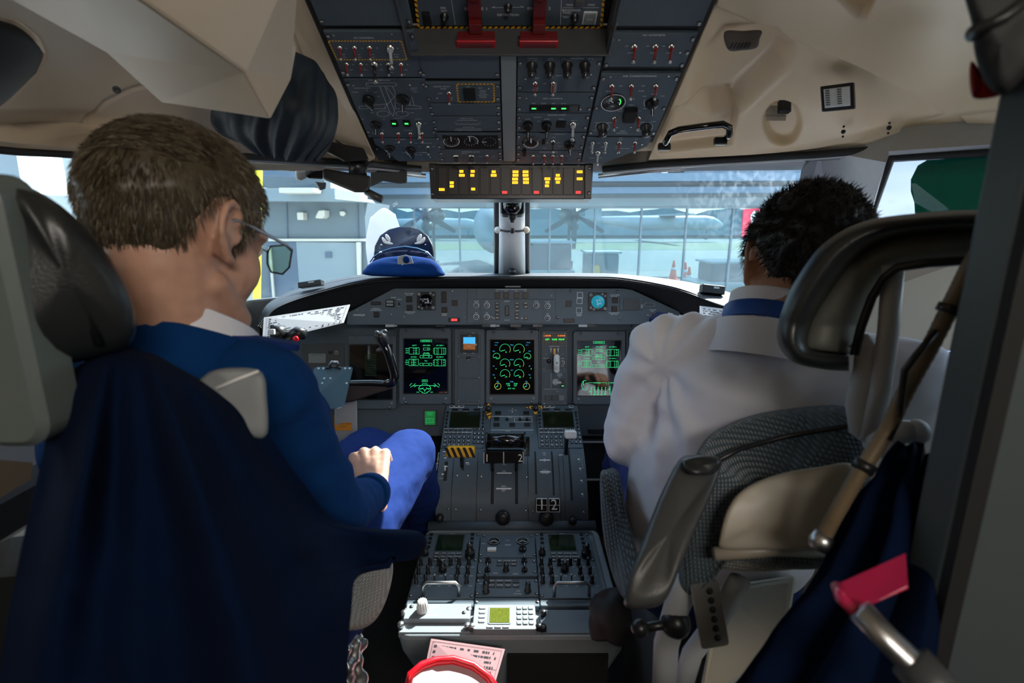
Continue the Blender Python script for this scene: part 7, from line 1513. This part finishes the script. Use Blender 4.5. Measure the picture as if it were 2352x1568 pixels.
# ---- hanging jacket on the right
RJ = [[(2052, 1042, .50), (2085, 1035, .49), (2110, 1040, .48), (2135, 1048, .47)],
      [(2010, 1090, .50), (2065, 1080, .475), (2110, 1080, .46), (2160, 1085, .45)],
      [(1945, 1180, .50), (2020, 1180, .465), (2090, 1180, .44), (2170, 1185, .43)],
      [(1885, 1300, .50), (1975, 1300, .46), (2070, 1300, .43), (2170, 1300, .42)],
      [(1790, 1430, .49), (1900, 1430, .45), (2030, 1430, .42), (2160, 1430, .41)],
      [(1655, 1610, .48), (1810, 1610, .44), (1980, 1610, .41), (2140, 1610, .40)]]
mb = surf(RJ, 80, 80, lambda s, t, p: min(1, s*8, (1-s)*8)*(.012*math.sin(17*s+2.5*t) + .008*noise.noise(p*14)) + .003*noise.noise(p*40)); o = single('jacket', mb, m_navy, 'dark navy jacket hanging from a hook beside the right seat', 'jacket'); solid(o, .008, 1)
# ---- oxygen mask hose and its lead
hs = [(2262, 560, .42), (2225, 620, .43), (2190, 690, .44), (2140, 790, .46), (2085, 890, .47), (2035, 990, .475), (1975, 1085, .48), (1925, 1170, .49), (1890, 1235, .50)]
T = thing('hose', 'brown ribbed hose running diagonally past the right seat to a metal end fitting', 'hose', Matrix.Translation(at(1890, 1235, .50)))
pts = [cr([at(*p) for p in hs], i/90) for i in range(91)]; part('tube', MB().tube(pts, [.0068 + .0005*(i % 2) for i in range(91)], 12), mat('hose_brown', (.16, .115, .065), .5, var=.25, scale=60), T, world=True)
part('end_fitting', MB().tube([at(1896, 1228, .50), at(1884, 1246, .50), at(1876, 1262, .50)], [.010, .011, .008], 12), m_steel, T, world=True)
part('joint_sleeve', MB().tube([at(2186, 700, .44), at(2176, 718, .442)], .0095, 12), m_black, T, world=True); part('joint_sleeve', MB().tube([at(1990, 1062, .48), at(1978, 1082, .48)], .0095, 12), m_black, T, world=True)
single('cable', MB().tube([at(*p) for p in ((2150, 760, .45), (2105, 815, .45), (2078, 850, .46), (2072, 900, .46), (2065, 960, .47), (2040, 1010, .47))], .003, 8), m_black, 'thin black cable looping beside the brown hose', 'cable')
# ---- doorway post, bracket and bar close to the camera
struct('wall_doorway', MB().box((.60, .372, 1.1), (.518, .034, 2.2)), mat('door_frame_grey', (.065, .085, .092), .42, var=.12, scale=6), bev=.003)
struct('trim_60', MB().box((.349, .352, 1.1), (.014, .010, 2.2)), m_blackm)
T = thing('folding_bracket', 'shiny pink-red bracket with a rounded steel bar close to the camera at the lower right', 'bracket', Matrix.Translation(at(2050, 1400, .34)))
mpk = mat('pink_red_plastic', (.62, .02, .10), .25, var=.05, coat=.5)
part('bracket', MB().loft([[at(u, v, d) for u, v, d in ((2080, 1270, .37), (1924, 1340, .37), (1917, 1362, .37), (2080, 1290, .37))], [at(u, v, d) for u, v, d in ((2085, 1345, .345), (1990, 1392, .345), (1962, 1402, .345), (2085, 1352, .345))]], 0, False), mpk, T, world=True, bev=.002)
part('bracket_edge', MB().tube([at(1922, 1345, .37), at(1930, 1372, .36), at(1965, 1405, .345)], .004, 10), mpk, T, world=True)
part('steel_bar', MB().tube([at(1975, 1400, .34), at(2040, 1470, .33), at(2120, 1545, .32), at(2200, 1640, .31)], .0095, 16, flat=.8), m_steel, T, world=True)
part('bar_socket', MB().tube([at(2090, 1515, .325), at(2190, 1630, .31)], .013, 14), m_dgrey, T, world=True)
# equipment hanging at the top right
T = thing('hanging_headset', 'black padded equipment with a dark red base hanging at the top right corner', 'equipment', Matrix.Translation(at(2290, 200, .34)))
part('body', pillow([(2222, -60, .34), (2232, 60, .345), (2240, 130, .35), (2262, 190, .35), (2290, 215, .345), (2330, 200, .34), (2400, 100, .33), (2400, -60, .33)], .05, 60, .3), m_blackm, T, world=True)
part('grey_band', MB().tube([at(2232, 78, .32), at(2290, 50, .315), at(2370, -10, .31)], .009, 12, flat=.5), m_leather, T, world=True)
part('red_base', pillow([(2232, 140, .355), (2226, 165, .355), (2230, 215, .355), (2245, 228, .355), (2290, 222, .35), (2310, 205, .35), (2270, 195, .35), (2250, 160, .355)], .02, 50, .2), mat('dark_red_plastic', (.28, .012, .010), .35), T, world=True)
# ------------------------------------------------------------------ smaller things around the cockpit
# uniform cap on the glareshield
T = thing('uniform_cap', 'dark blue uniform cap with silver oak leaves on its visor, lying on the glareshield', 'cap', Matrix.Translation(at(928, 637, 1.68)))
m_cap = mat('cap_blue', (.003, .028, .13), .95, spec=.1, var=.1, scale=20, bump=.3, bs=500, dist=.0006); m_visor = mat('cap_visor', (.003, .008, .028), .85, var=.1, spec=.1)
m_leaf = mat('silver_embroidery', (.62, .55, .53), .5, var=.15, scale=200, bump=.5, bs=2500, dist=.0004)
part('crown', pillow([(838, 631, 1.65), (841, 614, 1.66), (856, 601, 1.67), (880, 592, 1.68), (905, 589, 1.68), (935, 587, 1.68), (965, 590, 1.68), (990, 595, 1.67), (1006, 606, 1.66), (1016, 620, 1.655), (1015, 634, 1.65), (925, 636, 1.64)], .12, 70, .25), m_cap, T, world=True)
part('head_band', pillow([(856, 606, 1.71), (866, 588, 1.72), (890, 578, 1.73), (930, 574, 1.73), (968, 578, 1.73), (992, 590, 1.72), (1000, 606, 1.71), (960, 612, 1.70), (900, 612, 1.70)], .06, 50, .1), m_visor, T, world=True)
vis = [(860, 592, 1.72), (862, 566, 1.735), (874, 542, 1.75), (894, 528, 1.76), (918, 522, 1.765), (940, 522, 1.765), (963, 528, 1.76), (982, 543, 1.75), (993, 565, 1.735), (995, 590, 1.72), (975, 582, 1.722), (928, 576, 1.724), (880, 582, 1.722)]
part('visor', pillow(vis, .012, 80, .1, .4), m_visor, T, world=True)
part('visor_edge', MB().tube([at(u, v, d-.004) for u, v, d in vis[:10]], .0022, 8), m_black, T, world=True)
part('chin_strap', MB().tube([at(*p) for p in ((850, 602, 1.70), (858, 590, 1.70), (875, 578, 1.70), (900, 570, 1.70), (930, 566, 1.70), (958, 570, 1.70), (982, 579, 1.70), (997, 596, 1.70))], .0045, 8, flat=.5), mat('strap_blue', (.03, .10, .20), .35), T, world=True)
for s_ in (-1, 1):
    mb = MB(); c = 927
    for dx, dy, L_, a in ((50, 14, 10, 60), (42, 4, 20, 58), (32, 8, 22, 20), (47, 22, 7, 90), (36, -5, 16, 64)):
        M = Matrix.Translation(at(c + s_*dx - s_*(0), 552+dy*1.0, 1.735)) @ Matrix.Rotation(s_*R(180-a), 4, 'Y') @ Matrix.Rotation(-.25, 4, 'X'); mb.ell((0, 0, 0), (L_*.66/F*1.73, .004, 4.6/F*1.73), 0, M, 12, 8)
    part('oak_leaves', mb, m_leaf, T, world=True)
for u in (874, 980): part('strap_button', MB().ell((0, 0, 0), .005, 0, Matrix.Translation(at(u, 580, 1.692))), m_steel, T, world=True)
mb = MB().ell((0, 0, 0), (.011, .005, .011), 1, Matrix.Translation(at(933, 596, 1.585)));
for s_ in (-1, 1): mb.tube([at(933, 600, 1.605), at(933+s_*10, 610, 1.60), at(933+s_*19, 618, 1.60)], [.004, .0035, .002], 8, 0)
mb.prism([(a/F*1.6, b/F*1.6) for a, b in ((-19, -10), (-17, 12), (0, 16), (13, 12), (20, -12), (4, -8))], -.002, .002, .0005, 0, Matrix.Translation(at(932, 601, 1.600)) @ Matrix.Rotation(R(80), 4, 'X')); part('badge', mb, [m_steel, m_cap], T, world=True)
# pale sheet standing in for a reflection in the windshield, behind the cap
mb = surf([[(850, 500, 1.86), (880, 478, 1.88), (908, 492, 1.88)], [(840, 560, 1.84), (880, 560, 1.86), (925, 550, 1.86)], [(850, 640, 1.80), (885, 645, 1.81), (930, 640, 1.81)]], 16, 16); o = single('glass_reflection', mb, mat('pale_reflection', (.80, .76, .86), .6), 'bright pale reflection in the windshield behind the cap, modelled as a sheet', 'paper'); solid(o, .002)
for (u, v, d, w, h), lb in (((710, 651, 1.62, 54, 13), 'black rectangular box on top of the glareshield at the left'), ((1640, 664, 1.60, 52, 20), 'black rectangular box on top of the glareshield at the right')):
    k = d/F; M = Matrix.Translation(at(u, v, d)) @ Matrix.Rotation(R(77), 4, 'X') @ Matrix.Rotation(R(8 if u < 1000 else -6), 4, 'Z'); T = thing('dashboard_box', lb, 'box', M)
    part('case', MB().rr(0, 0, w*k, h*k, .003, -.03, .0, .002), m_black, T); part('silver_catch', MB().rr(w*.1*k, h*.2*k, w*.25*k, h*.2*k, .001, .0, .002), m_steel, T)
# standby compass and alignment balls on the centre post
T = thing('standby_compass', 'round black standby compass at the top of the white centre post', 'compass', Matrix.Translation(at(1177, 480, 1.58)))
Mc = Matrix(((1, 0, 0, at(1177, 473, 1.58).x), (0, ST, -CT, at(1177, 473, 1.58).y), (0, CT, ST, at(1177, 473, 1.58).z), (0, 0, 0, 1)))
part('housing', MB().rr(0, 0, .075, .055, .012, -.03, .01, .004, 0, Mc), m_black, T, world=True); part('bowl', MB().ell((0, 0, 0), (.030, .030, .026), 0, Mc @ Matrix.Translation((0, 0, .012))), m_gloss, T, world=True)
part('lubber_card', MB().pline([(.026*math.sin(a), -.004 + .004*math.cos(a)) for a in [R(-50+10*i) for i in range(11)]], .003, .041, 0, False, Mc).text('3 0 33', 0, .004, .006, .042, 0, 1, 0, Mc), m_num, T, world=True); part('stem', MB().tube([at(1177, 490, 1.58), at(1177, 508, 1.60)], [.016, .009], 12), m_black, T, world=True)
T = thing('eye_level_indicator', 'small horizontal bar with two white balls fixed across the centre post', 'indicator', Matrix.Translation(at(1177, 528, 1.70)))
part('bar', MB().tube([at(1147, 528, 1.70), at(1165, 531, 1.69), at(1177, 530, 1.69), at(1190, 531, 1.69), at(1208, 528, 1.70)], .004, 10), m_dgrey, T, world=True)
for u, m in ((1143, m_wht), (1209, mat('cream_ball', (.85, .68, .50), .3))): part('ball', MB().ell((0, 0, 0), .011, 0, Matrix.Translation(at(u, 528, 1.70))), m, T, world=True)
part('centre_ball', MB().ell((0, 0, 0), .009, 0, Matrix.Translation(at(1177, 530, 1.685))), m_black, T, world=True)
single('post_knob', MB().ell((0, 0, 0), .013, 0, Matrix.Translation(at(1177, 624, 1.92))), m_black, 'shiny black ball knob at the foot of the centre post', 'knob')
# control yokes
def yoke(T, fx, left=True):
    grip = [(868, 768, 1.37), (876, 782, 1.37), (888, 803, 1.37), (898, 831, 1.375), (906, 862, 1.38), (902, 876, 1.385), (886, 880, 1.39), (850, 879, 1.40), (800, 880, 1.41)]
    pts = [cr([fx(p) for p in grip], i/40) for i in range(41)]; part('grip', MB().tube(pts, [.0125 if i < 30 else .009 for i in range(41)], 12), m_gloss if left else m_black, T, world=True)
    part('grip_head', MB().tube([fx(p) for p in ((872, 764, 1.355), (878, 775, 1.36), (884, 795, 1.365))], [.021, .019, .013], 14, flat=.7), m_black, T, world=True)
    part('trim_switch', MB().ell((0, 0, 0), .006, 0, Matrix.Translation(fx((866, 764, 1.33)))), m_dgrey, T, world=True); part('trim_switch', MB().ell((0, 0, 0), .006, 0, Matrix.Translation(fx((884, 761, 1.33)))), m_dgrey, T, world=True)
    part('trigger', MB().tube([fx((878, 800, 1.36)), fx((864, 806, 1.355))], [.007, .003], 8), m_dgrey, T, world=True)
    hub = [(790, 886), (850, 882), (898, 884), (903, 893), (862, 905), (810, 922), (780, 925), (760, 915)]
    part('hub', MB().loft([[fx((u, v, 1.40)) for u, v in hub], [fx((u, v, 1.47)) for u, v in hub]], 0, False), mat('brown_black', (.030, .022, .020), .45, var=.1) if left else m_black, T, world=True, bev=.004)
    part('column', MB().loft([[fx((u, v, d)) for u, v, d in ((768, 920, 1.46), (820, 918, 1.46), (820, 918, 1.52), (768, 920, 1.52))], [fx((u, v, d)) for u, v, d in ((770, 1080, 1.50), (822, 1060, 1.50), (822, 1060, 1.57), (770, 1080, 1.57))]], 0, False), m_lgrey, T, world=True, bev=.004)
    part('left_grip', MB().tube([fx(p) for p in ((640, 765, 1.33), (644, 800, 1.35), (655, 850, 1.37), (700, 890, 1.40), (790, 895, 1.42))], [.014, .013, .012, .012, .012], 12), m_black, T, world=True)
    part('left_grip_head', MB().tube([fx(p) for p in ((624, 768, 1.31), (655, 766, 1.33))], [.020, .018], 12, flat=1.2), m_black, T, world=True); part('left_grip_head', MB().tube([fx(p) for p in ((660, 778, 1.33), (684, 764, 1.32), (700, 768, 1.32))], [.016, .017, .014], 12), m_black, T, world=True)
    if left:
        part('white_button', MB().rr(0, 0, .012, .014, .002, 0, .008, .001, 0, Matrix.Translation(at(627, 762, 1.285)) @ Matrix.Rotation(R(77), 4, 'X')), m_wht, T, world=True)
        part('red_button', MB().lathe([(.0075, 0), (.007, .006), (.0001, .007)], at(680, 778, 1.300), 18, ax=(0, -1, .2)), m_red, T, world=True)
        part('warning_label', MB().rr(0, 0, .05, .045, .001, 0, .001, 0, 0, Matrix.Translation(at(788, 970, 1.475)) @ Matrix.Rotation(R(77), 4, 'X')), mat('label_orange', (.75, .28, .02), .5), T, world=True)
        g = MB(); ML = Matrix.Translation(at(788, 970, 1.4735)) @ Matrix.Rotation(R(77), 4, 'X')
        for i, t in enumerate(('CAUTION GUST', 'LOCK SELECT', 'ON ONLY WHEN', 'PARKED')): g.text(t, 0, .012-.008*i, .004, 0, 0, 1, 0, ML)
        part('label_print', g, m_ink, T, world=True)
T = thing('control_yoke', 'black control yoke in front of the older pilot, its right horn crossing the leftmost display', 'control yoke', Matrix.Translation(at(795, 1080, 1.5)))
yoke(T, lambda p: at(*p))
T = thing('control_yoke', 'black control yoke hidden behind the pilot in the white shirt', 'control yoke', Matrix.Translation(at(1610, 1080, 1.5)))
yoke(T, lambda p: (lambda q: Vector((-q.x + .05, q.y, q.z)))(at(p[0], p[1], p[2]+.12)), False)
# aluminium clip plate on the yoke
c = [at(722, 842, 1.18), at(811, 842, 1.20), at(789, 937, 1.13), at(700, 937, 1.10)]
T = thing('clipboard', 'blue-tinted aluminium clip plate with small holes beside the arm in the blue sweater', 'clipboard', Matrix.Translation(c[3]))
X_, Y_ = c[1]-c[0], c[3]-c[0]; f_ = lambda a, b, h=0: c[0].lerp(c[1], a).lerp(c[3].lerp(c[2], a), b) + (X_.cross(Y_)).normalized()*h
out = [f_(.06, 0), f_(.96, 0), f_(1, .04), f_(1.0, .85), f_(.93, .97), f_(.82, 1), f_(.1, 1), f_(0, .9), f_(0, .05)]
nn_ = X_.cross(Y_).normalized(); nn_ = -nn_ if nn_.dot(CAM-c[0]) < 0 else nn_
part('plate', MB().loft([[p for p in out], [p - nn_*.003 for p in out]], 0, False), mat('anodised_blue', (.22, .42, .60), .32, .75, var=.12, scale=12), T, world=True)
mh = mat('hole_light', (.65, .85, 1.0), .4)
for a, b in ((.12, .05), (.24, .05), (.80, .05), (.92, .05), (.32, .30), (.48, .30), (.66, .30), (.02, .42), (.30, .42), (.62, .42), (.93, .42)):
    p = f_(a, b) + nn_*.0008; part('hole_dot', MB().lathe([(.0026, 0), (.0024, .0008), (.0001, .001)], p, 12, ax=nn_), mh, T, world=True)  # raised pale dots stand in for the holes of the plate
part('spring_clip', MB().tube([f_(.38, .0)+nn_*.004, f_(.45, -.04)+nn_*.012, f_(.58, -.04)+nn_*.012, f_(.62, .0)+nn_*.004], .003, 8), m_steel, T, world=True); part('clip_base', MB().tube([f_(.30, .05)+nn_*.002, f_(.48, .03)+nn_*.004, f_(.70, .05)+nn_*.002], .003, 8), m_black, T, world=True)
# right liner fittings
T = thing('grab_handle', 'black moulded grab handle on the beige liner beside the overhead switches', 'handle', Matrix.Translation(at(1600, 330, 1.18)))
part('bar', MB().tube([at(*p) for p in ((1525, 338, 1.25), (1530, 325, 1.215), (1541, 305, 1.185), (1560, 298, 1.17), (1610, 291, 1.155), (1660, 285, 1.145), (1675, 292, 1.145), (1676, 308, 1.16), (1664, 322, 1.20))], .0078, 12), m_gloss, T, world=True)
for u, v, d in ((1526, 337, 1.24), (1655, 324, 1.19)): part('foot', MB().rr(0, 0, .030, .018, .004, -.004, .004, .002, 0, Matrix.Translation(at(u, v, d)) @ Matrix.Rotation(R(77), 4, 'X')), m_black, T, world=True)
T = thing('air_outlet', 'grey slatted air outlet in the beige hollow at the top of the right liner', 'air vent', Matrix.Translation(at(1706, 90, 1.0)))
part('shell', pillow([(1664, 73, 1.0), (1706, 71, .99), (1748, 70, .98), (1745, 90, .985), (1738, 110, .99), (1705, 116, 1.0), (1672, 114, 1.01)], .03, 50, .2, .5), mat('vent_grey', (.16, .15, .14), .5), T, world=True)
for i in range(8): part('slat', MB().tube([at(1676+i*8, 112, .98), at(1684+i*8, 98, .975)], .0012, 6), m_black, T, world=True)
k = .94/F; c = at(1925, 224, 1.0)
q = [at(1885, 199, 1.02), at(1962, 189, .985), at(1964, 250, .995), at(1889, 257, 1.03)]; T = thing('dome_light', 'rectangular ribbed clear lamp with a black frame on the right liner', 'lamp', Matrix.Translation(c))
n_ = (q[1]-q[0]).cross(q[3]-q[0]).normalized(); n_ = -n_ if n_.dot(CAM-c) < 0 else n_
mb = MB().loft([[p - n_*.01 for p in q], [p + n_*.008 for p in q]], 0, False); part('frame', mb, m_black, T, world=True, bev=.002)
g_ = lambda a, b, h: q[0].lerp(q[1], a).lerp(q[3].lerp(q[2], a), b) + n_*h
mb = MB().loft([[g_(a, b, .006) for a, b in ((.1, .12), (.9, .12), (.9, .88), (.1, .88))], [g_(a, b, .012) for a, b in ((.12, .15), (.88, .15), (.88, .85), (.12, .85))]], 0, False); part('lens', mb, mat('frosted_lens', (.80, .84, .86), .25, var=.1, scale=60), T, world=True)
for j in range(4):
    for i in range(7): part('rib', MB().loft([[g_(.16+.18*j, .2+.09*i, .0122), g_(.29+.18*j, .2+.09*i, .0122), g_(.29+.18*j, .235+.09*i, .0122), g_(.16+.18*j, .235+.09*i, .0122)], [g_(.16+.18*j, .2+.09*i, .0135), g_(.29+.18*j, .2+.09*i, .0135), g_(.29+.18*j, .235+.09*i, .0135), g_(.16+.18*j, .235+.09*i, .0135)]], 0, False), m_dgrey if j % 2 == 0 else m_wht, T, world=True) if (i+j) % 1 == 0 else None
T = thing('bottle_clip', 'small black clip with a white label inside the round hollow of the right liner', 'clip', Matrix.Translation(at(1795, 250, 1.13)))
part('clip', MB().rr(0, 0, .026, .028, .003, 0, .012, .003, 0, Matrix.Translation(at(1799, 247, 1.135)) @ Matrix.Rotation(R(77), 4, 'X')), m_black, T, world=True)
mb = MB().rr(0, 0, .044, .034, .001, 0, .001, 0, 0, Matrix.Translation(at(1782, 260, 1.15)) @ Matrix.Rotation(R(77), 4, 'X')).text('FLIGHT GUARD', 0, -.006, .005, .0012, 1, 1, 0, Matrix.Translation(at(1782, 260, 1.15)) @ Matrix.Rotation(R(77), 4, 'X')); part('label', mb, [mat('label_cream', (.5, .45, .36), .5), m_ink], T, world=True)
for i, (u, v, d) in enumerate(((1937, 302, 1.105), (1938, 290, 1.095), (1936, 313, 1.11), (2042, 293, 1.045), (2043, 282, 1.04), (2040, 305, 1.05))):
    single('fastener', MB().lathe([(.0045 if i % 3 == 0 else .0022, 0), (.004 if i % 3 == 0 else .002, .003), (.0001, .004)], at(u, v, d-.012), 12, ax=(-.4, -.7, -.5)), m_blackm, 'black fastener in the beige liner, %s of the %s trio' % (('middle', 'upper', 'lower')[i % 3], ('left' if i < 3 else 'right')), 'fastener', 'black fasteners in the right liner')
single('fastener', MB().lathe([(.006, 0), (.005, .003), (.003, .001), (.0001, .001)], at(268, 206, .83), 14, ax=(.5, -.7, -.5)), m_dgrey, 'small round fastener in the left liner above the hair of the older pilot', 'fastener')
# curtain and visor mechanism on the left
CR_ = [[(470, 160, .98), (560, 140, .96), (640, 120, .95), (720, 130, .97), (748, 165, 1.0)], [(480, 230, .98), (570, 230, .94), (650, 220, .92), (730, 215, .95), (773, 235, .99)], [(500, 300, 1.0), (580, 300, .96), (660, 300, .94), (740, 300, .96), (776, 305, 1.0)], [(585, 352, 1.02), (620, 358, 1.0), (660, 366, .98), (700, 372, .99), (730, 370, 1.01)]]
mb = surf(CR_, 80, 50, lambda s, t, p: .010*noise.noise(Vector((p.x*22+p.z*10, p.y*8, p.z*14))) + .005*math.sin(40*s+9*t)*sstep(0, .2, t)); o = single('stowed_curtain', mb, mat('curtain_blue_black', (.016, .028, .042), .6, var=.25, scale=20, bump=.4, bs=200, dist=.001), 'bunched dark blue-black curtain hanging beside the overhead console', 'curtain'); solid(o, .012, 1)
T = thing('visor_mount', 'black jointed arm with a rounded lever at the top left of the windshield', 'visor arm', Matrix.Translation(at(800, 400, 1.25)))
def blk(P4, d, th, nm, m, bev=.004): part(nm, MB().loft([[at(u, v, d) for u, v in P4], [at(u, v, d+th) for u, v in P4]], 0, False), m, T, world=True, bev=bev)
blk([(742, 330), (765, 326), (835, 340), (848, 368), (790, 372), (750, 350)], 1.22, .05, 'mount', m_black)
blk([(741, 388), (752, 388), (800, 396), (852, 404), (852, 430), (840, 442), (815, 442), (790, 432), (742, 412)], 1.26, .06, 'arm_body', mat('visor_arm_grey', (.035, .036, .036), .4), .006)
part('pivot', MB().tube([at(822, 368, 1.27), at(822, 402, 1.27)], .022, 18), m_black, T, world=True); part('lever', MB().tube([at(842, 440, 1.28), at(860, 450, 1.28), at(878, 458, 1.28)], [.009, .010, .009], 12), mat('lever_grey', (.055, .056, .056), .4), T, world=True)
blk([(590, 372), (745, 376), (745, 400), (600, 388)], 1.36, .05, 'header_box', m_black); blk([(676, 368), (700, 360), (706, 408), (690, 416), (680, 412)], 1.32, .06, 'light_bracket', m_lgrey); blk([(698, 372), (742, 376), (742, 412), (706, 410)], 1.33, .06, 'dark_bracket', m_black); blk([(852, 356), (935, 362), (935, 420), (918, 422), (880, 416), (850, 430)], 1.38, .05, 'inner_bracket', m_dgrey); blk([(722, 416), (750, 418), (748, 434), (734, 438)], 1.40, .03, 'visor_clip', m_black)
# green tinted sun visor in the right side window
gv = glass('green_visor', (.015, .13, .10), .03, (.01, .16, .12), haze=.12)
pts = [(2420, 345, .88), (2290, 347, .93), (2200, 350, .97), (2145, 358, 1.0), (2108, 380, 1.02), (2092, 412, 1.03), (2092, 440, 1.03), (2100, 465, 1.03), (2102, 500, 1.03), (2104, 560, 1.03), (2290, 565, .93), (2420, 565, .88)]
mb = MB().loft([[at(*p) for p in pts], [at(u, v, d+.004) for u, v, d in pts]], 0, False); single('sun_visor', mb, gv, 'rounded dark green transparent sun visor in the right side window', 'sun visor')
# things at the side of the right pilot, sink below the windows
single('flight_bag', MB().loft([[at(u, v, d) for u, v, d in ((2085, 815, .92), (2230, 800, .84), (2230, 930, .84), (2085, 930, .92))], [at(u, v, d+.08) for u, v, d in ((2085, 815, .92), (2230, 800, .84), (2230, 930, .84), (2085, 930, .92))]], 0, False), mat('bag_blue', (.03, .12, .42), .7), 'blue bag standing on the side console right of the white shirt', 'bag', bev=.01)
single('side_console', MB().loft([[at(u, v, d) for u, v, d in ((2020, 918, .86), (2230, 905, .78), (2230, 1000, .76), (2030, 1000, .84))], [at(u, v, d+.35) for u, v, d in ((2020, 918, .86), (2230, 905, .78), (2230, 1000, .76), (2030, 1000, .84))]], 0, False), m_panel2, 'dark padded side console with a pale edge right of the white shirt', 'console', bev=.01)
single('console_rail', MB().tube([at(2020, 948, .85), at(2230, 934, .77)], .006, 10), m_lgrey, 'pale rail along the edge of the right side console', 'rail')
